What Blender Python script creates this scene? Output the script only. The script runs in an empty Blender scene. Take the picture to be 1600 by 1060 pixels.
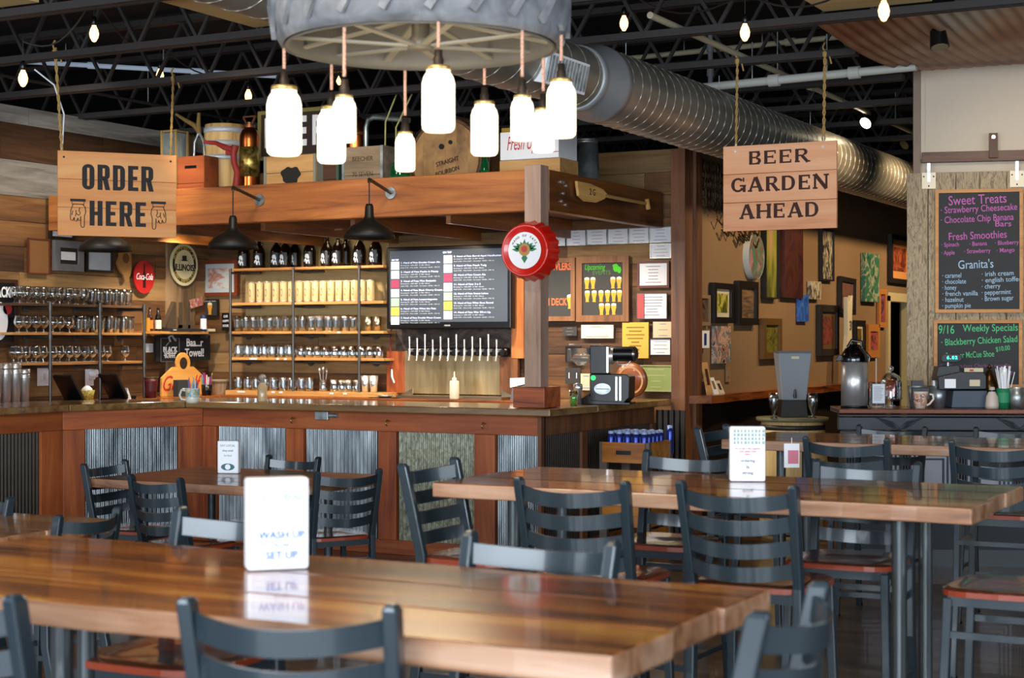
import bpy, math, random
from mathutils import Matrix, Vector, Euler
R = math.radians
random.seed(7)
SC = bpy.context.scene
COL = SC.collection

# ------------------------------------------------------------------ camera
YAW = R(27.9)
FPX, CX, CY, EYE = 2550.0, 800.0, 530.0, 1.6
FW = (-math.sin(YAW), math.cos(YAW)); RT = (math.cos(YAW), math.sin(YAW))
cd = bpy.data.cameras.new('camera'); cam = bpy.data.objects.new('camera', cd); COL.objects.link(cam)
cam.location = (0, 0, EYE); cam.rotation_euler = (R(90), 0, YAW)
cd.sensor_width = 36; cd.lens = FPX / 1600 * 36
cd.dof.use_dof = True; cd.dof.focus_distance = 11.5; cd.dof.aperture_fstop = 4.8
cd.clip_end = 200
SC.camera = cam
# ------------------------------------------------------------------ world, lights, exposure
w = bpy.data.worlds.new('world'); SC.world = w; w.use_nodes = True
w.node_tree.nodes['Background'].inputs[0].default_value = (0.80, 0.88, 1.0, 1)
w.node_tree.nodes['Background'].inputs[1].default_value = 0.55
SC.view_settings.view_transform = 'Standard'; SC.view_settings.look = 'None'
SC.view_settings.exposure = 0.24; SC.view_settings.gamma = 1.0
SC.view_settings.use_curve_mapping = False

def area(name, loc, target, sx, sy, power, color):
    l = bpy.data.lights.new(name, 'AREA'); l.shape = 'RECTANGLE'; l.size = sx; l.size_y = sy
    l.energy = power; l.color = color
    o = bpy.data.objects.new(name, l); COL.objects.link(o); o.location = loc
    d = Vector(target) - Vector(loc); o.rotation_euler = d.to_track_quat('-Z', 'Y').to_euler()
    return o
def spot(name, loc, target, power, color, ang=110, blend=.6, rad=.06):
    l = bpy.data.lights.new(name, 'SPOT'); l.energy = power; l.color = color
    l.spot_size = R(ang); l.spot_blend = blend; l.shadow_soft_size = rad
    o = bpy.data.objects.new(name, l); COL.objects.link(o); o.location = loc
    d = Vector(target) - Vector(loc); o.rotation_euler = d.to_track_quat('-Z', 'Y').to_euler()
    return o
DAY = (0.80, 0.90, 1.0); WARM = (1.0, 0.72, 0.42); SOFT = (1.0, 0.84, 0.64)
area('window_daylight', (-1.0, -3.2, 2.0), (-4.0, 8, 1.4), 8.0, 2.4, 900, DAY)
area('side_window_daylight', (3.6, 4.0, 2.2), (-5, 7.5, 1.0), 5.0, 2.0, 170, DAY)
area('shop_front_daylight', (-9.4, 1.0, 2.3), (-5, 9, 1.3), 3.0, 2.0, 90, DAY)
for i, (x, y) in enumerate(((-9.3, 11.4), (-8.3, 11.7), (-7.2, 11.7), (-6.35, 11.6), (-5.7, 11.6))):
    spot('canopy_spot', (x, y, 2.56), (x, y + .35, 0.9), 85, SOFT, 150, .8, .05)
for y in (8.6, 10.2):
    spot('left_wall_spot', (-8.2, y, 3.4), (-10, y + .3, 1.9), 75, SOFT, 90, .8, .1)
for x in (-9.2, -7.6, -6.2):
    spot('canopy_front_spot', (x + .6, 8.7, 3.42), (x, 10.6, 2.5), 60, SOFT, 80, .8, .15)
for y in (13.6, 15.6, 17.6, 19.4):
    spot('gallery_spot', (-3.15, y, 3.42), (-5, y + .2, 1.75), 150, WARM, 100, .8, .08)
spot('kitchen_spot', (-2.0, 9.9, 3.4), (-1.8, 12.3, 2.1), 80, SOFT, 80, .8, .15)
area('dining_ceiling_glow', (-3.0, 3.2, 3.45), (-3.0, 3.2, 0), 2.4, 1.6, 45, SOFT)

# ------------------------------------------------------------------ photograph ray helpers (points are real positions in the room)
def pt(px, py, d):
    r = (px - CX) / FPX * d
    return Vector((FW[0]*d + RT[0]*r, FW[1]*d + RT[1]*r, EYE - (py - CY) / FPX * d))
def hit(px, pl):                      # pl = (ox, oy, rz): vertical plane through (ox,oy); returns local x and depth
    ox, oy, a = pl
    r = (px - CX) / FPX
    dx, dy = FW[0] + RT[0]*r, FW[1] + RT[1]*r
    ux, uy = math.cos(a), math.sin(a)
    # d*(dx,dy) = o + t*(ux,uy)
    det = dx * (-uy) + ux * dy
    d = (ox * (-uy) + ux * oy) / det
    X, Y = d*dx, d*dy
    return (X-ox)*ux + (Y-oy)*uy, d
def rect(pl, x0, x1, y0, y1):         # picture rectangle on a wall plane -> centre, width, height
    t0, d0 = hit(x0, pl); t1, d1 = hit(x1, pl); tc = (t0+t1)/2
    dm = (d0+d1)/2
    zt = EYE + (CY-y0)/FPX*dm; zb = EYE + (CY-y1)/FPX*dm
    ux, uy = math.cos(pl[2]), math.sin(pl[2])
    return Vector((pl[0]+tc*ux, pl[1]+tc*uy, (zt+zb)/2)), abs(t1-t0), zt-zb
BACK = (0, 12.6, 0.0); LEFT = (-10.0, 0, R(90)); ART = (-5.0, 0, R(90))

# ------------------------------------------------------------------ mesh builder
class MB:
    def __init__(s): s.v = []; s.f = []; s.s = []
    def add(s, vs, fs, M=None, smooth=False):
        n = len(s.v)
        s.v += [tuple(M @ Vector(v)) if M is not None else tuple(v) for v in vs]
        s.f += [tuple(i+n for i in f) for f in fs]; s.s += [smooth]*len(fs); return s
    def box(s, x0, x1, y0, y1, z0, z1, M=None):
        vs = [(x0,y0,z0),(x1,y0,z0),(x1,y1,z0),(x0,y1,z0),(x0,y0,z1),(x1,y0,z1),(x1,y1,z1),(x0,y1,z1)]
        return s.add(vs, [(0,3,2,1),(4,5,6,7),(0,1,5,4),(1,2,6,5),(2,3,7,6),(3,0,4,7)], M)
    def bar(s, p0, p1, w, h, up=(0,0,1)):     # rectangular bar between two points
        p0, p1 = Vector(p0), Vector(p1); d = p1-p0; L = d.length; z = d.normalized()
        u = Vector(up); x = u.cross(z)
        if x.length < 1e-4: x = Vector((1,0,0)).cross(z)
        x.normalize(); y = z.cross(x)
        M = Matrix((x, y, z)).transposed().to_4x4(); M.translation = p0
        return s.box(-w/2, w/2, -h/2, h/2, 0, L, M)
    def cyl(s, p0, p1, r, r2=None, n=12, cap=True, smooth=True):
        p0, p1 = Vector(p0), Vector(p1); r2 = r if r2 is None else r2
        d = (p1-p0).normalized(); x = d.orthogonal().normalized(); y = d.cross(x)
        vs = []
        for p, q in ((p0, r), (p1, r2)):
            for i in range(n):
                a = 2*math.pi*i/n; vs.append(p + (x*math.cos(a)+y*math.sin(a))*q)
        s.add(vs, [(i, (i+1) % n, n+(i+1) % n, n+i) for i in range(n)], None, smooth)
        if cap: s.add(vs[:n], [tuple(reversed(range(n)))]); s.add(vs[n:], [tuple(range(n))])
        return s
    def lathe(s, prof, n=20, M=None, smooth=True, a0=0, closed=False):
        vs = []; m = len(prof)
        for i in range(n):
            a = a0 + 2*math.pi*i/n; c, q = math.cos(a), math.sin(a)
            vs += [(r*c, r*q, z) for r, z in prof]
        fs = []
        for i in range(n):
            j = (i+1) % n
            for k in range(m-1 if not closed else m):
                l = (k+1) % m
                if prof[k][0] < 1e-6 and prof[l][0] < 1e-6: continue
                if prof[k][0] < 1e-6: fs.append((i*m+k, j*m+l, i*m+l))
                elif prof[l][0] < 1e-6: fs.append((i*m+k, j*m+k, i*m+l))
                else: fs.append((i*m+k, j*m+k, j*m+l, i*m+l))
        return s.add(vs, fs, M, smooth)
    def tube(s, pts, r, n=6, smooth=True):
        pts = [Vector(p) for p in pts]; vs = []; up = None
        for i, p in enumerate(pts):
            t = (pts[min(i+1, len(pts)-1)] - pts[max(i-1, 0)]).normalized()
            if up is None: up = t.orthogonal().normalized()
            x = (up - t*up.dot(t)).normalized(); up = x; y = t.cross(x)
            rr = r[i] if isinstance(r, (list, tuple)) else r
            vs += [p + (x*math.cos(2*math.pi*k/n)+y*math.sin(2*math.pi*k/n))*rr for k in range(n)]
        fs = [(i*n+k, i*n+(k+1) % n, (i+1)*n+(k+1) % n, (i+1)*n+k) for i in range(len(pts)-1) for k in range(n)]
        s.add(vs, fs, None, smooth)
        s.add(vs[:n], [tuple(reversed(range(n)))]); s.add(vs[-n:], [tuple(range(n))]); return s
    def prism(s, poly, y0, y1, M=None):       # poly in x,z, extruded along y
        n = len(poly)
        vs = [(x, y0, z) for x, z in poly] + [(x, y1, z) for x, z in poly]
        return s.add(vs, [tuple(range(n)), tuple(reversed(range(n, 2*n)))] + [(i, n+i, n+(i+1) % n, (i+1) % n) for i in range(n)], M)
    def slab(s, poly, z0, z1):                # poly in x,y
        n = len(poly)
        vs = [(x, y, z0) for x, y in poly] + [(x, y, z1) for x, y in poly]
        return s.add(vs, [tuple(reversed(range(n))), tuple(range(n, 2*n))] + [(i, (i+1) % n, n+(i+1) % n, n+i) for i in range(n)])
    def disc(s, c, r, y, n=20, rz=None):      # flat disc facing -y
        rz = rz or r
        vs = [(c[0]+r*math.cos(2*math.pi*i/n), y, c[1]+rz*math.sin(2*math.pi*i/n)) for i in range(n)]
        return s.add(vs, [tuple(range(n))])
    def grid(s, nx, ny, fn, smooth=True, M=None):
        vs = [fn(i/nx, j/ny) for j in range(ny+1) for i in range(nx+1)]
        fs = [(j*(nx+1)+i, j*(nx+1)+i+1, (j+1)*(nx+1)+i+1, (j+1)*(nx+1)+i) for j in range(ny) for i in range(nx)]
        return s.add(vs, fs, M, smooth)
    def mesh(s, name, mat):
        me = bpy.data.meshes.new(name); me.from_pydata(s.v, [], s.f)
        me.polygons.foreach_set('use_smooth', s.s)
        if mat: me.materials.append(mat)
        me.update(); return me

def setp(o, label=None, cat=None, group=None, kind=None):
    if label: o['label'] = label
    if cat: o['category'] = cat
    if group: o['group'] = group
    if kind: o['kind'] = kind
    return o
def obj(name, mb, mat, parent=None, loc=(0,0,0), rot=(0,0,0), label=None, cat=None, group=None, kind=None, bevel=0, scale=None):
    me = mb.mesh(name, mat) if isinstance(mb, MB) else mb
    o = bpy.data.objects.new(name, me); COL.objects.link(o)
    o.parent = parent; o.location = loc; o.rotation_euler = rot
    if scale: o.scale = scale
    if bevel:
        m = o.modifiers.new('bevel', 'BEVEL'); m.width = bevel; m.segments = 2; m.limit_method = 'ANGLE'
    return setp(o, label, cat, group, kind)
def thing(name, label, cat, loc=(0,0,0), rz=0, group=None):
    o = bpy.data.objects.new(name, None); COL.objects.link(o)
    o.empty_display_size = .05; o.location = loc; o.rotation_euler = (0, 0, rz)
    return setp(o, label, cat, group)
def dup(root, loc, rz=0, label=None, group=None, scale=None):
    def cp(o, par):
        c = o.copy(); COL.objects.link(c); c.parent = par
        for ch in KIDS[o.name]: cp(ch, c)
        return c
    KIDS.setdefault(root.name, [])
    c = cp(root, None); c.location = loc; c.rotation_euler = (0, 0, rz)
    if scale: c.scale = scale
    if label: c['label'] = label
    if group: c['group'] = group
    return c
class _K(dict):
    def __missing__(s, k): return []
KIDS = _K()
def reg(root):                                # remember a prototype's tree before it is copied
    objs = list(bpy.data.objects)
    tree = {}
    for o in objs:
        if o.parent: tree.setdefault(o.parent.name, []).append(o)
    def go(o):
        KIDS[o.name] = tree.get(o.name, [])
        for c in KIDS[o.name]: go(c)
    go(root); return root

# ------------------------------------------------------------------ materials
def lin(h):
    h = h.lstrip('#'); c = [int(h[i:i+2], 16)/255 for i in (0, 2, 4)]
    return tuple((x/12.92 if x <= .04045 else ((x+.055)/1.055)**2.4) for x in c) + (1,)
_mats = {}
def base(name):
    m = bpy.data.materials.new(name); m.use_nodes = True
    nt = m.node_tree; b = nt.nodes['Principled BSDF']; return m, nt, b
def plain(name, col, rough=.5, metal=0, emit=0, ecol=None, trans=0, ior=1.45, coat=0, alpha=1, var=.0):
    if name in _mats: return _mats[name]
    m, nt, b = base(name)
    b.inputs['Base Color'].default_value = lin(col); b.inputs['Roughness'].default_value = rough
    b.inputs['Metallic'].default_value = metal; b.inputs['Transmission Weight'].default_value = trans
    b.inputs['IOR'].default_value = ior; b.inputs['Coat Weight'].default_value = coat; b.inputs['Coat Roughness'].default_value = .1
    if emit: b.inputs['Emission Color'].default_value = lin(ecol or col); b.inputs['Emission Strength'].default_value = emit
    if alpha < 1: b.inputs['Alpha'].default_value = alpha
    if var:                                    # small mottling so nothing is dead flat
        tc = nt.nodes.new('ShaderNodeTexCoord'); n = nt.nodes.new('ShaderNodeTexNoise'); n.inputs['Scale'].default_value = 9; n.inputs['Detail'].default_value = 5
        nt.links.new(tc.outputs['Object'], n.inputs['Vector'])
        mx = nt.nodes.new('ShaderNodeMix'); mx.data_type = 'RGBA'
        c = lin(col); mx.inputs[6].default_value = tuple(x*(1-var) for x in c[:3])+(1,); mx.inputs[7].default_value = tuple(min(1, x*(1+var)) for x in c[:3])+(1,)
        nt.links.new(n.outputs[0], mx.inputs[0]); nt.links.new(mx.outputs[2], b.inputs['Base Color'])
    _mats[name] = m; return m
def ramp(nt, fac, cols):
    r = nt.nodes.new('ShaderNodeValToRGB'); e = r.color_ramp.elements
    while len(e) > 1: e.remove(e[-1])
    for i, (p, c) in enumerate(cols):
        el = e[0] if i == 0 else e.new(p)
        el.position = p; el.color = lin(c)
    nt.links.new(fac, r.inputs[0]); return r.outputs[0]
def coords(nt, scale, rnd=True):
    tc = nt.nodes.new('ShaderNodeTexCoord'); oi = nt.nodes.new('ShaderNodeObjectInfo')
    mm = nt.nodes.new('ShaderNodeMath'); mm.operation = 'MULTIPLY'; mm.inputs[1].default_value = 53.0
    nt.links.new(oi.outputs['Random'], mm.inputs[0])
    add = nt.nodes.new('ShaderNodeVectorMath'); add.operation = 'ADD'
    nt.links.new(tc.outputs['Object'], add.inputs[0])
    if rnd: nt.links.new(mm.outputs[0], add.inputs[1])
    mp = nt.nodes.new('ShaderNodeMapping'); mp.inputs['Scale'].default_value = scale
    nt.links.new(add.outputs[0], mp.inputs['Vector']); return mp.outputs[0], oi.outputs['Random']
def wood(name, cols, axis='X', s=1.0, rough=.55, coat=0, bump=.25, pervar=.25, ctr=1.0):
    if name in _mats: return _mats[name]
    m, nt, b = base(name); L = nt.links.new
    sc = {'X': (.7*s, 9*s, 9*s), 'Y': (9*s, .7*s, 9*s), 'Z': (9*s, 9*s, .7*s)}[axis]
    v, rnd = coords(nt, sc)
    n = nt.nodes.new('ShaderNodeTexNoise'); n.inputs['Scale'].default_value = 2.2; n.inputs['Detail'].default_value = 7
    n.inputs['Roughness'].default_value = .62; n.inputs['Distortion'].default_value = .8
    L(v, n.inputs['Vector'])
    v2, _ = coords(nt, tuple(k*.22 for k in sc))
    n2 = nt.nodes.new('ShaderNodeTexNoise'); n2.inputs['Scale'].default_value = 3.0; n2.inputs['Detail'].default_value = 3
    L(v2, n2.inputs['Vector'])
    mx = nt.nodes.new('ShaderNodeMix'); mx.inputs[0].default_value = .42
    L(n.outputs[0], mx.inputs[2]); L(n2.outputs[0], mx.inputs[3])
    k = len(cols); c = ramp(nt, mx.outputs[0], [(.5-.17/ctr + .34/ctr*i/(k-1), cols[i]) for i in range(k)])
    hs = nt.nodes.new('ShaderNodeHueSaturation')
    mr = nt.nodes.new('ShaderNodeMapRange'); mr.inputs['To Min'].default_value = 1-pervar; mr.inputs['To Max'].default_value = 1+pervar
    L(rnd, mr.inputs[0]); L(mr.outputs[0], hs.inputs['Value']); L(c, hs.inputs['Color'])
    L(hs.outputs[0], b.inputs['Base Color'])
    b.inputs['Roughness'].default_value = rough; b.inputs['Coat Weight'].default_value = coat; b.inputs['Coat Roughness'].default_value = .06
    bp = nt.nodes.new('ShaderNodeBump'); bp.inputs['Strength'].default_value = bump; bp.inputs['Distance'].default_value = .01
    L(n.outputs[0], bp.inputs['Height']); L(bp.outputs[0], b.inputs['Normal'])
    _mats[name] = m; return m
def art(name, cols, scale=(3,3,3), dist=2.0, det=4, rough=.5, coat=.0, metal=0, bump=0):
    if name in _mats: return _mats[name]
    m, nt, b = base(name); v, _ = coords(nt, scale, True)
    n = nt.nodes.new('ShaderNodeTexNoise'); n.inputs['Scale'].default_value = 1.6; n.inputs['Detail'].default_value = det; n.inputs['Distortion'].default_value = dist
    nt.links.new(v, n.inputs['Vector'])
    k = len(cols); c = ramp(nt, n.outputs[0], [(.32 + .36*i/(k-1), cols[i]) for i in range(k)])
    nt.links.new(c, b.inputs['Base Color']); b.inputs['Roughness'].default_value = rough
    b.inputs['Metallic'].default_value = metal; b.inputs['Coat Weight'].default_value = coat
    if bump:
        bp = nt.nodes.new('ShaderNodeBump'); bp.inputs['Strength'].default_value = bump; bp.inputs['Distance'].default_value = .01
        nt.links.new(n.outputs[0], bp.inputs['Height']); nt.links.new(bp.outputs[0], b.inputs['Normal'])
    _mats[name] = m; return m

BARN = ['#38230f', '#5c3d20', '#75502c', '#85633c']
RED = ['#4c200e', '#924620', '#b05c2c', '#c27240']
M_barn = wood('barn_board', BARN, 'X', .9, .7, pervar=.2)
M_barn2 = wood('barn_board_dark', ['#241509', '#442a16', '#5a3b20', '#6b4c2c'], 'X', .9, .7, pervar=.2)
M_barn3 = wood('barn_board_tan', ['#543c22', '#7e5e38', '#94744a', '#a28358'], 'X', .8, .7, pervar=.2)
M_grey = wood('weathered_grey_board', ['#5a5650', '#85817a', '#a19d96', '#b5b2ac'], 'X', .7, .8)
M_greyZ = wood('weathered_brown_plank', ['#4a3a28', '#7a6244', '#94795a', '#a68c6c'], 'Z', .6, .8)
M_beam = wood('rough_sawn_beam', ['#5a2f14', '#a05c2b', '#bb7438', '#c98648'], 'X', .5, .6, 0, .35, .05)
M_beamY = wood('side_beam', ['#38200f', '#6b3d1c', '#86501f', '#9a6430'], 'Y', .5, .45, .2, .35, .05)
M_redX = wood('stained_pine_rail', RED, 'X', .55, .5, .15, .2, .1)
M_redZ = wood('stained_pine_post', RED, 'Z', .55, .5, .15, .2, .14)
M_postZ = wood('rough_post', ['#6a5040', '#a0826e', '#b49684', '#c2a898'], 'Z', .6, .8, 0, .3, .05)
M_brownZ = wood('brown_timber_post', ['#301a0e', '#5c361e', '#74482a', '#8a5a38'], 'Z', .5, .6, .1, .3, .08)
M_counter = wood('varnished_bar_top', ['#4a3018', '#7c5c34', '#967444', '#a88650'], 'X', .6, .28, .7, .08, .05)
M_ledge = wood('live_edge_ledge', ['#4a2410', '#8a4a20', '#a9622c', '#bf7c3e'], 'X', .8, .35, .4, .1, .1)
M_shelf = wood('shelf_board', ['#7a4a22', '#b07a40', '#c49252', '#d2a262'], 'X', .8, .5, .1, .1, .1)
M_table = wood('lacquered_slab', ['#2a1004', '#643008', '#8a4c12', '#bc8030'], 'X', .9, .27, .6, .08, .08, ctr=1.8)
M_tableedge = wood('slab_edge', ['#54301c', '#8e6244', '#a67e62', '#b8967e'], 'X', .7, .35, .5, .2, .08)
M_table2 = wood('reclaimed_table_board', ['#3c220e', '#6e441e', '#85582a', '#986c38'], 'X', .5, .35, .5, .1, .08)
M_seat = wood('seat_walnut', ['#2c120a', '#54291a', '#6b3a26', '#7a4830'], 'X', .8, .25, .7, .05, .1)
M_seatedge = plain('seat_edge_red', '#8a3418', .3, coat=.6)
M_sign = wood('cedar_sign', ['#c87850', '#e29a6c', '#ecaa7c', '#f2b890'], 'X', .45, .6, 0, .05, .03)
M_sign2 = wood('orange_cedar_sign', ['#cc7640', '#e69654', '#eea664', '#f4b878'], 'X', .45, .6, 0, .05, .03)
M_ink = plain('burnt_lettering', '#2a2524', .7)
M_ink2 = plain('burnt_brown_lettering', '#3c1c12', .7)
M_steel = plain('blue_black_steel', '#232f36', .36, .1, coat=.4)
M_pipeleg = plain('painted_steel_pipe', '#4c5254', .28, .6, coat=.4)
M_black = plain('black_plastic', '#0c0c0e', .3)
M_matblack = plain('black_enamel', '#17130f', .5)
M_joist = plain('painted_joist_steel', '#302c2b', .7, var=.15)
M_deck = plain('black_roof_deck', '#0e0e11', .9)
M_outer = plain('dark_far_wall', '#14110f', .9)
M_galv = art('galvanised_metal', ['#7c8486', '#a4abac', '#bfc5c5'], (7,7,7), .5, 5, .38, metal=.8)
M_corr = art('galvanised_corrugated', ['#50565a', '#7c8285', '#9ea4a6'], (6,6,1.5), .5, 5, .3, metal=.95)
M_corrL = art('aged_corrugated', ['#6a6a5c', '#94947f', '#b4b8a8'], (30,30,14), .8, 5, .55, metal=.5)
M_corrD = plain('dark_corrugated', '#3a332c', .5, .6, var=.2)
M_corrR = art('rusty_corrugated', ['#5c2f18', '#8a5434', '#a88468', '#a89c8c'], (.5,.5,.0), .6, 2, .5, metal=.35)
M_duct = art('spiral_duct_zinc', ['#8a877e', '#9c998f', '#aeaba2'], (3,1,3), .5, 3, .42, metal=.75)
M_ductseam = plain('duct_seam', '#c4c0b0', .4, .6)
M_ductend = plain('duct_reducer', '#a9adb0', .45, .5)
M_chrome = plain('polished_metal', '#e8e6e4', .26, .82)
M_spun = plain('spun_steel', '#c9c8c6', .34, .75)
M_brush = plain('brushed_steel', '#b5a68e', .3, 1)
def thin_glass(name, tint, facing=.5, rough=.06, haze=.09):
    m, nt, b = base(name); L = nt.links.new
    b.inputs['Base Color'].default_value = (.9,.92,.93,1); b.inputs['Metallic'].default_value = 1; b.inputs['Roughness'].default_value = rough
    tr = nt.nodes.new('ShaderNodeBsdfTransparent'); tr.inputs[0].default_value = lin(tint)
    lw_ = nt.nodes.new('ShaderNodeLayerWeight'); lw_.inputs['Blend'].default_value = facing
    ma = nt.nodes.new('ShaderNodeMath'); ma.operation = 'ADD'; ma.inputs[1].default_value = haze; ma.use_clamp = True
    mx = nt.nodes.new('ShaderNodeMixShader'); L(lw_.outputs['Facing'], ma.inputs[0]); L(ma.outputs[0], mx.inputs[0])
    L(tr.outputs[0], mx.inputs[1]); L(b.outputs[0], mx.inputs[2]); L(mx.outputs[0], nt.nodes['Material Output'].inputs['Surface'])
    _mats[name] = m; return m
M_glass = thin_glass('clear_glass', '#f4f6f6')
M_amber = plain('dark_growler_glass', '#150a05', .08, coat=.5)
M_white = plain('white_card', '#f2f3f6', .5)
M_paper = plain('white_paper', '#d9dce2', .6, var=.04)
M_slate = plain('chalkboard', '#343536', .75, var=.12)
M_orangeframe = wood('chalkboard_frame_wood', ['#a0642e', '#c08444', '#ce9454'], 'X', .8, .55, 0, .05, .05)
M_taupe = plain('taupe_wall_paint', '#84694a', .85, var=.03)
M_cream = plain('cream_wall_paint', '#cfc0ac', .85, var=.02)
M_ply = art('pale_plywood', ['#c9a866', '#d8bb80', '#e0c890'], (.6,4,1), .5, 4, .6)
M_floor = art('stained_concrete', ['#32261a', '#4e3c2a', '#68523c', '#7a644c'], (.8,2.4,1), 1.0, 6, .3, coat=.25, bump=.05)
M_rope = plain('jute_rope', '#b08c50', .9, var=.2)
M_copper = plain('copper', '#c8703c', .28, 1, var=.1)
M_bulb = plain('warm_filament_bulb', '#ffd9a0', .3, emit=5, ecol='#ffb468')
M_jarlight = plain('glowing_frosted_jar', '#fff4dc', .3, emit=1.5, ecol='#fff0cc')
M_cord = art('copper_cloth_cord', ['#a8745c', '#e0ae94'], (90,90,140), 0, 1, .7)
M_pvc = plain('cream_pipe', '#b9b094', .5)
M_socket = plain('bronze_socket', '#3e342c', .4, .6)

def text(s, size, mat, parent, loc, name='lettering', bold=0.0, sx=1.0, rot=(R(90),0,0), align='CENTER', ext=.0012, shear=0, sy=1.0, label=None, spacing=1.0, fit=None):
    cu = bpy.data.curves.new('t', 'FONT'); cu.body = s; cu.size = size; cu.offset = bold; cu.extrude = ext
    cu.align_x = align; cu.align_y = 'CENTER'; cu.shear = shear; cu.space_character = spacing; cu.resolution_u = 3
    o = bpy.data.objects.new('t', cu); COL.objects.link(o)
    dg = bpy.context.evaluated_depsgraph_get(); me = bpy.data.meshes.new_from_object(o.evaluated_get(dg))
    bpy.data.objects.remove(o); bpy.data.curves.remove(cu)
    me.materials.clear(); me.materials.append(mat)
    if fit and len(me.vertices):
        xs = [v.co.x for v in me.vertices]; sx = fit/(max(xs)-min(xs))
    return obj(name, me, mat, parent, loc, rot, label=label, scale=(sx, sy, 1))
# ================================================================== SETTING
def struct(name, mb, mat, **k): return obj(name, mb, mat, kind='structure', **k)
def sempty(name, loc=(0,0,0), rz=0):
    o = bpy.data.objects.new(name, None); COL.objects.link(o); o.location = loc; o.rotation_euler = (0,0,rz); o['kind'] = 'structure'; return o
struct('floor', MB().box(-14, 4.2, -3.5, 24, -.1, 0), M_floor)
ceil = struct('ceiling', MB().box(-14, 4.2, -3.5, 24, 4.05, 4.15), M_deck)
struct('wall_far', MB().box(-14, 4.2, 24, 24.15, 0, 4.05), M_outer)
struct('wall_outer_left', MB().box(-14.15, -14, 6, 24.15, 0, 4.05), M_outer)
struct('wall_outer_right', MB().box(4.2, 4.35, 7.5, 24.15, 0, 4.05), M_outer)
# roof joists: bottom chord at 3.52 m every 1.21 m
web = MB().bar((0,0,0), (.24,0,.40), .022, .022).mesh('web_bar', M_joist)
for k in range(11):
    Y = 7.22 + 1.21*k
    x0, x1 = (-10.5, -.6) if k < 3 else ((-10.6, -3.1) if k < 6 else (-8.5, -3.1))
    mb = MB()
    for z in (3.52, 3.97):
        mb.box(x0, x1, -.05, -.008, z, z+.045); mb.box(x0, x1, .008, .05, z, z+.045)
    j = obj('roof_joist', mb, M_joist, ceil, (0, Y, 0))
    x = x0 + .1 + (k % 3)*.13; s = 1
    while x < x1 - .3:
        o = obj('web_bar', web, None, j, (x if s > 0 else x+.24, 0, 3.56), scale=(s,1,1)); x += .25; s = -s
# plywood sheets lying on the joists' bottom chords
for i, (xa, xb, ya, yb) in enumerate(((-9.2, -6.95, 6.02, 7.18), (-6.3, -4.55, 7.26, 8.4), (-2.95, -2.3, 8.47, 9.6))):
    obj('plywood_sheet', MB().box(xa, xb, ya, yb, 3.58, 3.6), M_ply, ceil)

def planked(name, pl, segs, rows, mats, th=.025, gap=.004, back=M_barn2, z0=0, stagger=True, lens=(1.2, 2.4)):
    """A wall of horizontal boards; pl = plane, segs = (t0,t1) local extent, rows = board heights from z0 up."""
    wall = sempty(name, (pl[0], pl[1], 0), pl[2])
    H = sum(rows)
    obj('backing', MB().box(segs[0], segs[1], th, th+.08, z0, z0+H), back, wall)
    z = z0
    rnd = random.Random(hash(name) % 97 if False else len(name)*7)
    for ri, h in enumerate(rows):
        t = segs[0]
        while t < segs[1] - .01:
            L = min(rnd.uniform(*lens), segs[1]-t)
            if segs[1]-t-L < .35: L = segs[1]-t
            mt = mats[ri] if isinstance(mats, dict) and ri in mats else (rnd.choice(mats['*']) if isinstance(mats, dict) else rnd.choice(mats))
            dy = rnd.uniform(0, .007)
            obj('plank', MB().box(-L/2+gap/2, L/2-gap/2, -dy, th, -h/2+gap/2, h/2-gap/2), mt, wall, (t+L/2, 0, z+h/2))
            t += L
        z += h
    return wall
wl = planked('wall_left', (-10.0, 0, R(90)), (6.0, 12.6), [.5,.4]+[.21]*9+[.30,.30,.15], {'*': [M_barn, M_barn2, M_barn, M_barn3], 11: M_grey, 12: M_barn2, 13: M_grey})
wb = planked('wall_back', (0, 12.6, 0), (-10.0, -5.0), [.5,.4]+[.19]*12, {'*': [M_barn, M_barn3, M_barn, M_barn2, M_barn3]})
# taupe gallery wall with ledge, wainscot and far door opening
mb = MB().box(12.62, 18.75, 0, .12, 0, 3.35); mb.box(19.75, 24, 0, .12, 0, 3.35); mb.box(18.75, 19.75, 0, .12, 2.05, 3.35)
gal = struct('wall_gallery', mb, M_taupe, loc=(-5.0, 0, 0), rot=(0,0,R(90)))
mb = MB().box(12.7, 18.6, -.02, 0, 0, 1.08)
obj('wainscot', mb, plain('dark_wainscot', '#1c1410', .5, var=.2), gal)
# live-edge ledge with wobbly front edge
poly = [(12.45, 0), (18.6, 0)] + [(18.6 - i*.25, -.17 - .02*math.sin(i*1.7) - .01*math.sin(i*.6)) for i in range(25)]
obj('ledge', MB().slab([(x, y) for x, y in poly][::-1], 1.07, 1.135), M_ledge, gal)
fr = MB(); fr.box(18.66, 18.76, -.03, .1, 0, 2.1); fr.box(19.74, 19.84, -.03, .1, 0, 2.1); fr.box(18.66, 19.84, -.03, .1, 2.04, 2.14)
d1 = struct('door_1', fr, plain('cream_door_trim', '#c6b78e', .5), loc=(-5.0, 0, 0), rot=(0,0,R(90)))
obj('door_panel', MB().box(18.78, 19.1, .12, .16, 0, 2.04), plain('pale_green_door', '#b8bf92', .5), d1)
obj('lit_room_panel', MB().box(19.12, 19.72, .5, .55, 0, 2.04), plain('far_room_daylight', '#c8d8b8', .5, emit=.5), d1)
g = MB()
for i in range(9):
    g.bar((19.12+i*.08, .4, 1.1), (19.12+i*.08-.3, .4, 1.7), .012, .012); g.bar((19.12+i*.08-.3, .4, 1.1), (19.12+i*.08, .4, 1.7), .012, .012)
obj('lattice_grille', g, M_black, d1)
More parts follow.
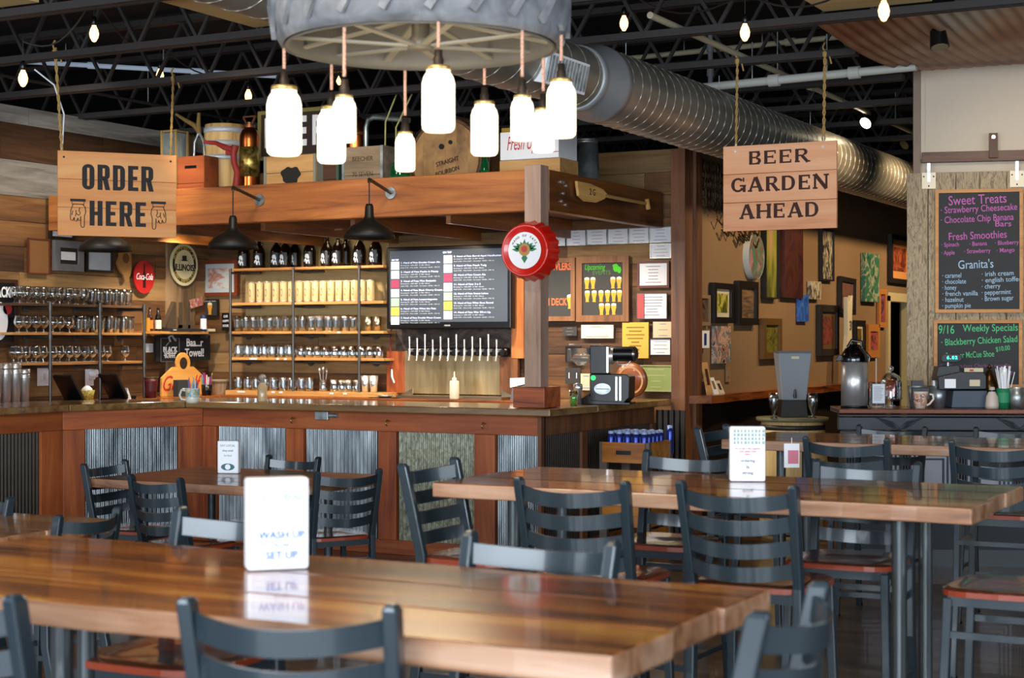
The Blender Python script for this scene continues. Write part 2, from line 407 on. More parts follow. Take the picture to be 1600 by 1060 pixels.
# corner timber post
struct('trim_1', MB().box(-5.085, -4.965, 12.38, 12.56, 0, 3.15), M_brownZ)
struct('trim_2', MB().box(-5.0, -4.94, 12.565, 12.7, 0, 3.3), M_brownZ)
# dark corrugated wall base beside the bar end
def corrugated(w_, h_, pitch=.035, amp=.0095):
    n = max(4, int(w_/pitch*6))
    return MB().grid(n, 1, lambda u, v: (u*w_, amp*math.cos(u*w_/pitch*2*math.pi), v*h_))
struct('trim_3', corrugated(.26, 1.02, .05, .008), M_corrD, loc=(-5.215, 12.365, 0))

# ================================================================== BAR
bar = thing('bar_counter', 'long timber bar with corrugated metal panels and varnished top', 'bar', (-5.22, 10.3, 0))
A = [(-5.22, 12.35), (-5.22, 10.3), (-8.23, 10.3), (-8.75, 9.29), (-8.75, 6.2)]
def inbar(x, y, z=0): return (x+5.22, y-10.3, z)
def seg(a, b, posts, panmats, zr=.912, endcap=True, rail=M_redX, pm=M_redZ, dark=False):
    """a->b so that the front faces left-hand normal; local x from a to b, front = -y local"""
    dx, dy = b[0]-a[0], b[1]-a[1]; L = math.hypot(dx, dy); ang = math.atan2(dy, dx)
    loc = inbar(a[0], a[1]); rot = (0, 0, ang)
    o = obj('top_rail', MB().box(0, L, 0, .04, zr, 1.055), rail, bar, loc, rot, bevel=.004)
    obj('bottom_rail', MB().box(0, L, 0, .04, 0, .105), rail, bar, loc, rot, bevel=.004)
    for (p0, p1) in posts:
        obj('post', MB().box(-(p1-p0)/2, (p1-p0)/2, -.004, .04, -.403, .403), pm, bar,
            (loc[0]+math.cos(ang)*(p0+p1)/2, loc[1]+math.sin(ang)*(p0+p1)/2, .508), rot, bevel=.004)
    edges = [0] + [e for p in posts for e in p] + [L]
    gaps = [(edges[i], edges[i+1]) for i in range(0, len(edges), 2) if edges[i+1]-edges[i] > .03]
    for gi, (g0, g1) in enumerate(gaps):
        mt = panmats[min(gi, len(panmats)-1)]
        if mt is None: continue
        obj('corrugated_panel', corrugated(g1-g0, .807), mt, bar,
            (loc[0]+math.cos(ang)*g0-math.sin(ang)*.025, loc[1]+math.sin(ang)*g0+math.cos(ang)*.025, .105), rot)
    obj('core_panel', MB().box(0, L, .045, .07, 0, 1.055), plain('bar_core', '#1c120c', .8), bar, loc, rot)
def tx(px): return hit(px, (0, 10.3, 0))[0] + 8.23
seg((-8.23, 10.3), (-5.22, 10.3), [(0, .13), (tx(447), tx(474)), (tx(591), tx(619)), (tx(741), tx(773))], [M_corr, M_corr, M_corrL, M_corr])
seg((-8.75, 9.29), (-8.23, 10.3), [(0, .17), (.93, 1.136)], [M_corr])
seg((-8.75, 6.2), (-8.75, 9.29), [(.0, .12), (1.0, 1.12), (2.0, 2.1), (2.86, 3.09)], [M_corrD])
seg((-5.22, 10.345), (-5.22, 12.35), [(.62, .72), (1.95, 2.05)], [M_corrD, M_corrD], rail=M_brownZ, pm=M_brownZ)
obj('corner_trim', MB().box(-.03,.001,-.001,.046,.0,1.0545), M_brownZ, bar)
# counter slab, three mitred lengths
def slabpoly(pts, mat, z0=1.058, z1=1.11):
    return obj('countertop', MB().slab([(x+5.22, y-10.3) for x, y in pts], z0, z1), mat, bar, bevel=.008)
OV = .14
slabpoly([(-8.29, 10.3-OV), (-5.22+OV, 10.3-OV), (-5.22+OV, 10.95), (-8.5, 10.95)], M_counter)
slabpoly([(-8.75+OV, 9.21), (-8.295, 10.3-OV), (-8.505, 10.95), (-9.35, 9.6)], M_counter)
slabpoly([(-8.75+OV, 6.2), (-8.75+OV, 9.205), (-9.35, 9.595), (-9.35, 6.2)], M_counter)
slabpoly([(-5.8, 10.955), (-5.22+OV, 10.955), (-5.22+OV, 12.37), (-5.8, 12.37)], M_counter)
for px in (458, 606, 756):        # brass purse hooks on the rail
    p = pt(px, 660, 11.9); X, _ = hit(px, (0, 10.28, 0))
    obj('hook', MB().cyl((X+5.22, -.005, .99), (X+5.22, -.03, .99), .006).tube([(X+5.22, -.03, 1.0), (X+5.22, -.05, .98), (X+5.22, -.05, .965), (X+5.22, -.035, .955)], .005), plain('brass', '#a88a4a', .3, .9), bar)
X, _ = hit(508, (0, 10.28, 0))
obj('outlet_box', MB().box(X+5.13, X+5.25, -.03, 0, .985, 1.05).cyl((X+5.25, -.015, 1.02), (X+5.33, -.015, 1.02), .018), M_galv, bar, bevel=.004)

# back bar counter (L shaped)
bb = thing('back_bar_counter', 'reddish wood back bar ledge running under the pipe shelves', 'counter', (-9.6, 12.0, 0))
obj('countertop', MB().slab([(0.05, -5.5), (.05, .2), (4.0, .2), (4.0, .58), (-.38, .58), (-.38, -5.5)], 1.02, 1.075), M_ledge, bb, bevel=.006)
obj('cabinet', MB().slab([(0.0, -5.5), (0.0, .25), (3.95, .25), (3.95, .58), (-.38, .58), (-.38, -5.5)], 0, 1.02), plain('dark_cabinet', '#241409', .6), bb)

# ================================================================== CANOPY
can = thing('timber_canopy', 'heavy sawn timber canopy framing the space above the bar', 'canopy', (-5.3, 10.45, 0))
def c_(x, y, z=0): return (x+5.3, y-10.45, z)
obj('front_beam', MB().box(-4.66, -.02, -.05, .05, 2.52, 2.815), M_beam, can, bevel=.006)
obj('side_beam', MB().box(-.02, .07, .0, 2.1, 2.52, 2.815), M_beamY, can, bevel=.006)
obj('platform', MB().box(-4.66, 0, .06, 2.13, 2.62, 2.66), plain('platform_underside', '#6a584e', .8, var=.1), can)
for x in (-4.2, -3.35, -2.5, -1.65, -.8):
    obj('cross_joist', MB().box(x-.02, x+.02, .06, 2.13, 2.46, 2.615), M_beamY, can)
obj('post', MB().box(-.07, .06, -.12, .01, 1.25, 2.84), M_postZ, can, bevel=.005)
obj('post_base', MB().box(-.13, .12, -.18, .08, 1.112, 1.26), wood('post_base_wood', RED, 'X', .8, .5), can, bevel=.005)
bb_ = MB()
for dy, z in ((.13,2.74),(.17,2.74),(.22,2.72),(.17,2.66),(.14,2.6),(.21,2.58)): bb_.cyl((.07, dy+.05, z), (.082, dy+.05, z), .012, n=8)
obj('bolt_head', bb_, M_chrome, can, kind='stuff')
p = MB()
for (px, py, sc_) in ((743, 352, 1), (524, 356, .9), (333, 357, .9)):
    z = 2.612; s = (CY-py)/(z-EYE); q = pt(px, py, FPX/s)
    o = obj('recessed_light', MB().cyl((q.x+5.3, q.y-10.45, z), (q.x+5.3, q.y-10.45, z+.012), .075, n=20), plain('recessed_lamp', '#fff2dc', .3, emit=5, ecol='#ffe2b0'), can)

# bottle-cap sign on the post
cap = thing('bottle_cap_sign', 'giant red bottle cap sign with floral emblem on the post', 'sign', (-5.305, 10.33, 0))
z0 = EYE + (CY-395)/216
n = 84; vs = []; fs = []
prof = [(0,.118),(.165,.118),(.178,.128),(.185,.122),(.19,.10),(.205,.0)]
for i in range(n):
    a = 2*math.pi*i/n; wv = .5+.5*math.cos(a*21)
    for k,(r,y) in enumerate(prof):
        rr = r + (.016*wv if k == 5 else (.006*wv if k == 4 else 0)); vs.append((rr*math.cos(a), -y, z0+rr*math.sin(a)))
m = len(prof)
for i in range(n):
    j = (i+1) % n
    for k in range(m-1): fs.append((i*m+k, i*m+k+1, j*m+k+1, j*m+k))
M_redgloss = plain('red_enamel', '#c8180c', .3, coat=.5)
obj('cap_shell', MB().add(vs, fs, None, True), M_redgloss, cap)
obj('emblem_face', MB().disc((0, z0), .13, -.121, 40), M_white, cap)
lf = MB()
for k, (a, L) in enumerate([(R(d), l) for d, l in ((5,.10),(20,.10),(38,.085),(62,.07),(90,.08),(118,.07),(142,.085),(160,.10),(175,.10),(270,.09))]):
    c, s_ = math.cos(a), math.sin(a); b0 = .02; wv = .014 if k < 9 else .024
    lf.add([(c*b0, -.124, z0+s_*b0), (c*L*.6-s_*wv, -.124, z0+s_*L*.6+c*wv), (c*L, -.124, z0+s_*L), (c*L*.6+s_*wv, -.124, z0+s_*L*.6-c*wv)], [(0,3,2,1)])
obj('leaf_emblem', lf, plain('emblem_green', '#2f7a50', .5), cap)
obj('flower_emblem', MB().disc((0, z0+.005), .045, -.126, 12).disc((0, z0+.005), .04, -.1262, 12), plain('emblem_tan', '#b08a4a', .5), cap)
obj('flower_centre', MB().disc((0, z0+.01), .024, -.1275, 14), plain('emblem_red', '#c0403a', .5), cap)
for i, ch in enumerate('HAND OF FATE'):
    a = R(150 - i*11); text(ch, .022, M_ink2, cap, (.104*math.cos(a), -.1235, z0+.104*math.sin(a)), rot=(R(90), R(90)-a if False else 0, 0)).rotation_euler = (R(90), -(a-R(90)), 0)

# paddle on the side beam
pad = thing('mash_paddle', 'pale wooden mash paddle fixed to the side beam', 'paddle', (-5.225, 11.1, 2.62), R(90))
def pp(px, py):
    t, d = hit(px, (-5.22, 0, R(90))); return (t-11.1, EYE+(CY-py)/FPX*d-2.62)
blade = [pp(897,283), pp(918,287), pp(938,296), pp(945,304), pp(941,311), pp(928,317), pp(910,315), pp(900,306)]
obj('blade', MB().prism(blade, -.03, -.008), wood('paddle_wood', ['#a8763a', '#cf9c56', '#ddb06a'], 'X', 1, .5), pad, bevel=.004)
h0, h1 = pp(942, 306), pp(1004, 318)
obj('handle', MB().cyl((h0[0]-.02, -.02, h0[1]), (h1[0], -.02, h1[1]), .014, n=10), _mats['paddle_wood'], pad)
g0, g1 = pp(1008, 311), pp(1011, 327)
obj('grip', MB().cyl((g0[0], -.02, g0[1]), (g1[0]-.01, -.02, g1[1]), .02, n=10), _mats['paddle_wood'], pad)
text('2 G', .07, M_ink2, pad, (-.0+pp(921,301)[0], -.0315, pp(921,301)[1]), name='burnt_mark')

# pendant barn lamps from the front beam
def barn_lamp(px_plate, py_plate, px_sh, py_rim, wpx, label):
    X, d = hit(px_plate, (0, 10.4, 0)); zp = EYE+(CY-py_plate)/FPX*d
    t = thing('barn_pendant_lamp', label, 'lamp', (X, 10.4, zp), 0, None)
    # shade sits out along -y
    ys = None
    Y = 9.9
    Xs, ds = hit(px_sh, (0, Y, 0)); zr = EYE+(CY-py_rim)/FPX*ds; r = wpx/FPX*ds/2
    ex, ey = Xs-X, Y-10.4
    obj('wall_plate', MB().cyl((0,0,0), (0,-.02,0), .045, n=16), M_galv, t)
    obj('arm', MB().tube([(0,-.01,0), (ex*.9, ey*.9, .05), (ex, ey, .055), (ex, ey, .03)], .013, 8), M_socket, t)
    dz = zr-zp
    obj('stem', MB().cyl((ex, ey, .04), (ex, ey, dz+.24), .005, n=6), M_black, t)
    prof = [(0,.25),(.022,.25),(.03,.23),(.034,.16),(.05,.135),(.09,.115),(.15,.085),(.19,.045),(r,.0),(r-.006,.0),(.18,.045),(.14,.08),(.03,.13)]
    prof = [(q if q < .06 else q*r/.205, z) for q, z in prof]; prof[8] = (r, 0); prof[9] = (r-.006, 0)
    obj('shade', MB().lathe(prof, 36, Matrix.Translation((ex, ey, dz))), M_matblack, t)
    return t
barn_lamp(407, 313, 364, 389, 80, 'dark barn pendant lamp hanging directly above the round guild sign')
barn_lamp(612, 302, 577, 373, 82, 'dark barn pendant lamp hanging left of the television')
barn_lamp(215, 330, 165, 393, 84, 'dark barn pendant lamp half hidden below the order here sign')
# ================================================================== THINGS ON THE CANOPY
PT = 2.66
def on(px0, px1, pyt, Y):
    (a, da), (b, db) = hit(px0, (0,Y,0)), hit(px1, (0,Y,0)); d = (da+db)/2
    return (a+b)/2, abs(b-a), EYE+(CY-pyt)/FPX*d
M_oak = wood('pale_oak_stave', ['#a07c48', '#c8a468', '#d8b87c', '#e2c890'], 'Z', .8, .6, 0, .1, .1)
M_hoopw = plain('white_painted_hoop', '#c6ccd4', .5, .3)
def barrel(mb, r, h, bulge, n=28, M=None):
    prof = [(0, h*.03), (r*.93, h*.03), (r*.93, 0), (r, 0)] + [(r+bulge*math.sin(math.pi*k/8), h*k/8) for k in range(1, 8)] + [(r, h), (r*.93, h), (r*.93, h*.97), (0, h*.97)]
    return mb.lathe(prof, n, M)
x, wd, zt = on(324, 378, 196, 11.08); r = wd/2*.9; h = zt-PT
keg = thing('oak_keg', 'small pale oak keg with white hoops standing on the canopy', 'keg', (x, 11.08, PT))
obj('staves', barrel(MB(), r, h, r*.12), M_oak, keg)
for f in (.09, .24, .62, .78, .93):
    rr = r + r*.12*math.sin(math.pi*f) + .003
    obj('hoop', MB().lathe([(rr, -.022), (rr+.004, -.022), (rr+.004, .022), (rr, .022)], 28), M_hoopw, keg, (0, 0, h*f))
# copper fire extinguisher
x, wd, zt = on(376, 404, 181, 10.75); h = zt-PT
ex = thing('copper_fire_extinguisher', 'antique copper fire extinguisher with brass plate on the canopy', 'extinguisher', (x, 10.75, PT))
r = wd*.47
obj('tank', MB().lathe([(0,0),(r,0),(r,.02),(r*.97,.03),(r*.97,h*.74),(r*.93,h*.79),(r*.7,h*.845),(r*.4,h*.87),(0,h*.87)], 28), M_copper, ex)
obj('brass_plate', MB().lathe([(r*.985,h*.34),(r*1.0,h*.34),(r*1.0,h*.66),(r*.985,h*.66)], 28), art('engraved_brass', ['#5a4a20', '#a08a44', '#c8b064'], (14,14,14), 1, 5, .35, metal=.8), ex)
obj('cap', MB().cyl((0,0,h*.87), (0,0,h*.9), r*.55, n=16).cyl((0,0,h*.9), (0,0,h*.93), r*.3, n=12).bar((-r*.7,0,h*.99),(r*.7,0,h*.99),.02,.012).bar((-r*.35,0,h*.92),(-r*.7,0,h*.99),.016,.012).bar((r*.35,0,h*.92),(r*.7,0,h*.99),.016,.012), plain('aged_copper', '#8a5a3c', .45, .8), ex)
# red pitcher pump
M_redold = plain('old_red_iron', '#8a2622', .6, var=.2)
X0, _ = hit(362, (0, 10.62, 0)); d_ = hit(362, (0,10.62,0))[1]; Z = lambda py: EYE+(CY-py)/FPX*d_
pump = thing('red_hand_pump', 'old red iron hand pump in front of the oak keg', 'pump', (X0, 10.62, PT))
q = lambda px, py: (hit(px, (0,10.62,0))[0]-X0, 0, Z(py)-PT)
obj('pump_column', MB().tube([(0,0,0), q(370,285), q(371,270), q(366,255), q(365,240), q(368,228)], [.03,.03,.026,.024,.026,.03], 10), M_redold, pump)
obj('handle', MB().tube([q(367,236), q(350,229), q(338,222), q(319,219)], [.026,.024,.018,.012], 8), M_redold, pump)
obj('pivot', MB().bar(q(358,242), q(358,228), .03, .05), M_redold, pump)
# crates etc
def crate(name, label, px0, px1, pyt, Y, mat, depth=.3, slats=3, corner=None, handle=False, base=PT, rz=0, h=None):
    x, wd, zt = on(px0, px1, pyt, Y); h = h or zt-base
    t = thing(name, label, 'crate', (x, Y, base), rz)
    sh = h/slats
    for i in range(slats):
        obj('slat', MB().box(-wd/2, wd/2, -.012, 0, -sh/2+.002, sh/2-.002), mat, t, (0, 0, sh*(i+.5)))
        obj('slat', MB().box(-wd/2, wd/2, 0, .012, -sh/2+.002, sh/2-.002), mat, t, (0, depth-.012, sh*(i+.5)))
    obj('end_panel', MB().box(0, .018, .0, depth-.013, 0, h), corner or mat, t, (-wd/2, 0, 0)); obj('end_panel', MB().box(-.018, 0, .0, depth-.013, 0, h), corner or mat, t, (wd/2, 0, 0))
    obj('base_board', MB().box(-wd/2+.02, wd/2-.02, 0, depth-.014, 0, .012), mat, t)
    if corner:
        for s in (-1, 1): obj('corner_strip', MB().box(-.012, .012, -.018, -.0125, 0, h), corner, t, (s*(wd/2-.012), 0, 0))
    if handle: obj('hand_slot', MB().box(-.06, .06, -.0135, -.0122, -.012, .012), M_black, t, (0, 0, h*.8))
    return t, wd, h
M_crate = wood('crate_pine', ['#8a6034', '#b88850', '#cc9c60', '#d8ac70'], 'X', .7, .65, 0, .1, .08)
M_crateD = wood('crate_dark', ['#2c1a10', '#54341e', '#6a4228'], 'X', .7, .65, 0, .1, .08)
M_crateG = wood('crate_grey', ['#5c4c3c', '#847058', '#9a866c'], 'X', .7, .75, 0, .1, .08)
M_crateR = wood('crate_reddish', ['#54250f', '#8a4420', '#9c5228'], 'X', .7, .6, 0, .1, .08)
crate('wooden_crate', 'reddish brown crate with a hand slot at the canopy left end', 279, 320, 244, 10.7, M_crateR, .18, 2, handle=True)
t, wd, h = crate('wooden_crate', 'pine crate with a black stain below the framed beer sign', 414, 495, 243, 10.75, M_crate, .3, 3, corner=plain('crate_strip_grey', '#8a8a7c', .7))
mb = MB(); pts = []
for i in range(28):
    a = 2*math.pi*i/28; rr = .065*(1+.12*math.sin(3*a)+.08*math.sin(7*a+1)); pts.append((rr*math.cos(a)*1.4, rr*math.sin(a)*1.2))
mb.add([(x_, -.0135, z_) for x_, z_ in pts], [tuple(range(28))])
obj('black_stain', mb, plain('black_stain', '#26221e', .8), t, (0.01, 0, h*.6))
crate('wooden_crate', 'dark green edged crate between the stained crate and grey crate', 496, 531, 240, 10.85, M_crateD, .28, 2, corner=plain('green_strip', '#3c5c4c', .6))
t, wd, h = crate('wooden_crate', 'weathered grey crate with faded stencilled writing on the canopy', 536, 600, 229, 10.75, M_crateG, .34, 2, corner=M_galv)
for i, s in enumerate(('BEECHER', '70 SEVEN', 'SOUTH')): text(s, .05, plain('faded_ink', '#4a3424', .8), t, (0, -.0135, h*(.78-.27*i)), sx=.95)
# framed BEER sign
x, wd, zt = on(405, 531, 166, 11.15); zb = EYE+(CY-245)/FPX*hit(460, (0,11.15,0))[1]; h = zt-zb
t = thing('framed_beer_sign', 'framed dark sign with large white BEER letters behind the jars', 'sign', (x, 11.15, zb-.02), 0)
obj('board', MB().box(-wd/2+.02, wd/2-.02, -.01, .01, .02, h-.02), plain('dark_brown_board', '#31251c', .6), t)
fm = plain('aged_gilt_frame', '#8a8048', .5, .3)
for a in ((-wd/2, -wd/2+.035, 0, h), (wd/2-.035, wd/2, 0, h)): obj('frame_side', MB().box(a[0], a[1], -.025, .015, a[2], a[3]), fm, t, bevel=.004)
for a in ((0, .035), (h-.035, h)): obj('frame_rail', MB().box(-wd/2+.036, wd/2-.036, -.025, .015, a[0], a[1]), fm, t, bevel=.004)
for i, ch in enumerate('BEER'): text(ch, .33, M_white, t, (-wd/2+.115+i*.163, -.012, h*.52), bold=.012, sx=.62)
obj('sign_stand', MB().box(-wd/2+.1, wd/2-.1, .03, .07, -(zb-.02-PT), .1), M_crateD, t)
# barrel on its side
x, wd, zt = on(640, 752, 155, 11.0); r = wd/2
dB = hit(695, (0,11.0,0))[1]; zc = PT + r*1.06
t = thing('whiskey_barrel', 'old whiskey barrel lying on its side with scuffed round head', 'barrel', (x, 11.0, PT))
M_head = art('scuffed_barrel_head', ['#7a5834', '#97714a', '#a9814f', '#b38c58'], (4, 4, 4), .8, 6, .7)
MX = Matrix.Translation((0, 0, zc-PT)) @ Matrix.Rotation(R(-90), 4, 'X')
obj('staves', barrel(MB(), r, .8, r*.12, 32, MX), M_barn2, t)
bw = 2*r*.93/6
for i in range(6):
    xa = -r*.93+bw*i; xb = xa+bw
    hh = lambda q_: math.sqrt(max(0.0001, (r*.925)**2-q_*q_))
    m_ = (xa+xb)/2; n_ = 5
    up_ = [(xa+(xb-xa)*k/n_-m_, hh(xa+(xb-xa)*k/n_)) for k in range(n_+1)]
    obj('head_board', MB().prism([(a, -b) for a, b in up_] + [(a, b) for a, b in reversed(up_)], -.004+.002*(i % 2), .015), M_head, t, (m_*.998, .01, zc-PT))
for f in (.015, .14, .86, .985):
    rr = r + r*.12*math.sin(math.pi*f)+.003
    obj('hoop', MB().lathe([(rr,-.02),(rr+.004,-.02),(rr+.004,.02),(rr,.02)], 32, Matrix.Translation((0, .8*f, zc-PT)) @ Matrix.Rotation(R(-90), 4, 'X')), plain('dark_hoop', '#4a443e', .5, .7), t)
for i, s in enumerate(('STRAIGHT', 'BOURBON', '53 GAL')): text(s, .05, M_ink2, t, (.02, -.0, zc-PT-.02-.075*i), rot=(R(90), R(-12), 0), name='stencil', sx=.9)
obj('bung', MB().cyl((-.03,0,zc-PT+.1),(-.03,-.008,zc-PT+.1),.022,n=12), M_black, t); obj('bung', MB().cyl((.05,0,zc-PT+.13),(.05,-.008,zc-PT+.13),.016,n=12), M_black, t)
for s in (-1, 1): obj('chock', MB().prism([(s*.12,0),(s*.3,0),(s*.3,.1)] if s > 0 else [(s*.12,0),(s*.3,.1),(s*.3,0)], .1, .3), M_crate, t)
# copper still, pipe frame, green demijohn, green bottle
x, wd, zt = on(540, 572, 180, 11.35); t = thing('copper_still_pot', 'dull copper pot glimpsed behind the grey crate', 'pot', (x, 11.35, PT)); h = zt-PT; r = wd/2
obj('pot_body', MB().lathe([(0,0),(r,0),(r,h*.8),(r*.9,h*.9),(r*.5,h*.97),(0,h)], 24), M_copper, t)
obj('rim_band', MB().lathe([(r,h*.78),(r+.008,h*.78),(r+.008,h*.82),(r,h*.82)], 24), plain('aged_copper', '#8a5a3c', .45, .8), t)
x0 = hit(572, (0,11.2,0))[0]; x1 = hit(640, (0,11.2,0))[0]; zt = EYE+(CY-182)/FPX*hit(600, (0,11.2,0))[1]
t = thing('bent_pipe', 'bent grey pipe frame standing beside the whiskey barrel', 'pipe', (x0, 11.2, PT))
obj('pipe', MB().tube([(0,0,0),(0,0,zt-PT-.08),(.02,0,zt-PT-.02),(.08,0,zt-PT),(x1-x0,0,zt-PT-.05)], .022, 10), M_galv, t)
obj('wire_leg', MB().tube([(.19,-.02,0),(.2,-.02,zt-PT-.05),(.33,-.02,zt-PT+.22)], .008, 6).tube([(.3,-.02,0),(.3,-.02,zt-PT-.1),(.45,-.02,zt-PT+.16)], .008, 6), plain('yellowed_rod', '#a8a468', .5), t)
M_green = plain('green_bottle_glass', '#1c7a4a', .05, trans=.75, ior=1.4)
x, wd, zt = on(611, 640, 225, 10.7); t = thing('green_demijohn', 'green glass demijohn on the canopy beside the grey crate', 'bottle', (x, 10.7, PT)); h = zt-PT; r = wd/2
obj('jug', MB().lathe([(0,0),(r,0),(r,h*.5),(r*.8,h*.65),(r*.25,h*.78),(r*.22,h),(0,h)], 22), M_green, t)
obj('stopper', MB().cyl((0,0,h),(0,0,h+.03),r*.2,n=10), M_crate, t)
x, wd, zt = on(752, 764, 240, 10.7); t = thing('green_bottle', 'slim dark green bottle on the canopy right of the whiskey barrel', 'bottle', (x, 10.7, PT)); h = zt-PT; r = wd/2
obj('bottle_glass', MB().lathe([(0,0),(r,0),(r,h*.75),(r*.5,h*.86),(r*.4,h),(0,h)], 16), M_green, t)
# fresh up crates
t, wd, h1 = crate('wooden_crate', 'yellowish pine crate under the white soda crate', 782, 876, 249, 10.9, M_crate, .3, 1)
zt2 = on(783, 876, 207, 10.9)[2]
t, wd, h = crate('soda_crate', 'white painted soda crate with red script on top of the pine crate', 783, 874, 207, 10.9, M_white, .3, 1, base=PT+h1+.002, h=zt2-PT-h1+.01)
text('Fresh Up', .15, plain('red_script', '#c8342a', .5), t, (-wd*.14, -.0135, h*.56), fit=wd*.5, shear=.35)
obj('underline', MB().box(.1, .25, -.0135, -.0125, .04, .046), _mats['red_script'], t)
crate('wooden_crate', 'mustard yellow crate behind the white soda crate', 785, 830, 199, 11.35, plain('mustard_paint', '#b8923c', .6, var=.1), .25, 3)
# galvanised can
x, wd, zt = on(897, 937, 219, 11.6); t = thing('galvanised_can', 'tall galvanised metal can standing on the canopy right end', 'can', (x, 11.6, PT)); h = zt-PT; r = wd/2
obj('can_body', MB().lathe([(0,0),(r,0),(r*.98,.02),(r*.78,h),(r*.74,h),(r*.8,h-.02),(0,.02)], 26), M_galv, t)
obj('rim', MB().lathe([(r*.77,h-.012),(r*.81,h-.012),(r*.81,h+.006),(r*.77,h+.006)], 26), M_galv, t)
obj('handle', MB().tube([(-r*.85,-.05,h*.7),(-r*1.25,-.06,h*.6),(-r*.95,-.05,h*.42)], .008, 6), M_galv, t)
# antique tongs and lantern at the far left
x0 = hit(318, (0,10.9,0))[0]; dd = hit(318, (0,10.9,0))[1]; q = lambda px, py, y=0: (hit(px, (0,10.9,0))[0]-x0, y, EYE+(CY-py)/FPX*dd-PT)
t = thing('wooden_hames', 'forked antique wooden harness piece at the canopy left end', 'antique', (x0, 10.9, PT))
M_old = plain('old_yellowed_wood', '#7a6438', .7, var=.2)
obj('crossed_arm', MB().tube([q(275,175), q(290,186), q(304,195), q(311,206)], [.012,.018,.022,.02], 8).tube([q(311,176), q(310,195), q(311,208)], [.014,.02,.02], 8), M_old, t)
obj('prong', MB().tube([q(311,206), q(304,222), q(303,250), (q(303,0)[0], 0, 0)], .012, 8).tube([q(311,206), q(318,222), q(320,245), (q(320,0)[0], 0, 0)], .012, 8), M_galv, t)
x, wd, zt = on(262, 284, 205, 10.75); t = thing('barn_lantern', 'square glass barn lantern behind the right sign rope', 'lantern', (x, 10.75, PT)); h = zt-PT; r = wd/2
mb = MB()
for sx_ in (-1,1):
    for sy_ in (-1,1): mb.bar((sx_*r,sy_*r,0),(sx_*r,sy_*r,h),.016,.016)
mb.box(-r,r,-r,r,0,.02); mb.box(-r,r,-r,r,h-.015,h)
obj('lantern_frame', mb, M_old, t); obj('glass_body', MB().box(-r*.9,r*.9,-r*.9,r*.9,.025,h-.02), plain('smoky_glass', '#8a9aa0', .1, trans=.7), t)

# ================================================================== GLASSWARE PROTOTYPES
def shell(prof, th=.003):
    inner = [(max(0, r-th), z) for r, z in reversed(prof) if r > th*1.5]
    inner = [(r, max(z, prof[0][1]+.006)) for r, z in inner]
    return [(0, prof[0][1])] + prof + inner + [(0, inner[-1][1])]
G_pint = MB().lathe(shell([(.028,0),(.031,.04),(.036,.1),(.041,.145)]), 14).mesh('pint_glass', M_glass)
G_snift = MB().lathe(shell([(.03,0),(.03,.004),(.006,.008),(.006,.03),(.03,.045),(.044,.075),(.044,.09),(.034,.125),(.033,.14)]), 16).mesh('snifter_glass', M_glass)
G_short = MB().lathe(shell([(.034,0),(.036,.03),(.034,.05),(.037,.11)]), 14).mesh('tumbler_glass', M_glass)
def dim():
    m = MB(); n = 20; prof = [(.034,0),(.036,.02),(.038,.045),(.036,.07),(.038,.095),(.037,.125)]
    pr = shell(prof); vs = []; fs = []; mm = len(pr)
    for i in range(n):
        a = 2*math.pi*i/n; k = 1+.05*math.cos(a*10)
        vs += [(r*k*math.cos(a), r*k*math.sin(a), z) for r, z in pr]
    for i in range(n):
        j = (i+1) % n
        for k in range(mm-1): fs.append((i*mm+k, j*mm+k, j*mm+k+1, i*mm+k+1))
    m.add(vs, fs, None, True); m.tube([(.038,0,.1),(.062,0,.095),(.066,0,.06),(.058,0,.03),(.038,0,.025)], .005, 6); return m
G_dimple = dim().mesh('dimpled_mug', M_glass)
ORD = ['leftmost','second','third','fourth','fifth','sixth','seventh','eighth','ninth','tenth','eleventh','twelfth','thirteenth','fourteenth','fifteenth','sixteenth']
def ordinal(i, n, label):                 # 'third pint glass from the left ...'
    if i == 0: return 'leftmost ' + label.replace('#', '')
    if i == n-1: return 'rightmost ' + label.replace('#', '')
    return ORD[i] + ' ' + label.replace('#', ' from the left')
def row(mesh, name, label, cat, group, n, f):
    base_label = label
    for i in range(n):
        l = f(i); label = ordinal(i, n, base_label)
        obj(name, mesh, None, None, l, (0,0,random.uniform(0,6.28) if 'mug' not in name else random.uniform(-.6,.2)), label=label, cat=cat, group=group)

# ---------------------------------------------------------------- left pipe shelf (on the left wall)
M_pipe = plain('raw_steel_pipe', '#5a5856', .4, .7)
LS = (-9.74, 0, R(90))                       # front plane of the shelf boards
yl = lambda px: hit(px, LS)[0]
shz = [1.895, 1.655, 1.405]
sh = thing('pipe_shelf', 'three tier pipe and board shelf of snifters on the left wall', 'shelf', (-10.0, yl(75), 0), R(90))
y0, y1 = yl(29)-yl(75), yl(226)-yl(75)
for i, z in enumerate(shz):
    o = obj('shelf_board', MB().box(y0, y1, -.27, -.02, z-.022, z), M_shelf if i else M_barn2, sh, bevel=.003)
for px in (75, 153, 222):
    a = yl(px)-yl(75)
    o = obj('upright_pipe', MB().cyl((a,-.285,1.076),(a,-.285,1.91),.0125,n=10), M_pipe, sh)
    for z in shz: obj('bracket_pipe', MB().cyl((a,-.285,z-.035),(a,0,z-.035),.0125,n=8).cyl((a,-.285,z-.06),(a,-.285,z-.01),.018,n=8).cyl((a,-.012,z-.035),(a,0,z-.035),.04,n=12), M_pipe, sh)
def lsrow(mesh, name, label, group, px0, px1, n, z, dx=.13):
    a, b = yl(px0), yl(px1)
    row(mesh, name, label, 'glass', group, n, lambda i: (-10+dx+(.0 if i % 2 else .012), a+(b-a)*i/(n-1), z+.001))
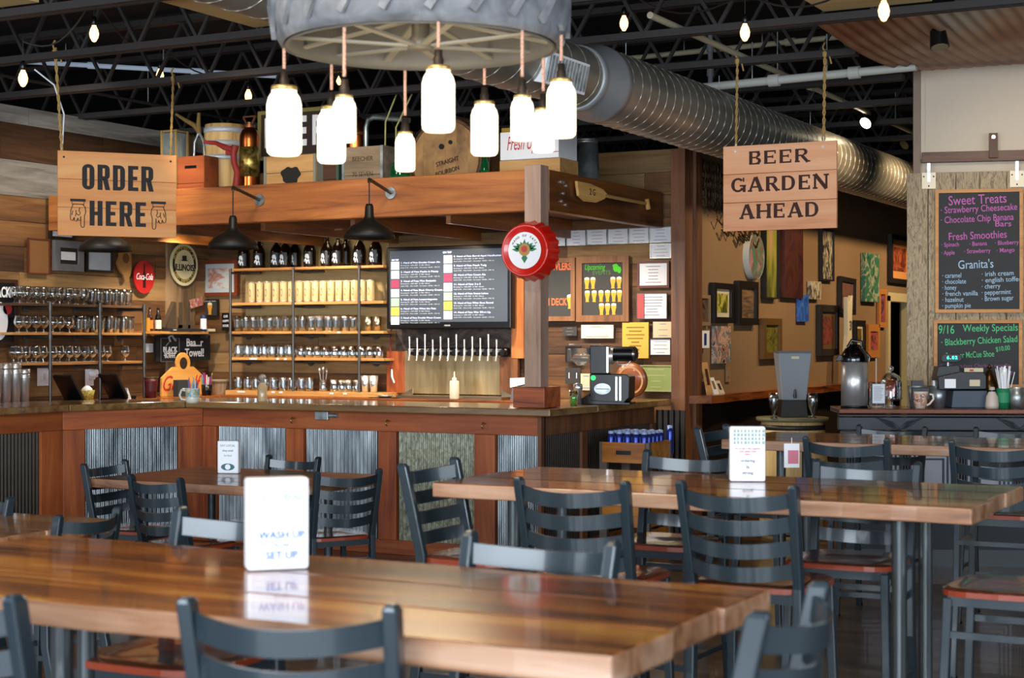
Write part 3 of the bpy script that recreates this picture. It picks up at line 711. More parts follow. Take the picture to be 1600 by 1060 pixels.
lsrow(G_snift, 'snifter_glass', 'snifter# in the front row, top tier of the left shelf', 'snifters on the left top tier', 42, 142, 9, shz[0], .17)
lsrow(G_snift, 'snifter_glass', 'snifter# in the back row, top tier of the left shelf', 'snifters at the back of the left top tier', 48, 136, 8, shz[0], .07)
lsrow(G_pint, 'pint_glass', 'pint glass# in the front row, top tier of the left shelf', 'pint glasses on the left top tier', 155, 213, 6, shz[0], .17)
lsrow(G_pint, 'pint_glass', 'pint glass# in the back row, top tier of the left shelf', 'pint glasses at the back of the left top tier', 160, 216, 6, shz[0], .07)
lsrow(G_snift, 'snifter_glass', 'snifter# on the middle tier of the left shelf', 'snifters on the left middle tier', 41, 119, 7, shz[1], .17)
lsrow(G_pint, 'pint_glass', 'pint glass# in the front row, middle tier of the left shelf', 'pint glasses on the left middle tier', 134, 216, 8, shz[1], .17)
lsrow(G_pint, 'pint_glass', 'pint glass# in the back row, middle tier of the left shelf', 'pint glasses at the back of the left middle tier', 140, 214, 7, shz[1], .07)
lsrow(G_snift, 'snifter_glass', 'snifter# in the front row, bottom tier of the left shelf', 'snifters on the left bottom tier', 40, 180, 12, shz[2], .17)
lsrow(G_snift, 'snifter_glass', 'snifter# in the back row, bottom tier of the left shelf', 'snifters at the back of the left bottom tier', 46, 168, 10, shz[2], .07)
obj('snifter_glass', G_snift, None, None, (-10+.16, yl(209), shz[2]+.001), label='lone snifter standing apart at the right end of the left bottom tier', cat='glass')

# ---------------------------------------------------------------- right pipe shelf (on the back wall)
RS = (0, 12.33, 0)
xr = lambda px: hit(px, RS)[0]
rz_ = [EYE+(CY-py)/FPX*15.2 for py in (419, 473, 518, 559)]
rs = thing('pipe_shelf', 'four tier pipe and board shelf of growlers, cans and glasses', 'shelf', (xr(362), 12.6, 0))
for i, z in enumerate(rz_):
    obj('shelf_board', MB().box((-.03 if i else 0), xr(600)-xr(362), -.28, -.02, z-.024, z), M_shelf, rs, bevel=.003)
for px in (362, 460, 563):
    a = xr(px)-xr(362)
    obj('upright_pipe', MB().cyl((a,-.29,1.076),(a,-.29,rz_[0]+.0),.0125,n=10), M_pipe, rs)
    for z in rz_: obj('bracket_pipe', MB().cyl((a+.02,-.15,z-.04),(a+.25,-.15,z-.04),.0125,n=8).cyl((a,-.29,z-.04),(a,0,z-.04),.011,n=8).cyl((a,-.012,z-.04),(a,0,z-.04),.04,n=12), M_pipe, rs)
obj('base_board', MB().box(-.03, xr(604)-xr(362), -.33, -.0, 1.076, 1.12), M_shelf, rs, bevel=.003)
obj('plywood_back', MB().box(-.03, xr(604)-xr(362), -.018, -.008, rz_[2]-.02, rz_[0]+.28), wood('plywood_back', ['#8a744c', '#a89060', '#b49c6c'], 'X', .5, .7, 0, .05, 0), rs)
for i,(px, zi, w_) in enumerate(((397,3,.09),(435,3,.03),(447,3,.03),(530,2,.03),(383,4,.09),(433,4,.04),(445,4,.04),(524,4,.04),(545,4,.04))):
    z = (rz_+[1.12])[zi]; y_ = -.281 if zi < 4 else -.331
    obj('shelf_tag', MB().box(-w_/2, w_/2, y_-.001, y_, z-.02, z-.004), M_paper, rs, (xr(px)-xr(362), 0, 0))
# growlers
gp = thing('growler', 'x', 'bottle', (0,0,0))
obj('jug', MB().lathe([(0,0),(.056,0),(.06,.006),(.06,.14),(.052,.175),(.03,.21),(.017,.225),(.016,.25),(.0,.25)], 20), M_amber, gp)
obj('screw_cap', MB().cyl((0,0,.25),(0,0,.27),.019,n=14), M_black, gp)
obj('finger_loop', MB().tube([(.016,0,.235),(.034,0,.235),(.04,0,.222),(.033,0,.208)], .005, 6), M_amber, gp)
lb = MB().grid(8, 1, lambda u, v: (.0606*math.sin((u-.5)*1.9), -.0606*math.cos((u-.5)*1.9), .025+.115*v))
obj('label', lb, plain('growler_label_black', '#15151a', .4), gp)
sh_ = [(0,.03),(.03,.03),(.028,.06),(.02,.07),(.026,.09),(.018,.118),(.0,.122),(-.014,.115),(-.02,.095),(-.008,.08),(-.026,.07),(-.03,.05)]
obj('white_emblem', MB().add([(.0615*math.sin(x_/.0615), -.0615*math.cos(x_/.0615), z_) for x_, z_ in sh_], [tuple(reversed(range(len(sh_))))]), plain('emblem_white', '#d8e4f0', .5), gp)
reg(gp)
gpx = [(381.5,0),(405,0),(432,0),(446,0),(461,1),(484,0),(511,0),(528,0),(540,1),(562,0),(587,0)]
for i, (px, b) in enumerate(gpx):
    y = 12.42+.1*b; loc = (hit(px, (0,y,0))[0], y, rz_[0]+.001)
    lab = ordinal([j for j, g_ in enumerate(gpx) if g_[1] == b].index(i), 9 if not b else 2, 'black growler# in the front row above the cans' if not b else 'black growler# half hidden in the second row')
    gr = 'growlers on the top shelf' if not b else 'growlers at the back of the top shelf'
    if i == 0: gp.location = loc; gp['label'] = lab; gp['group'] = gr
    else: dup(gp, loc, random.uniform(-.25,.25), lab, gr)
# cans
M_can = plain('cream_can_print', '#c0ae7e', .4)
cp = thing('beer_can', 'x', 'can')
obj('can_body', MB().lathe([(0,0),(.03,0),(.036,.008),(.036,.178),(.03,.186),(0,.186)], 18), M_can, cp)
obj('rims', MB().lathe([(.0,.1865),(.028,.1865),(.031,.194),(.028,.194),(.026,.188),(0,.188)], 18).lathe([(.031,-.0),(.0365,.008),(.0365,.014)], 18), M_chrome, cp)
obj('oval_mark', MB().add([(.0367*math.sin(.36*math.cos(a)), -.0367*math.cos(.36*math.cos(a)), .09+.038*math.sin(a)) for a in [2*math.pi*k/16 for k in range(16)]], [tuple(range(16))]), plain('oval_brown', '#8a7450', .5), cp)
reg(cp)
for i in range(16):
    px = 394+i*12.35; loc = (hit(px, (0,12.4,0))[0], 12.4, rz_[1]+.001)
    lab = ordinal(i, 16, 'tall cream beer can# in the front row under the growlers')
    if i == 0: cp.location = loc; cp['label'] = lab; cp['group'] = 'cream cans on the second shelf'
    else: dup(cp, loc, 0, lab, cp['group'])
for i in range(15):
    loc = (hit(400+i*12.35, (0,12.49,0))[0], 12.49, rz_[1]+.001); dup(cp, loc, 0, ordinal(i, 15, 'tall cream beer can# in the back row under the growlers'), 'cream cans in the back row')
def rsrow(mesh, name, label, group, px0, px1, n, z, Y, cat='glass', mat=None):
    a, b = hit(px0, (0,Y,0))[0], hit(px1, (0,Y,0))[0]
    row(mesh, name, label, cat, group, n, lambda i: (a+(b-a)*i/(n-1), Y+(.01 if i % 2 else 0), z+.001))
rsrow(G_pint, 'pint_glass', 'pint glass# in the front row under the beer cans', 'pint glasses on the third shelf', 371, 552, 15, rz_[2], 12.4)
rsrow(G_pint, 'pint_glass', 'pint glass# in the back row under the beer cans', 'pint glasses at the back of the third shelf', 378, 558, 14, rz_[2], 12.5)
rsrow(G_dimple, 'dimpled_mug', 'dimpled mug# on the fourth shelf, left half', 'dimpled mugs on the fourth shelf', 372, 452, 7, rz_[3], 12.4)
rsrow(G_short, 'tumbler_glass', 'short tumbler# in the front row, fourth shelf right half', 'tumblers on the fourth shelf', 469, 592, 10, rz_[3], 12.4)
rsrow(G_short, 'tumbler_glass', 'short tumbler# in the back row, fourth shelf right half', 'tumblers at the back of the fourth shelf', 475, 586, 9, rz_[3], 12.5)
rsrow(G_dimple, 'dimpled_mug', 'dimpled mug# on the lowest board of the right shelf', 'dimpled mugs on the lowest board', 372, 484, 9, 1.12, 12.38)
rsrow(G_short, 'tumbler_glass', 'short tumbler# on the lowest board beside the spoon jar', 'tumblers on the lowest board', 522, 556, 4, 1.12, 12.38)
M_tin = MB().lathe([(0,0),(.032,0),(.038,.13),(.035,.13),(.03,.005),(0,.005)], 18).mesh('metal_tumbler', M_brush)
for i, px in enumerate((576, 590)): obj('metal_tumbler', M_tin, None, None, (hit(px,(0,12.4,0))[0], 12.4, rz_[2]+.001), label=('left','right')[i]+' brushed metal tumbler at the right end of the third shelf', cat='tumbler', group='metal tumblers on the third shelf')
M_tin2 = MB().lathe([(0,0),(.03,0),(.042,.15),(.039,.15),(.028,.005),(0,.005)], 18).mesh('steel_shaker', M_chrome)
for i, px in enumerate((571, 584)): obj('cocktail_shaker', M_tin2, None, None, (hit(px,(0,12.38,0))[0], 12.38, 1.121), label=('left','right')[i]+' steel shaker tin at the right end of the lowest board', cat='shaker', group='shaker tins on the lowest board')
t = thing('spoon_jar', 'glass jar of long metal bar spoons on the lowest board', 'jar', (hit(505,(0,12.38,0))[0], 12.38, 1.121))
obj('glass_jar', G_short, None, t)
for i in range(6): a = i*1.05; obj('bar_spoon', MB().cyl((.01*math.cos(a), .01*math.sin(a), .012), (.04*math.cos(a), .035*math.sin(a), .17+.012*(i % 3)), .003, n=6).lathe([(0,0),(.011,.012),(.011,.024),(0,.036)], 8, Matrix.Translation((.04*math.cos(a), .035*math.sin(a), .165+.012*(i % 3)))), M_chrome, t)
for i, s in enumerate((-1, 1)):
    pass
# ================================================================== WALL-HUNG THINGS
def framed(name, label, cat, pl, x0, x1, y0, y1, fmat, fw, dep, pic, mount=None, mw=0.0, tilt=0, off=.008):
    c, wd, h = rect(pl, x0, x1, y0, y1)
    n = Vector((math.sin(pl[2]), -math.cos(pl[2]), 0))
    t = thing(name, label, cat, c + n*off, pl[2])
    if tilt: t.rotation_euler = (0, tilt, pl[2])
    if fw > 0:
        F = MB()
        F.prism([(-wd/2,-h/2),(-wd/2+fw,-h/2+fw),(-wd/2+fw,h/2-fw),(-wd/2,h/2)][::-1], -dep, 0)
        F.prism([(wd/2,-h/2),(wd/2-fw,-h/2+fw),(wd/2-fw,h/2-fw),(wd/2,h/2)], -dep, 0)
        F.prism([(-wd/2,h/2),(-wd/2+fw,h/2-fw),(wd/2-fw,h/2-fw),(wd/2,h/2)][::-1], -dep, 0)
        F.prism([(-wd/2,-h/2),(-wd/2+fw,-h/2+fw),(wd/2-fw,-h/2+fw),(wd/2,-h/2)], -dep, 0)
        obj('frame', F, fmat, t)
    iw, ih = wd-2*fw, h-2*fw; yy = -dep*.5 if fw > 0 else -dep
    if mount:
        obj('mount', MB().box(-iw/2, iw/2, yy+.001, 0, -ih/2, ih/2), mount, t); iw -= 2*mw; ih -= 2*mw; yy -= .002
        obj('picture', MB().box(-iw/2, iw/2, yy, yy+.0028, -ih/2, ih/2), pic, t)
    else: obj('picture' if cat != 'chalkboard' else 'board', MB().box(-iw/2, iw/2, yy, 0, -ih/2, ih/2), pic, t)
    return t, wd, h
# ---- gallery wall
def A_(nm, *c, sc=(3,3,3), d=2.5): return art('paint_'+nm, list(c), sc, d, 5, .45)
M_fdark = plain('dark_picture_frame', '#1e1714', .45); M_fbrown = plain('brown_picture_frame', '#3a281c', .5); M_foak = plain('oak_picture_frame', '#b87838', .5, var=.1)
M_fgold = plain('old_gold_frame', '#6a4c26', .5, .3); M_mount = plain('cream_mount', '#cfc3a4', .7)
P = ART
framed('picture', 'tiny brown sepia picture at the gallery wall left edge', 'picture', P, 1084, 1104, 461, 509, plain('tan_frame', '#8a7254', .6), .03, .03, A_('sepia','#2a1c12','#6a523a','#4a3826'))
framed('picture', 'yellow and green abstract in a thick dark frame', 'picture', P, 1107, 1137, 443, 505, M_fdark, .05, .05, A_('yg','#20280c','#8a8a1c','#c8c060','#5a5a10'), M_mount, .04)
framed('picture', 'dark brown framed wood toned picture with a white tag', 'picture', P, 1146, 1176, 440, 508, M_fdark, .06, .05, A_('woodtone','#3a2a20','#6a5442','#8a6a4a', sc=(1,1,8)))
framed('canvas', 'pink and teal geometric abstract canvas above the ledge', 'painting', P, 1110, 1134, 510, 568, None, 0, .04, A_('pink','#4a2620','#b87a68','#3a6a6c','#d8a890','#2a1a18', sc=(3,3,3), d=3))
framed('picture', 'small gold framed green landscape above the water dispenser', 'picture', P, 1185, 1213, 498, 561, M_fgold, .06, .05, A_('olive','#2a2c0c','#5c5a1c','#77702c','#3a3410'))
framed('canvas', 'tall narrow yellow and pink striped canvas', 'painting', P, 1188, 1209, 352, 467, plain('black_canvas_edge', '#151212', .6), .012, .05, A_('stripe','#8a4c2c','#b88870','#8a8c34','#4a4c20','#a8684c', sc=(1,5,.35), d=.6))
framed('canvas', 'large dark maroon abstract canvas', 'painting', P, 1217, 1246, 356, 466, None, 0, .05, A_('maroon','#1c0e16','#3a1a1a','#4c241e','#281426', sc=(1.2,1.2,1)))
framed('picture', 'black and white splattered narrow canvas high on the gallery wall', 'painting', P, 1278, 1297, 359, 439, M_fdark, .015, .04, A_('splat','#141010','#2a2020','#c8bca0','#3a2c2c', sc=(5,5,2.5), d=3))
framed('canvas', 'small black and cream square canvas above the blue one', 'painting', P, 1260, 1276, 440, 468, None, 0, .04, A_('bw','#0c0a0a','#d8ccb0','#141010','#c8b898', sc=(9,9,4), d=1))
framed('canvas', 'small narrow bright blue canvas', 'painting', P, 1243, 1258, 461, 503, None, 0, .03, A_('blue','#1c3c8a','#2c5cb4','#4478c8'))
framed('picture', 'tall dark framed picture with red flowers behind the airpot', 'picture', P, 1274, 1303, 477, 556, M_fdark, .07, .05, A_('flower','#1c1c0c','#6a2420','#8a3a34','#2c3414','#5a4420'), plain('brown_mount', '#5c4220', .7), .05)
framed('picture', 'black framed brown toned print tilted slightly clockwise', 'picture', P, 1307, 1331, 434, 491, M_fdark, .05, .04, A_('plum','#3c2824','#7a5448','#5a3830'), tilt=R(1.5))
framed('canvas', 'tall green and teal marbled canvas', 'painting', P, 1344, 1366, 397, 472, None, 0, .05, A_('teal','#1c3a24','#3a8060','#2c6a54','#b8b49a','#44803c'))
framed('picture', 'orange matted framed figure print above the far door', 'picture', P, 1386, 1416, 369, 443, M_fdark, .05, .05, A_('fig','#3c1c10','#8a3a20','#b8683a'), plain('orange_mount', '#d89454', .7), .09)
framed('picture', 'oak framed narrow floral picture beside the far door', 'picture', P, 1369, 1381, 452, 512, M_foak, .06, .03, A_('floral','#3c1c24','#9a4c60','#6a3038'))
framed('picture', 'small black framed mirror like picture right of the dark flowers', 'picture', P, 1331, 1346, 501, 548, M_fdark, .05, .04, A_('olive2','#4a3c1c','#8a7434'), M_mount, .04)
framed('picture', 'light oak framed pink flower picture low beside the door', 'picture', P, 1352, 1370, 507, 559, M_foak, .08, .03, A_('pinkfl','#242c14','#c04a60','#3a4a20'))
t, wd, h = framed('thermostat', 'white wall thermostat with blue display', 'thermostat', P, 1086, 1100, 517, 544, None, 0, .04, M_white)
obj('display', MB().box(-.02, .035, -.042, -.04, -.05, .05), plain('blue_display', '#34407a', .3), t)
for lab, a, b in (('taupe light switch plate near the corner post', 1089, 1102), ('taupe light switch plate above the leaflets', 1132, 1139)):
    t, wd, h = framed('switch_plate', lab, 'switch', P, a, b, 573, 597, None, 0, .01, plain('taupe_plate', '#94785a', .5))
    obj('toggle', MB().box(-.01, .01, -.025, -.01, -.02, .02), plain('taupe_plate', '#94785a', .5), t)
# round canvas
c, wd, h = rect(P, 1160, 1185, 365, 437)
t = thing('round_painting', 'round green and pink abstract painting on the gallery wall', 'painting', (c.x+.0, c.y, c.z), R(90))
obj('round_canvas', MB().add([(h/2*math.cos(a), 0, h/2*math.sin(a)) for a in [2*math.pi*k/40 for k in range(40)]] + [(h/2*math.cos(a), -.06, h/2*math.sin(a)) for a in [2*math.pi*k/40 for k in range(40)]], [(k, (k+1)%40, 40+(k+1)%40, 40+k) for k in range(40)]), plain('canvas_edge', '#cfd0c4', .6), t)
obj('painted_face', MB().disc((0,0), h/2-.004, -.058, 40), A_('round','#1c5a44','#5a8a64','#8a4850','#3c7a60','#c07c88','#2a443c', sc=(2.2,2.2,2.2), d=1.5), t)
# metal wall sculpture
c, wd, h = rect(P, 1084, 1180, 268, 385)
t = thing('chain_sculpture', 'hanging metal wall sculpture of chains above the switch plates', 'sculpture', (c.x+.04, c.y, c.z), R(90))
mb = MB(); rr = random.Random(3)
for k in range(9):
    x0 = -wd*.42 + wd*.075*k; z = h*.48
    L = h*(.55 if k < 6 else .4)
    while z > h*.48-L:
        a = rr.uniform(0, 3.1); mb.tube([(x0+.035*math.cos(b)*math.cos(a), .02*math.sin(a)*math.cos(b), z+.05*math.sin(b)) for b in [2*math.pi*i/8 for i in range(9)]], .008, 5); z -= .075
for k in range(26):
    a = rr.uniform(-wd*.4, wd*.45); z = -h*.2 + rr.uniform(-.1, .12) - .12*(a/wd)
    mb.tube([(a,-.01,z),(a+.08,-.03,z-.05),(a+.17,-.02,z+.04)], .007, 5)
obj('chain_links', mb, plain('rusty_chain', '#4a3a28', .5, .6), t, kind='stuff')
# leaflets on ledge
for i, px in enumerate((1108, 1118, 1127)):
    Y = hit(px, (-4.9, 0, R(90)))[0]
    t = thing('leaflet_holder', ('tall wooden leaflet stand leaning on the gallery ledge', 'short white leaflet stack in the middle on the ledge', 'cream card leaning at the right of the ledge leaflets')[i], 'leaflets', (-4.9, Y, 1.136), R(90))
    H_ = (.27, .14, .11)[i]
    obj('back_board', MB().add([(-.06,0,0),(.06,0,0),(.06,.05,H_),(-.06,.05,H_),(-.06,-.012,0),(.06,-.012,0),(.06,.038,H_),(-.06,.038,H_)], [(0,3,2,1),(4,5,6,7),(0,1,5,4),(1,2,6,5),(2,3,7,6),(3,0,4,7)]), (M_crate, M_white, M_mount)[i], t)
    obj('printed_label', MB().add([(-.03,-.0125+.05*.3,H_*.3),(.03,-.0125+.05*.3,H_*.3),(.03,-.0125+.05*.8,H_*.8),(-.03,-.0125+.05*.8,H_*.8)], [(0,1,2,3)]), (M_ink2, M_taupe, M_ink2)[i], t)
# tall white bird figure at ledge + banjo shape near airpot
t = thing('paper_bag_sculpture', 'pale carved figure with a number three behind the airpot', 'sculpture', (-4.85, hit(1323, (-4.85,0,R(90)))[0], 1.136), R(90))
obj('carved_body', MB().prism([(-.07,0),(.07,.02),(.1,.3),(.09,.6),(.12,.92),(.02,.84),(-.06,.9),(-.05,.5),(-.11,.25)], -.03, .02), M_mount, t, bevel=.006)
text('3', .14, M_ink, t, (.02, -.0375, .6))

# ---- back wall boards and certificates (left to right)
B = BACK
BF = (0, 12.575, 0)
def cert(label, x0, x1, y0, y1, pic, fmat=None, fw=0, lines=4, ink='#8a8a92', name='certificate', cat='certificate', mount=None, mw=0):
    t, wd, h = framed(name, label, cat, BF, x0, x1, y0, y1, fmat, fw, .015, pic, mount, mw)
    yy = -.0165 if not fw else (-.0085 if not mount else -.0105)
    iw = wd-2*fw-2*mw; ih = h-2*fw-2*mw
    if lines:
        mb = MB(); rr = random.Random(int(x0*7+y0))
        for k in range(lines):
            L = iw*rr.uniform(.3, .75)/2; z = ih*(.36-.72*k/max(1, lines-1)) if lines > 1 else 0
            mb.box(-L, L, yy-.0004, yy, z-ih*.018, z+ih*.018)
        obj('printed_lines', mb, plain('ink_'+ink, ink, .7), t)
    return t, wd, h
# licence sheets: a row of six and one below, in a sleeve
px = 851; k = 0
for x0, x1 in ((857, 885), (887, 917), (918, 950), (951, 983), (984, 1015), (1016, 1050)):
    yt = 361 - (x0-857)*.036
    cert(['first licence sheet of the row, half behind the bottle cap', 'second licence sheet of the row from the post', 'third licence sheet of the row from the post', 'fourth licence sheet of the row from the post', 'fifth licence sheet of the row from the post', 'rightmost licence sheet in the row against the corner timber'][k], x0, x1, yt, yt+24, M_paper, M_galv, .006); k += 1
cert('licence sheet hanging below the row beside the corner timber', 1017, 1050, 381, 404, M_paper, M_galv, .006)
cert('framed white certificate with dark red frame', 997, 1047, 408, 450, M_paper, plain('dark_red_frame', '#5a2c28', .5), .02, 6)
t, wd, h = cert('red edged calendar certificate below the dark red frame', 996, 1044, 458, 499, M_paper, plain('thin_dark_frame', '#4a4038', .5), .006, 7)
obj('red_edge', MB().box(-wd/2+.008, -wd/2+.07, -.0175, -.009, -h/2+.008, h/2-.008), plain('dusty_red', '#a84a4c', .6), t)
cert('pale award sheet with gold seal at the upper right', 1022, 1053, 503, 528, plain('pale_tan_paper', '#c8b896', .6), None, 0, 3)
cert('small grey framed certificate below the gold seal sheet', 1016, 1050, 529, 556, M_paper, M_fdark, .008, 4)
cert('large yellow parchment certificate', 974, 1015, 504, 560, plain('yellow_parchment', '#d8a848', .7, var=.05), None, 0, 8, '#8a6a28')
cert('red striped poster above the coffee grinder', 910, 960, 508, 529, plain('cream_poster', '#d8cabc', .6), None, 0, 2, '#b85c54', 'poster', 'poster')
cert('pale green award certificate low on the wall', 1001, 1051, 571, 612, plain('pale_green_paper', '#8a9a5c', .6, var=.1), plain('pale_edge', '#a8a878', .6), .008, 4, '#a8b47c')
t, wd, h = cert('small dark octagonal plaque with pale lines', 881, 903, 511, 525, M_slate, None, 0, 3, '#8a8a88', 'plaque', 'plaque')
t, wd, h = cert('small dark framed glass picture left of the grinder hopper', 885, 909, 541, 567, M_slate, M_fdark, .01, 2, '#a8a8a0', 'picture', 'picture')
t, wd, h = cert('small black square sign with two pale numerals', 885, 909, 575, 600, M_slate, None, 0, 0, '#aaaaaa', 'sign', 'sign')
for s in (-1, 1): text('1', .07, M_white, t, (s*.035, -.0165, 0))
cert('cream notice card low behind the grinder', 908, 927, 584, 610, M_mount, None, 0, 2, '#5c84b8', 'notice', 'notice')
cert('small dark and white card left of the timber post', 820, 832, 522, 544, M_slate, None, 0, 1, '#d0d8d0', 'notice', 'notice')
cert('narrow cream notice left of the timber post', 822, 833, 548, 577, M_mount, None, 0, 4, '#a89a7a', 'notice', 'notice')
cert('dark framed chalk strip right of the television', 829, 834, 430, 505, M_slate, M_fbrown, .01, 0, name='picture', cat='picture')
# chalkboards
M_fr2 = wood('brown_board_frame', ['#4a2e1a', '#7a5030', '#8e6240'], 'Z', .8, .6, 0, .1, .1)
def beer(t, x, z, s=1):
    g = obj('beer_glass_print', MB().prism([(-.018*s,-.05*s),(.018*s,-.05*s),(.014*s,-.035*s),(.017*s,-.01*s),(.026*s,.022*s),(.024*s,.036*s),(-.024*s,.036*s),(-.026*s,.022*s),(-.017*s,-.01*s),(-.014*s,-.035*s)], -.0012, 0), plain('printed_amber', '#d8982a', .6), t, (x, -.0168, z))
    obj('foam_print', MB().prism([(-.025*s,.034*s),(.025*s,.034*s),(.022*s,.052*s),(0,.058*s),(-.022*s,.052*s)], -.0016, 0), plain('printed_foam', '#efe4c4', .6), g)
t, wd, h = framed('chalkboard', 'chalkboard of upcoming events with rows of printed beer glasses', 'chalkboard', BF, 903, 985, 401, 503, M_fr2, .055, .03, M_slate)
M_gchalk = plain('green_chalk', '#46b428', .8)
iw = wd-.11; ih = h-.11
text('Upcoming', .07, M_gchalk, t, (-.2*iw, -.0165, ih*.42), fit=.5*iw, shear=.25)
text('EVENTS', .05, plain('dark_green_chalk', '#4c7a3c', .8), t, (-.03*iw, -.0165, ih*.31), fit=.44*iw)
obj('hop_cone', MB().disc((.32*iw, ih*.4), .026, -.0166, 9, .035).disc((.4*iw, ih*.36), .02, -.0168, 8, .03).disc((.3*iw, ih*.44), .024, -.0167, 8, .015), M_gchalk, t)
for z, xs in ((.112, (-.39,-.24,.25,.40)), (-.141, (-.38,-.21,-.04,.12,.27,.41)), (-.39, (-.03,.12,.27))):
    for x_ in xs: beer(t, x_*iw, ih*z, .92)
t, wd, h = framed('chalkboard', 'chalkboard partly hidden by the timber post with orange lettering', 'chalkboard', BF, 838, 901, 404, 502, M_fr2, .04, .03, M_slate)
M_och = plain('orange_chalk', '#d8683c', .8)
text('GROWLERS', .085, M_och, t, (wd*.0, -.0165, h*.36), bold=.002, fit=wd*.78); text('ON DECK', .085, M_och, t, (-wd*.04, -.0165, -h*.2), bold=.002, fit=wd*.66); beer(t, wd*.37, -h*.2, 1.15)

# ---- television
c, wd, h = rect((0, 12.36, 0), 604, 798, 384, 514)
tv = thing('television', 'wall mounted television showing the two column tap list', 'television', (c.x, 12.36, c.z))
obj('casing', MB().box(-wd/2, wd/2, 0, .09, -h/2, h/2), M_black, tv, bevel=.008)
M_scr = plain('screen_glow', '#3c434c', .25, emit=.55, ecol='#4a525c')
obj('screen', MB().box(-wd/2+.035, wd/2-.03, -.003, .0, -h/2+.06, h/2-.035), M_scr, tv)
M_tvw = plain('screen_white', '#c8d4ff', .4, emit=.75, ecol='#ccd6ff')
thumbs = ['#d8d4d0', '#a8c4d4', '#8a3450', '#b8cccc', '#88a890', '#d8c848', '#dcd8d4']
LN = ['Double Cream Ale', 'Paulie & Plenty', 'Miss Beejeaks', 'Black Cherry Cream Ale', 'Leopardogocita', 'What the Fate', 'Double Moon Cream']
RN = ['Barrel Aged Headhunter', 'Peach Twig', 'Cream Ale', '3-e-3', 'Sweet Lakeu', 'What Goes Round', 'War Effort Up']
for colx, names, zo in ((-wd/2+.05, LN, 0), (-.035, RN, .045)):
    ths = MB()
    for i, nme in enumerate(names):
        z = h/2-.165-i*.0815+zo
        o = obj('thumbnail', MB().box(0, .085, -.0045, -.003, -.036, .036), plain('tv_thumb_%d' % i, thumbs[i], .4, emit=.5), tv, (colx+.0, 0, z))
        text(f'{i+1 if zo == 0 else i+8}. Hand of Fate ' + nme, .022, M_tvw, tv, (colx+.1, -.0036, z+.023), align='LEFT', fit=.0125*(len(nme)+16), ext=.0003, name='menu_line')
        text('Brewing Co  4.8% ABV  21 IBU  Illinois', .014, plain('screen_grey_text', '#aab0bc', .4, emit=.55), tv, (colx+.1, -.0036, z), align='LEFT', fit=.3, ext=.0003, name='menu_line')
        text('Half 3.00 - Pint 6.00 - Growler 18.00 - Fill 12', .013, _mats['screen_grey_text'], tv, (colx+.1, -.0036, z-.021), align='LEFT', fit=.4, ext=.0003, name='menu_line')
text('ON TAP', .024, M_tvw, tv, (.0, -.0036, h/2-.06), bold=.001, ext=.0003); text('ON TAP', .02, M_tvw, tv, (-wd/2+.055, -.0036, h/2-.115), bold=.001, align='LEFT', ext=.0003)
obj('badge', MB().box(-.03, .03, -.002, 0, -h/2+.022, -h/2+.036), M_chrome, tv)
obj('wall_arm', MB().box(-.2, .2, .09, .2, -.15, .15), M_black, tv)
# ---- tap wall: timber surround, dark mural, steel splash and tower
PLT = (0, 12.55, 0)
t = thing('tap_wall', 'draught wall with dark mural and steel backsplash under the television', 'tap wall', (0, 12.55, 0))
def pr(nm, x0, x1, y0, y1, mat, y, dep, **k):
    c, wd, h = rect((0, 12.55+y, 0), x0, x1, y0, y1)
    return obj(nm, MB().box(-wd/2, wd/2, -dep, 0, -h/2, h/2), mat, t, (c.x, y, c.z), **k)
pr('mural_panel', 620, 803, 505, 556, art('dark_mural', ['#1c1614', '#3a2c26', '#54483f', '#2a221e'], (1.5,1.5,3), 3, 4, .5), 0, .02)
pr('steel_backsplash', 634, 784, 549, 616, art('brushed_steel_splash', ['#b09a72', '#c8b48a', '#d8c69c'], (8,1,.6), .2, 2, .3, metal=.85), -.01, .02)
pr('side_board', 608, 634, 549, 614, M_redZ, -.01, .04); pr('side_board', 784, 812, 558, 616, M_brownZ, -.01, .04)
pr('side_post', 803, 822, 375, 560, wood('orange_timber', ['#7a4420', '#b8703c', '#c88048'], 'Z', .6, .5, 0, .1, .05), -.005, .05)
pr('header_board', 610, 822, 366, 384, M_barn3, -.005, .03)
X0, d0 = hit(640, (0, 12.4, 0)); X1, _ = hit(776, (0, 12.4, 0)); zt_ = EYE+(CY-549)/FPX*d0
obj('tap_manifold', MB().cyl((X0-.05, -.07, zt_+.0), (X1+.07, -.07, zt_), .035, n=16), M_black, t)
tray = MB().box(X0-.08, X1+.1, -.25, -.02, 1.076, 1.10); tray.prism([(X0-.13,1.1),(X0-.0,1.1),(X0-.0,1.16)], -.1, -.09); tray.prism([(X1+.15,1.1),(X1+.02,1.1),(X1+.02,1.16)][::-1], -.1, -.09)
obj('drip_tray', tray, M_brush, t)
fa = MB().cyl((0,0,0),(0,-.05,0),.012,n=10).cyl((0,-.05,.025),(0,-.05,-.03),.011,n=10).cyl((0,-.05,-.03),(0,-.068,-.085),.008,n=10)
fam = fa.mesh('faucet', M_chrome); hand = MB().cyl((0,-.05,.025),(0,-.052,.13),.007,.010,n=10).mesh('tap_handle', M_chrome); knb = MB().cyl((.03,.0,0),(.03,-.02,0),.03,n=16).mesh('faucet_collar', M_black)
for i in range(12):
    x_ = X0+(X1-X0)*i/11
    f_ = obj('faucet', fam, None, t, (x_, -.1, zt_)); obj('tap_handle', hand, None, f_, scale=(1,1,(1,.9,1.15,.8)[i % 4])); obj('faucet_collar', knb, None, t, (x_, -.1, zt_-.012))
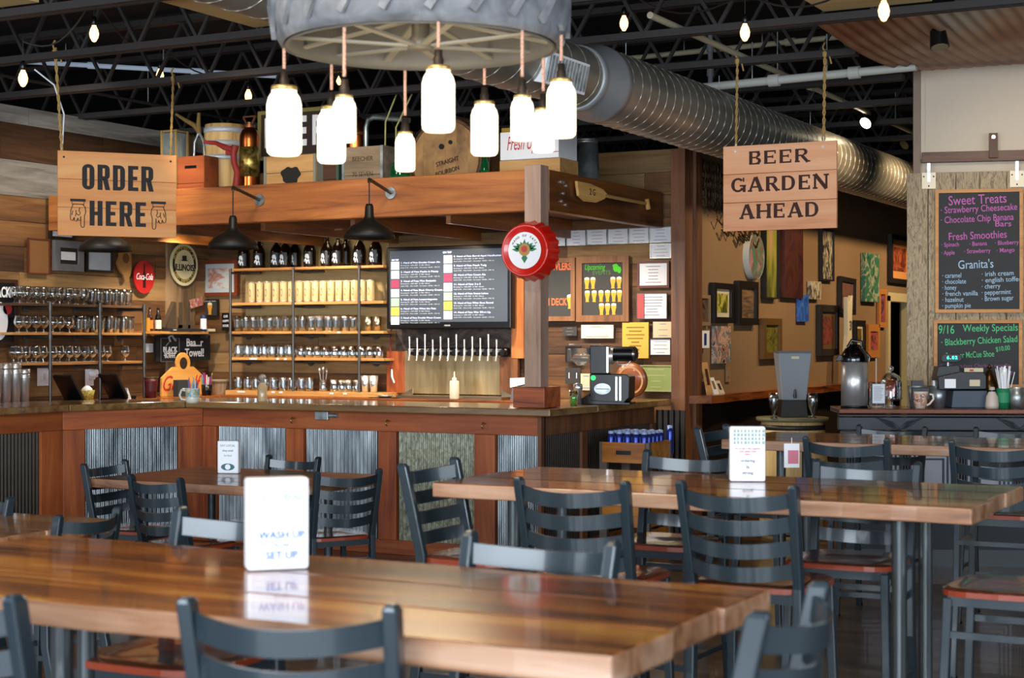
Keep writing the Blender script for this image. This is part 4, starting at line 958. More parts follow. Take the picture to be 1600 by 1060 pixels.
# bar gun on red hose
X, d = hit(610, (0, 12.5, 0)); zg = EYE+(CY-590)/FPX*d
t = thing('bar_gun', 'drink gun hanging on a red hose left of the taps', 'bar gun', (X, 12.5, zg))
obj('hose', MB().tube([(0.03,.04,1.0),(.03,.03,.7),(0,.0,.35),(0,0,.12),(.02,-.01,.06)], .007, 8), plain('red_hose', '#8a2420', .5), t)
obj('gun_body', MB().tube([(.02,-.01,.07),(.03,-.02,.0),(.06,-.03,-.05)], [.012,.018,.01], 8), M_chrome, t)
# squeeze bottle on back bar
X, d = hit(710, (0, 12.28, 0)); t = thing('squeeze_bottle', 'white plastic squeeze bottle in front of the taps', 'bottle', (X, 12.28, 1.077))
obj('bottle_body', MB().lathe([(0,0),(.04,0),(.042,.01),(.042,.15),(.036,.16),(0,.16)], 18), plain('white_ldpe', '#d8ccb4', .4), t)
obj('nozzle', MB().lathe([(.02,.16),(.02,.185),(.008,.19),(.004,.24),(0,.24)], 14), plain('white_ldpe', '#d8ccb4', .4), t)
X, d = hit(820, (0, 12.3, 0)); t = thing('receipt_printer', 'white topped grey receipt printer beside the timber post', 'printer', (X, 12.3, 1.077))
obj('printer_body', MB().prism([(-.1,0),(.1,0),(.1,.15),(-.08,.1)], -.08, .1), plain('grey_plastic', '#6a6c74', .5), t); obj('paper_cover', MB().prism([(-.1,.11),(.1,.155),(.1,.2),(-.1,.19)], -.08, .1), M_white, t)

# ---- left wall
PL = (-9.975, 0, R(90))
mp = obj('plank_pair', MB().box(-.2, -.002, -.03, .0, 0, 2.6), M_greyZ, wl, (hit(283, PL)[0]-0, -.0, .95)); mp.name = 'upright_plank'
mp2 = obj('upright_plank', MB().box(.002, .2, -.03, .0, 0, 2.6), M_greyZ, wl, (hit(283, PL)[0], -.0, .95))
# round guild sign
c, wd, h = rect(PL, 247, 316, 381, 447); rr_ = h/2
t = thing('guild_sign', 'round cream metal sign with dark lettered ring on the plank', 'sign', (c.x+.035, c.y, c.z), R(90))
obj('disc', MB().cyl((0,0,0),(0,-.01,0),rr_,n=48,smooth=False), plain('cream_enamel', '#e2dcae', .5, var=.05), t)
ring = MB(); vs = [((r_)*math.cos(a), -.011, r_*math.sin(a)) for a in [2*math.pi*k/48 for k in range(48)] for r_ in (rr_*.7, rr_*.86)]
ring.add(vs, [(2*k, 2*k+1, (2*k+3) % 96, (2*k+2) % 96) for k in range(48)]); obj('dark_ring', ring, M_ink, t)
M_gold = plain('gold_print', '#c8b060', .5)
def ringtext(s, a0, da, r_, size, mt, up=True, par=None):
    for i, ch in enumerate(s):
        a = R(a0+da*i)
        if ch != ' ': text(ch, size, mt, par, (r_*math.cos(a), -.0125, r_*math.sin(a)), rot=(R(90), (-(a-R(90))) if up else (-(a+R(90))), 0))
ringtext('PROUD MEMBER OF THE', 158, -7.4, rr_*.78, .05, M_gold, True, t)
ringtext('CRAFT BREWERS GUILD', 212, 7.2, rr_*.78, .05, M_gold, False, t)
text('ILLINOIS', .085, M_ink, t, (0, -.0125, -.03), bold=.002, sx=.85)
mb = MB()
for k in range(28):
    a = 2*math.pi*k/28; mb.add([(rr_*.3*math.cos(a-.04), -.0115, rr_*.3*math.sin(a-.04)), (rr_*.62*math.cos(a), -.0115, rr_*.62*math.sin(a)), (rr_*.3*math.cos(a+.04), -.0115, rr_*.3*math.sin(a+.04))], [(0,1,2)])
obj('sunburst', mb, plain('grey_print', '#6a6448', .6), t); obj('top_hat', MB().box(-.03,.03,-.0125,-.0115,.0,.045).box(-.045,.045,-.0125,-.0115,-.006,.004), M_ink, t, (0,0,.04))
# red oval sign
c, wd, h = rect(PL, 205, 237, 407, 459)
t = thing('oval_soda_sign', 'red oval soda sign with white script and a bottle', 'sign', (c.x+.02, c.y, c.z), R(90))
mb = MB().disc((0,0), wd/2, -.012, 36, h/2); mb.v = mb.v + [(x_, 0, z_) for x_, y_, z_ in mb.v]; mb.f += [(k, 36+k, 36+(k+1) % 36, (k+1) % 36) for k in range(36)]; mb.s += [False]*36
obj('oval_plate', mb, plain('soda_red', '#a8161c', .35, coat=.3), t)
text('Coca-Cola', .085, M_white, t, (0, -.0145, -.0), fit=wd*.8, shear=.35)
obj('bottle_silhouette', MB().prism([(-.02,-.1),(.02,-.1),(.018,-.05),(.022,0),(.01,.06),(.008,.12),(-.008,.12),(-.01,.06),(-.022,0),(-.018,-.05)], -.0135, -.012), plain('dark_soda', '#2a0c0a', .4), t)
# frames
framed('picture', 'plain brown parchment plaque at the far left of the left wall', 'plaque', PL, 41, 75, 373, 429, plain('cork_brown_frame', '#5a2c18', .6), .012, .02, plain('brown_parchment', '#7a5430', .7, var=.12))
t, wd, h = framed('picture', 'thick grey barnwood frame around a small card', 'picture', PL, 80, 125, 377, 424, plain('grey_barnwood_frame', '#6a6a6c', .7, var=.2), .06, .04, plain('card_dark', '#2a221c', .7))
obj('small_card', MB().box(-.09,.08,-.03,-.022,-.035,.035), M_paper, t)
framed('picture', 'black framed white document under the barn lamp', 'picture', PL, 131, 172, 380, 426, M_fdark, .02, .03, plain('document_paper', '#b0b8c0', .6, var=.05))
framed('picture', 'small black framed certificate peeking below the order here sign left corner', 'picture', PL, 74, 112, 346, 374, M_fdark, .02, .03, M_paper)
framed('picture', 'small dark frame peeking below the order here sign right corner', 'picture', PL, 222, 247, 352, 377, M_fdark, .02, .03, M_paper)
c, wd, h = rect(PL, 178, 201, 392, 440); t = thing('state_cutout', 'tan wooden state shaped cutout beside the red oval', 'plaque', (c.x+.015, c.y, c.z), R(90))
obj('cutout_board', MB().prism([(a*wd, b*h) for a, b in [(-.3,.5),(.45,.5),(.5,.3),(.5,-.1),(.42,-.3),(.2,-.48),(.05,-.5),(-.05,-.3),(-.3,-.15),(-.48,.1),(-.3,.3)]], -.02, 0), wood('cutout_wood', ['#8a6030', '#a87c44'], 'Z', 1, .6), t)
obj('burnt_logo', MB().disc((.02,.07),.045,-.021,14), plain('burnt_mark', '#5c3c1c', .7), t)
framed('picture', 'brown framed watercolour of a red building behind the pipe shelf', 'picture', (0,12.57,0), 318, 374, 407, 463, plain('red_brown_frame', '#7a3418', .5), .035, .03, art('watercolour_building', ['#b8c8cc', '#ccd0cc', '#b87468', '#d0ccb8'], (3,3,4), 1, 3, .5), plain('watercolour_mount', '#b8c4c8', .6), .04)
t, wd, h = framed('picture', 'small black framed poster of a beer glass', 'poster', (0,12.57,0), 318, 343, 468, 495, M_fdark, .012, .02, M_slate); beer(t, 0, -.01, 1.1); text('GOOD BEER', .03, M_paper, t, (0,-.013,.07), sx=.8)
t, wd, h = framed('sign', 'small black and white lettered sign beside the pipe upright', 'sign', (0,12.5,0), 349, 361, 489, 517, None, 0, .015, M_black)
for i, s in enumerate(('OUR', 'HAPPY', 'HOUR')): text(s, .035, M_paper, t, (0,-.016,.05-.045*i), sx=.7)
c, wd, h = rect(PL, 292, 312, 466, 480); t = thing('wall_sticker', 'crumpled red and white sticker on the grey plank', 'sticker', (c.x+.035, c.y, c.z), R(90)); t.rotation_euler = (0, R(-12), R(90))
obj('sticker_sheet', MB().box(-wd/2, wd/2, -.003, 0, -h/2, h/2), art('sticker_print', ['#c8c0b0', '#b84a40', '#d0c8bc'], (14,14,14), 1, 3, .5), t)
# PACKS poster
t, wd, h = framed('poster_board', 'black poster with the word packs at the left frame edge', 'poster', PL, -52, 23, 436, 540, plain('dark_poster_frame', '#3a2012', .5), .03, .03, M_black)
text('SIX PACKS', .12, M_white, t, (wd/2-.04, -.0165, h/2-.11), align='RIGHT', bold=.003, sx=.62)
obj('red_badge', MB().disc((wd/2-.105,h/2-.24),.05,-.0166,20), plain('badge_red', '#c02c30', .5), t)
obj('white_face_print', MB().disc((wd/2-.2,-h/2+.2),.1,-.0166,20,.16), M_white, t)
text('JUST', .06, M_white, t, (wd/2-.2, -.0165, h/2-.235))
# small shelf with letters and bottles
SP = (-9.72, 0, R(90)); ya, yb = hit(230, SP)[0], hit(345, SP)[0]
yb = min(yb, 12.3)
t = thing('wall_shelf', 'single pale board shelf above the black towel sign', 'shelf', (-10, (ya+yb)/2, EYE+(CY-520)/FPX*14.9), R(90))
obj('shelf_board', MB().box(-(yb-ya)/2, (yb-ya)/2, -.24, -.03, -.012, .012), M_shelf, t, bevel=.003)
obj('bracket', MB().box(-.5,-.48,-.2,-.03,-.05,-.013).box(.48,.5,-.2,-.03,-.05,-.013), M_pipe, t)
zs = t.location.z+.013
def shelfy(px, X=-9.82): return hit(px, (X,0,R(90)))[0]
bt = MB().lathe([(0,0),(.03,0),(.031,.01),(.031,.11),(.026,.135),(.013,.165),(.012,.205),(0,.205)], 18)
for i, (px, c1, lbm, lab) in enumerate(((234, '#2a1408', '#c8782c', 'brown beer bottle with orange label on the wall shelf'), (247, '#120c0a', '#d8d0c0', 'dark beer bottle with white label on the wall shelf'))):
    b = thing('beer_bottle', lab, 'bottle', (-9.82, shelfy(px), zs+.001), R(90))
    obj('bottle_glass', bt, plain('bottle_glass_%d' % i, c1, .1, coat=.5), b); obj('paper_label', MB().lathe([(.0315,.02),(.0315,.1)], 18), plain('bottle_label_%d' % i, lbm, .6, var=.2), b)
    obj('neck_cap', MB().cyl((0,0,.205),(0,0,.213),.0135,n=12), M_black, b)
b = thing('bottle_box', 'narrow yellow carton left of the beer bottles', 'box', (-9.82, shelfy(228), zs+.001), R(90)); obj('carton', MB().box(-.02,.02,-.03,.03,0,.15), plain('mustard_carton', '#b8842a', .6), b); obj('flap', MB().box(-.02,.02,-.032,-.03,.12,.15), M_ink2, b)
b = thing('metal_letters', 'dark rusty metal letters leaning on the wall shelf', 'letters', (-9.85, shelfy(279), zs+.03), R(90))
M_rust = plain('rusty_dark_steel', '#5a4c3e', .6, .5, var=.2)
obj('letter_four', MB().prism([(-.16,0),(-.02,0),(-.02,.24),(-.05,.24)], -.02, .0).bar((-.2,-.01,0),(-.05,-.01,.24),.04,.02), M_rust, b)
obj('letter_u', MB().box(.04,.07,-.02,0,0,.24).box(.15,.18,-.02,0,0,.24).box(.04,.18,-.02,0,0,.03), M_rust, b)
b = thing('closed_laptop', 'flat black device lying on the wall shelf', 'laptop', (-9.83, shelfy(283), zs+.001), R(90)); obj('case', MB().box(-.24,.22,-.08,.07,0,.024), plain('dark_grey_case', '#24282c', .4), b, bevel=.003); obj('badge', MB().box(-.2,-.15,-.081,-.08,.008,.014), M_paper, b)
b = thing('white_card_box', 'small white box with a shell at the right end of the wall shelf', 'box', (-9.83, shelfy(322), zs+.001), R(90)); obj('box_body', MB().box(-.09,.09,-.05,.05,0,.025), M_mount, b); obj('shell', MB().lathe([(0,0),(.022,.004),(.015,.02),(0,.026)], 12), M_mount, b, (-.03,0,.0255))
b = thing('blue_can', 'blue and white can at the right end of the wall shelf', 'can', (-9.78, min(shelfy(343, -9.78), 12.25), zs+.001), R(90)); obj('can_body', MB().lathe([(0,0),(.028,0),(.03,.006),(.03,.145),(.026,.155),(0,.155)], 16), plain('navy_can', '#1c2c54', .4), b); obj('white_print', MB().lathe([(.0305,.02),(.0305,.12)], 16), M_paper, b, scale=(1,1,1))
# towel sign
t, wd, h = framed('towel_sign', 'black bar towel printed Baa...r Towel hanging below the wall shelf', 'sign', (-9.9,0,R(90)), 240, 325, 524, 564, None, 0, .02, plain('black_towel', '#0f1014', .9))
text('Baa...r', .105, M_paper, t, (wd*.2, -.0215, h*.2), bold=.002, sx=.95); text('Towel!', .105, M_paper, t, (wd*.2, -.0215, -h*.2), bold=.002, sx=.95)
text('BLACK', .065, M_paper, t, (-wd*.25, -.0215, -h*.06), bold=.002); text('SHEEP', .065, M_paper, t, (-wd*.25, -.0215, -h*.22), bold=.002); text('BREWING', .028, M_paper, t, (-wd*.25, -.0215, -h*.35), spacing=1.3)
mb = MB()
for a, b_ in (((-.13,-.125),(-.13,.09)), ((.13,-.125),(.13,.09)), ((-.13,-.125),(.13,-.125)), ((-.13,.09),(-.03,.09)), ((.06,.09),(.13,.09))): mb.bar((a[0],-.0212,a[1]),(b_[0],-.0212,b_[1]),.004,.002)
mb.tube([(.0,-.021,.06),(-.02,-.021,.1),(.02,-.021,.12),(.05,-.021,.09),(.08,-.021,.07)], .012, 6); mb.tube([(-.02,-.021,.05),(-.06,-.021,.02)], .004, 5)
obj('sheep_print', mb, plain('grey_towel_print', '#8a8c90', .8), t, (-wd*.25,0,0))
for lab, a, b2, c1, c2 in (('white outlet plate below the left shelf left upright', 57, 76, 575, 603), ('white outlet plate between the two tablets', 132, 144, 577, 603), ('white outlet plate beside the towel sign', 226, 237, 537, 551)):
    t, wd, h = framed('outlet_plate', lab, 'outlet', PL, a, b2, c1, c2, None, 0, .01, M_white); obj('socket', MB().box(-.02,.02,-.013,-.01,-.03,.03), M_paper, t)
# ================================================================== THINGS ON THE BACK BAR, LEFT
BT = 1.076
def lx(px, X): return hit(px, (X, 0, R(90)))[0]
stk = MB()
for k in range(3): stk.lathe([(.036,k*.02),(.046,k*.02+.3),(.044,k*.02+.3),(.034,k*.02+.01)], 20)
tm = MB().lathe([(0,0),(.038,0),(.047,.27),(.047,.28),(.044,.28),(.036,.01),(0,.01)], 20).mesh('steel_tumbler_body', M_spun)
tl = MB().lathe([(.0475,.24),(.0495,.25),(.0475,.26)], 20).lathe([(.0475,.285),(.0495,.295),(.0475,.33),(.0445,.33)], 20).mesh('nested_rim', M_spun)
for i, px in enumerate((-6, 9, 24, 38)):
    t = thing('tumbler_stack', ('stack of tall steel tumblers cut by the left frame edge', 'second stack of steel tumblers from the left edge', 'third stack of steel tumblers from the left edge', 'shorter rightmost stack of steel tumblers on the back bar')[i], 'tumblers', (-9.7, lx(px, -9.7), BT), R(90))
    obj('tumbler_body', tm, None, t, scale=(1,1,1.0 if i < 3 else .85)); obj('nested_rim', tl, None, t, scale=(1,1,1.0 if i < 3 else .85))
for i, (px, lab) in enumerate(((103, 'left black point of sale tablet leaning on the back bar'), (173, 'right black point of sale tablet leaning on the back bar'))):
    t = thing('sale_tablet', lab, 'tablet', (-9.62, lx(px, -9.62), BT), R(90))
    Mr = Matrix.Rotation(R(-38), 4, 'Y')
    M2 = Matrix.Translation((0.03,0,.115)) @ Matrix.Rotation(R(-35), 4, 'Y') @ Matrix.Rotation(R(0), 4, 'X')
    obj('tablet_screen', MB().box(-.012, .012, -.1, .1, -.13, .13, M2), M_black, t, bevel=.003)
    obj('card_edge', MB().box(.012, .03, -.09, .09, -.12, .08, M2), plain('brown_leather', '#3c2416', .5), t)
    obj('stand_foot', MB().box(-.05, .1, -.07, .07, 0, .014), M_black, t)
t = thing('paper_basket', 'small yellow wicker basket of white paper between the tablets', 'basket', (-9.66, lx(136, -9.66), BT), R(90))
obj('basket_body', MB().lathe([(0,0),(.05,0),(.065,.09),(.062,.09),(.048,.006),(0,.006)], 18), art('wicker', ['#6a5a20', '#a8943c', '#c4b05c'], (40,40,60), 0, 2, .7), t)
obj('crumpled_paper', MB().lathe([(0,.05),(.05,.07),(.045,.1),(.02,.125),(0,.13)], 9, smooth=False), M_white, t)
t = thing('charger_head', 'white charger brick plugged beside the paper basket', 'charger', (-9.95, lx(144, -9.95), 1.3), R(90)); obj('charger_body', MB().cyl((0,0,0),(0,-.05,0),.035,n=14), M_white, t); obj('cable', MB().tube([(0,-.05,0),(-.05,-.07,-.05),(-.12,-.06,-.03)], .006, 6), M_white, t)
t = thing('napkin_heap', 'white folded napkins beside the right tablet', 'napkins', (-9.6, lx(199, -9.6), BT), R(90)); obj('napkin', MB().prism([(-.05,0),(.02,0),(-.03,.1)], -.03,.0), M_white, t); obj('dark_clip', MB().box(.02,.09,-.02,.02,0,.03), M_black, t)
t = thing('red_cup', 'large dark red plastic cup beside the wooden carrier', 'cup', (-9.62, lx(236, -9.62), BT), R(90))
M_redcup = plain('dark_red_plastic', '#5c1e22', .4)
obj('cup_body', MB().lathe([(0,0),(.045,0),(.062,.18),(.058,.18),(.042,.005),(0,.005)], 22), M_redcup, t); obj('cup_rim', MB().lathe([(.0585,.178),(.066,.178),(.066,.186),(.0585,.186)], 22), plain('olive_rim', '#5a5a34', .5), t); obj('dark_print', MB().lathe([(.052,.06),(.0605,.15)], 22, scale if False else None), M_redcup, t)
# wooden six pack carrier
t = thing('wooden_bottle_carrier', 'orange wooden bottle carrier with red script and round handle hole', 'carrier', (-9.78, lx(284, -9.78), BT), R(90))
W_ = .31; prof = [(-W_,0),(W_,0),(W_*.98,.17),(W_*.7,.23),(.16,.27)]
arc = [(.1*math.cos(a), .30+.1*math.sin(a)) for a in [R(-20+d) for d in range(0, 221, 20)]]
poly = prof + arc + [(-.16,.27),(-W_*.7,.23),(-W_*.98,.17)]
poly = [(-W_,0),(W_,0),(W_*.98,.17),(W_*.7,.225),(.15,.265)] + arc + [(-.15,.265),(-W_*.7,.225),(-W_*.98,.17)]
obj('end_board', MB().prism(poly, -.02, 0), wood('orange_board', ['#c07c34', '#dc9c4c', '#e8b060'], 'X', .6, .5, 0, .05, .0), t, bevel=.002)
obj('handle_hole', MB().disc((0,.3),.055,-.0212,20), plain('dark_hole', '#2a1a10', .8), t)
for s_, x_ in (('Go', -.2), ('lf', .17)): text(s_, .2, plain('red_script', '#c8342a', .5), t, (x_, -.0215, .11), shear=.4, sx=.9)
t = thing('dark_grey_box', 'small dark grey box in front of the wooden carrier', 'box', (-9.66, lx(283, -9.66), BT), R(90)); obj('box_body', MB().box(-.075,.075,-.03,.03,0,.15), plain('dark_grey_card', '#34383a', .6), t, bevel=.002); obj('small_logo', MB().box(-.02,.02,-.031,-.03,.065,.075), M_paper, t)
t = thing('pen_bucket', 'bucket of colourful pens and bottle openers by the wooden carrier', 'bucket', (-9.6, lx(323, -9.6), BT), R(90)); obj('bucket_body', MB().lathe([(0,0),(.045,0),(.052,.1),(.048,.1),(0,.01)], 16), M_black, t)
for i in range(9): a = i*.7; obj('pen', MB().cyl((.02*math.cos(a),.02*math.sin(a),.012),(.055*math.cos(a),.05*math.sin(a),.17+.02*(i % 3)),.006,n=6), plain('pen_%d' % (i % 5), ['#c8304c','#d8d8d8','#6a2a8a','#9a9a2c','#3aa0a8'][i % 5], .4), t)
t = thing('slatted_basket', 'small round slatted wooden basket at the back bar corner', 'basket', (hit(348,(0,12.35,0))[0]-.02, 12.33, BT))
obj('slats', MB().lathe([(0,0),(.065,0),(.085,.14),(.08,.14),(.06,.008),(0,.008)], 16, smooth=False), wood('basket_slat', ['#6a5438', '#94785a', '#a88c6c'], 'Z', 1.5, .7), t); obj('rim_band', MB().lathe([(.082,.115),(.09,.115),(.092,.145),(.084,.145)], 24), M_crateG, t)
# ================================================================== THINGS ON THE FRONT BAR
CT = 1.111
p = pt(301, 605, 12.45)
t = thing('painted_mug', 'white mug with yellow and blue pattern holding coloured markers on the bar', 'mug', (p.x, p.y, CT), R(27))
obj('mug_body', MB().lathe([(0,0),(.046,0),(.052,.02),(.054,.115),(.05,.115),(.044,.01),(0,.01)], 26), plain('mug_white', '#e0dccc', .3, coat=.3), t)
obj('painted_band', MB().lathe([(.0535,.045),(.0546,.105)], 26), art('mug_pattern', ['#e0d8b0', '#c8b83c', '#4c9ac0', '#d8d8cc', '#68a860'], (22,22,22), 1, 2, .35), t)
obj('mug_handle', MB().tube([(-.052,0,.095),(-.085,0,.1),(-.1,0,.06),(-.085,0,.03),(-.05,0,.025)], .009, 8), _mats['mug_white'], t)
for i in range(8): a = i*.8; obj('marker', MB().cyl((.018*math.cos(a),.018*math.sin(a),.012),(.035*math.cos(a),.03*math.sin(a),.155+.02*(i % 3)),.008,.004,n=8), plain('marker_%d' % (i % 4), ['#2a6ab8','#d84a6c','#7ac0d8','#b8d8d8'][i % 4], .4), t)
p = pt(410, 600, 12.7)
t = thing('lidded_jar', 'clear stoppered jar with a cream label standing on the bar', 'jar', (p.x, p.y, CT))
obj('jar_glass', MB().lathe([(0,0),(.036,0),(.038,.01),(.038,.12),(.026,.14),(.024,.15),(0,.15)], 20), plain('cream_filled_jar', '#b8a07a', .15, coat=.4), t)
obj('jar_stopper', MB().lathe([(0,.15),(.02,.152),(.012,.165),(.03,.185),(.03,.2),(.012,.215),(0,.216)], 16), plain('frosted_knob', '#a8a8a4', .1, trans=.5), t)
t = thing('bar_mat', 'dark bar mat with a steel dish near the shaker tins', 'mat', (hit(585,(0,12.1,0))[0], 12.28, BT)); obj('mat', MB().box(-.14,.14,-.05,.05,0,.006), M_black, t); obj('steel_dish', MB().lathe([(0,.01),(.05,.01),(.08,.03),(.076,.03),(.05,.015),(0,.015)], 20), M_chrome, t, (0,0,-.003))
# coffee grinder on the side bar
GY = 11.2; gx = hit(942, (0,GY,0))[0]; gd = hit(942, (0,GY,0))[1]; k = gd/FPX
g = thing('coffee_grinder', 'black deli coffee grinder with green light and silver oval plate', 'grinder', (gx+.02, GY, CT), R(12))
u = lambda px: (px-942)*k*1.02
v_ = lambda py: (623-py)*k
obj('base_body', MB().prism([(u(922), .01), (u(975), .01), (u(983), .05), (u(984), v_(580)), (u(978), v_(576)), (u(922), v_(576))][::1], -.1, .12), M_black, g, bevel=.006)
obj('foot_tray', MB().prism([(u(900), 0), (u(985), 0), (u(985), .015), (u(925), .03), (u(921), v_(607)), (u(900), .015)], -.11, .1), M_black, g, bevel=.003)
obj('motor_neck', MB().prism([(u(921), v_(576)), (u(948), v_(576)), (u(950), v_(532)), (u(921), v_(532))], -.07, .07), M_black, g, bevel=.006)
obj('chrome_collar', MB().cyl((u(947), 0, v_(548)), (u(956), 0, v_(548)), .062, n=24).box(u(947), u(950), -.071, .07, v_(574), v_(534)), M_chrome, g)
obj('motor_drum', MB().cyl((u(956), 0, v_(545)), (u(986), 0, v_(545)), .056, n=26), M_black, g)
obj('motor_cap', MB().lathe([(.057,0),(.057,.012),(.04,.03),(0,.035)], 24, Matrix.Translation((u(986),0,v_(545))) @ Matrix.Rotation(R(90),4,'Y')), plain('steel_cap', '#8a7c74', .25, .9), g)
obj('drum_handle', MB().tube([(u(962),-.02,v_(556)),(u(964),-.03,v_(562)),(u(978),-.03,v_(562)),(u(982),-.02,v_(556))], .006, 6), M_chrome, g)
obj('bean_hopper', MB().lathe([(.04,0),(.085,.05),(.09,.13),(.087,.13),(.082,.05),(.036,.004)], 24, Matrix.Translation((u(905), 0, v_(563)))), plain('clear_acrylic', '#e8eef0', .05, trans=.9), g)
obj('hopper_lid', MB().box(u(888), u(932), -.06, .06, v_(531), v_(529)), _mats['clear_acrylic'], g)
obj('green_lamp', MB().cyl((u(928), -.1, v_(582)), (u(928), -.108, v_(582)), .018, n=16), plain('green_indicator', '#20c050', .3, emit=2.5, ecol='#10e850'), g)
obj('oval_plate', MB().disc((u(942), v_(599)), u(955)-u(942), -.1015, 28, .042), M_galv, g); text('grinder'.upper() if False else '', .01, M_ink, g, (0,0,0)) if False else None
obj('plate_marks', MB().box(u(932), u(952), -.1025, -.1016, v_(599.6), v_(598.6)), M_ink, g)
for a in (964, 970): obj('chrome_strip', MB().box(u(a)-.008, u(a)+.006, -.104, -.1, .03, v_(580)), M_chrome, g)
t = thing('round_tray', 'round brown tray leaning behind the coffee grinder', 'tray', (hit(983,(0,12.3,0))[0], 12.33, CT)); obj('tray_disc', MB().lathe([(0,0),(.13,0),(.14,-.02),(.145,-.02),(.135,.008),(0,.008)], 30, Matrix.Translation((0,.0,.15)) @ Matrix.Rotation(R(97),4,'X')), plain('brown_tray', '#8a4c2c', .35, coat=.4), t); obj('pale_ring', MB().lathe([(.1,.0095),(.115,.0095)], 30, Matrix.Translation((0,-.0,.15)) @ Matrix.Rotation(R(97),4,'X')), plain('tan_ring', '#c89c70', .5), t)
p = hit(896, (0,10.75,0))[0]
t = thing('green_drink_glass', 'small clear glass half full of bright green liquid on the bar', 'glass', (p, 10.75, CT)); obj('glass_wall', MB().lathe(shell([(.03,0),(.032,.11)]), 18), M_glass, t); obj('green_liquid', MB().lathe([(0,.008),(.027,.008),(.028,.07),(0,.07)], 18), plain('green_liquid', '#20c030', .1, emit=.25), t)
t = thing('chrome_shaker', 'small chrome sugar shaker beside the green drink', 'shaker', (hit(903,(0,11.05,0))[0], 11.05, CT)); obj('shaker_body', MB().lathe([(0,0),(.03,0),(.026,.1),(.035,.11),(.035,.15),(0,.16)], 18), M_chrome, t)
# crate rack with blue bottles by the bar side
rk = thing('crate_rack', 'grey steel rack holding amber wooden crates beside the bar', 'rack', (-5.05, 10.98, 0))
M_amb = wood('amber_crate_wood', ['#7a3c10', '#b8701c', '#cc8628'], 'X', .7, .45, .3, .05, .05)
for sx_ in (0, .34):
    for sy_ in (0, .4): obj('rack_post', MB().box(-.03,.03,-.004,.0,0,.84).box(.026,.03,0,.03,0,.84), plain('grey_flat_steel', '#6a5e56', .5, .4), rk, (sx_, sy_, 0))
for z0_ in (.69, .22):
    obj('crate_front', MB().box(0,.34,-.018,-.005,z0_,z0_+.15), M_amb, rk); obj('crate_side', MB().box(.345,.36,0,.4,z0_,z0_+.15), M_amb, rk)
    obj('crate_back', MB().box(0,.34,.39,.4,z0_,z0_+.15), M_amb, rk); obj('crate_base', MB().box(0,.34,0,.39,z0_,z0_+.012), M_amb, rk)
    obj('hand_slot', MB().box(.11,.23,-.0195,-.018,z0_+.06,z0_+.09), M_black, rk)
obj('side_panel', MB().box(.35,.355,.0,.4,0,.2), M_amb, rk)
bl = thing('blue_bottle', 'x', 'bottle'); M_blue = plain('blue_aluminium', '#2c3c8c', .25, .5)
obj('bottle_body', MB().lathe([(0,0),(.026,0),(.028,.01),(.028,.17),(.02,.2),(0,.2)], 14), M_blue, bl); obj('white_cap', MB().lathe([(.021,.195),(.021,.215),(0,.218)], 12), plain('pale_blue_cap', '#a8b8e0', .3), bl); reg(bl)
n = 0
for i in range(5):
    for j in range(5):
        loc = (-5.01+.067*i, 11.03+.076*j, .703); lab = ('front row','second row','third row','fourth row','back row')[j] + ' of blue bottles in the crate, ' + ('leftmost bottle','second bottle from left','middle bottle','fourth bottle from left','rightmost bottle')[i]
        if n == 0: bl.location = loc; bl['label'] = lab; bl['group'] = 'blue bottles in the crate rack'
        else: dup(bl, loc, 0, lab, 'blue bottles in the crate rack')
        n += 1
dup(bl, (-4.70, 11.42, .703+.03), 0, 'blue bottle sticking up above the others at the right rear of the crate').pop('group', None)

# ================================================================== DUCT
DX, DZ, RB, RS_ = -4.3, 3.19, .234, .187
du = thing('spiral_duct', 'long spiral ventilation duct running above the gallery wall', 'duct', (DX, 9.0, DZ))
def ductpipe(nm, y0, y1, r, mt): return obj(nm, MB().cyl((0,y0-9,0),(0,y1-9,0), r, n=48, cap=False), mt, du)
ductpipe('narrow_duct', 4.9, 9.02, RS_, M_duct); ductpipe('wide_duct', 9.28, 22, RB, M_duct)
obj('reducer', MB().lathe([(RS_,-.1),(RS_+.012,-.1),(RS_+.012,-.04),(RS_,-.02),(RS_,.02),(RB+.006,.16),(RB+.006,.24),(RB,.24)], 48, Matrix.Rotation(R(-90),4,'X')), M_ductend, du, (0,.04,0))
def seams(y0, y1, r, pitch):
    mb = MB(); pts = []; n_ = int((y1-y0)/pitch*20)
    for i in range(n_+1):
        a = 2*math.pi*i/20; y = y0+(y1-y0)*i/n_; pts.append((r*math.cos(a), y-9, r*math.sin(a)))
    mb.tube(pts, .0045, 4); return mb
obj('spiral_seam', seams(4.9, 9.0, RS_, .19), M_ductseam, du); obj('spiral_seam', seams(9.3, 22, RB, .135), M_ductseam, du)
for y in (9.7, 11.4, 13.6): obj('hanger_wire', MB().cyl((0,y-9,RB),(0,y-9,.36),.004,n=6), M_galv, du)
# louvred register on the duct side
X, d = hit(852, (0, 8.1, 0))
q = pt(850, 105, 8.2)
rg = thing('air_register', 'bright louvred air register on the narrow duct behind the jars', 'vent', (DX+.17, 8.42, DZ-.06))
obj('register_frame', MB().box(-.27,.27,-.03,.03,-.09,.09), M_white, rg)
for i in range(13): obj('louvre', MB().box(-.25+.04*i,-.236+.04*i,-.04,-.03,-.075,.075), M_galv, rg)
rg.rotation_euler = (R(12), 0, R(90))

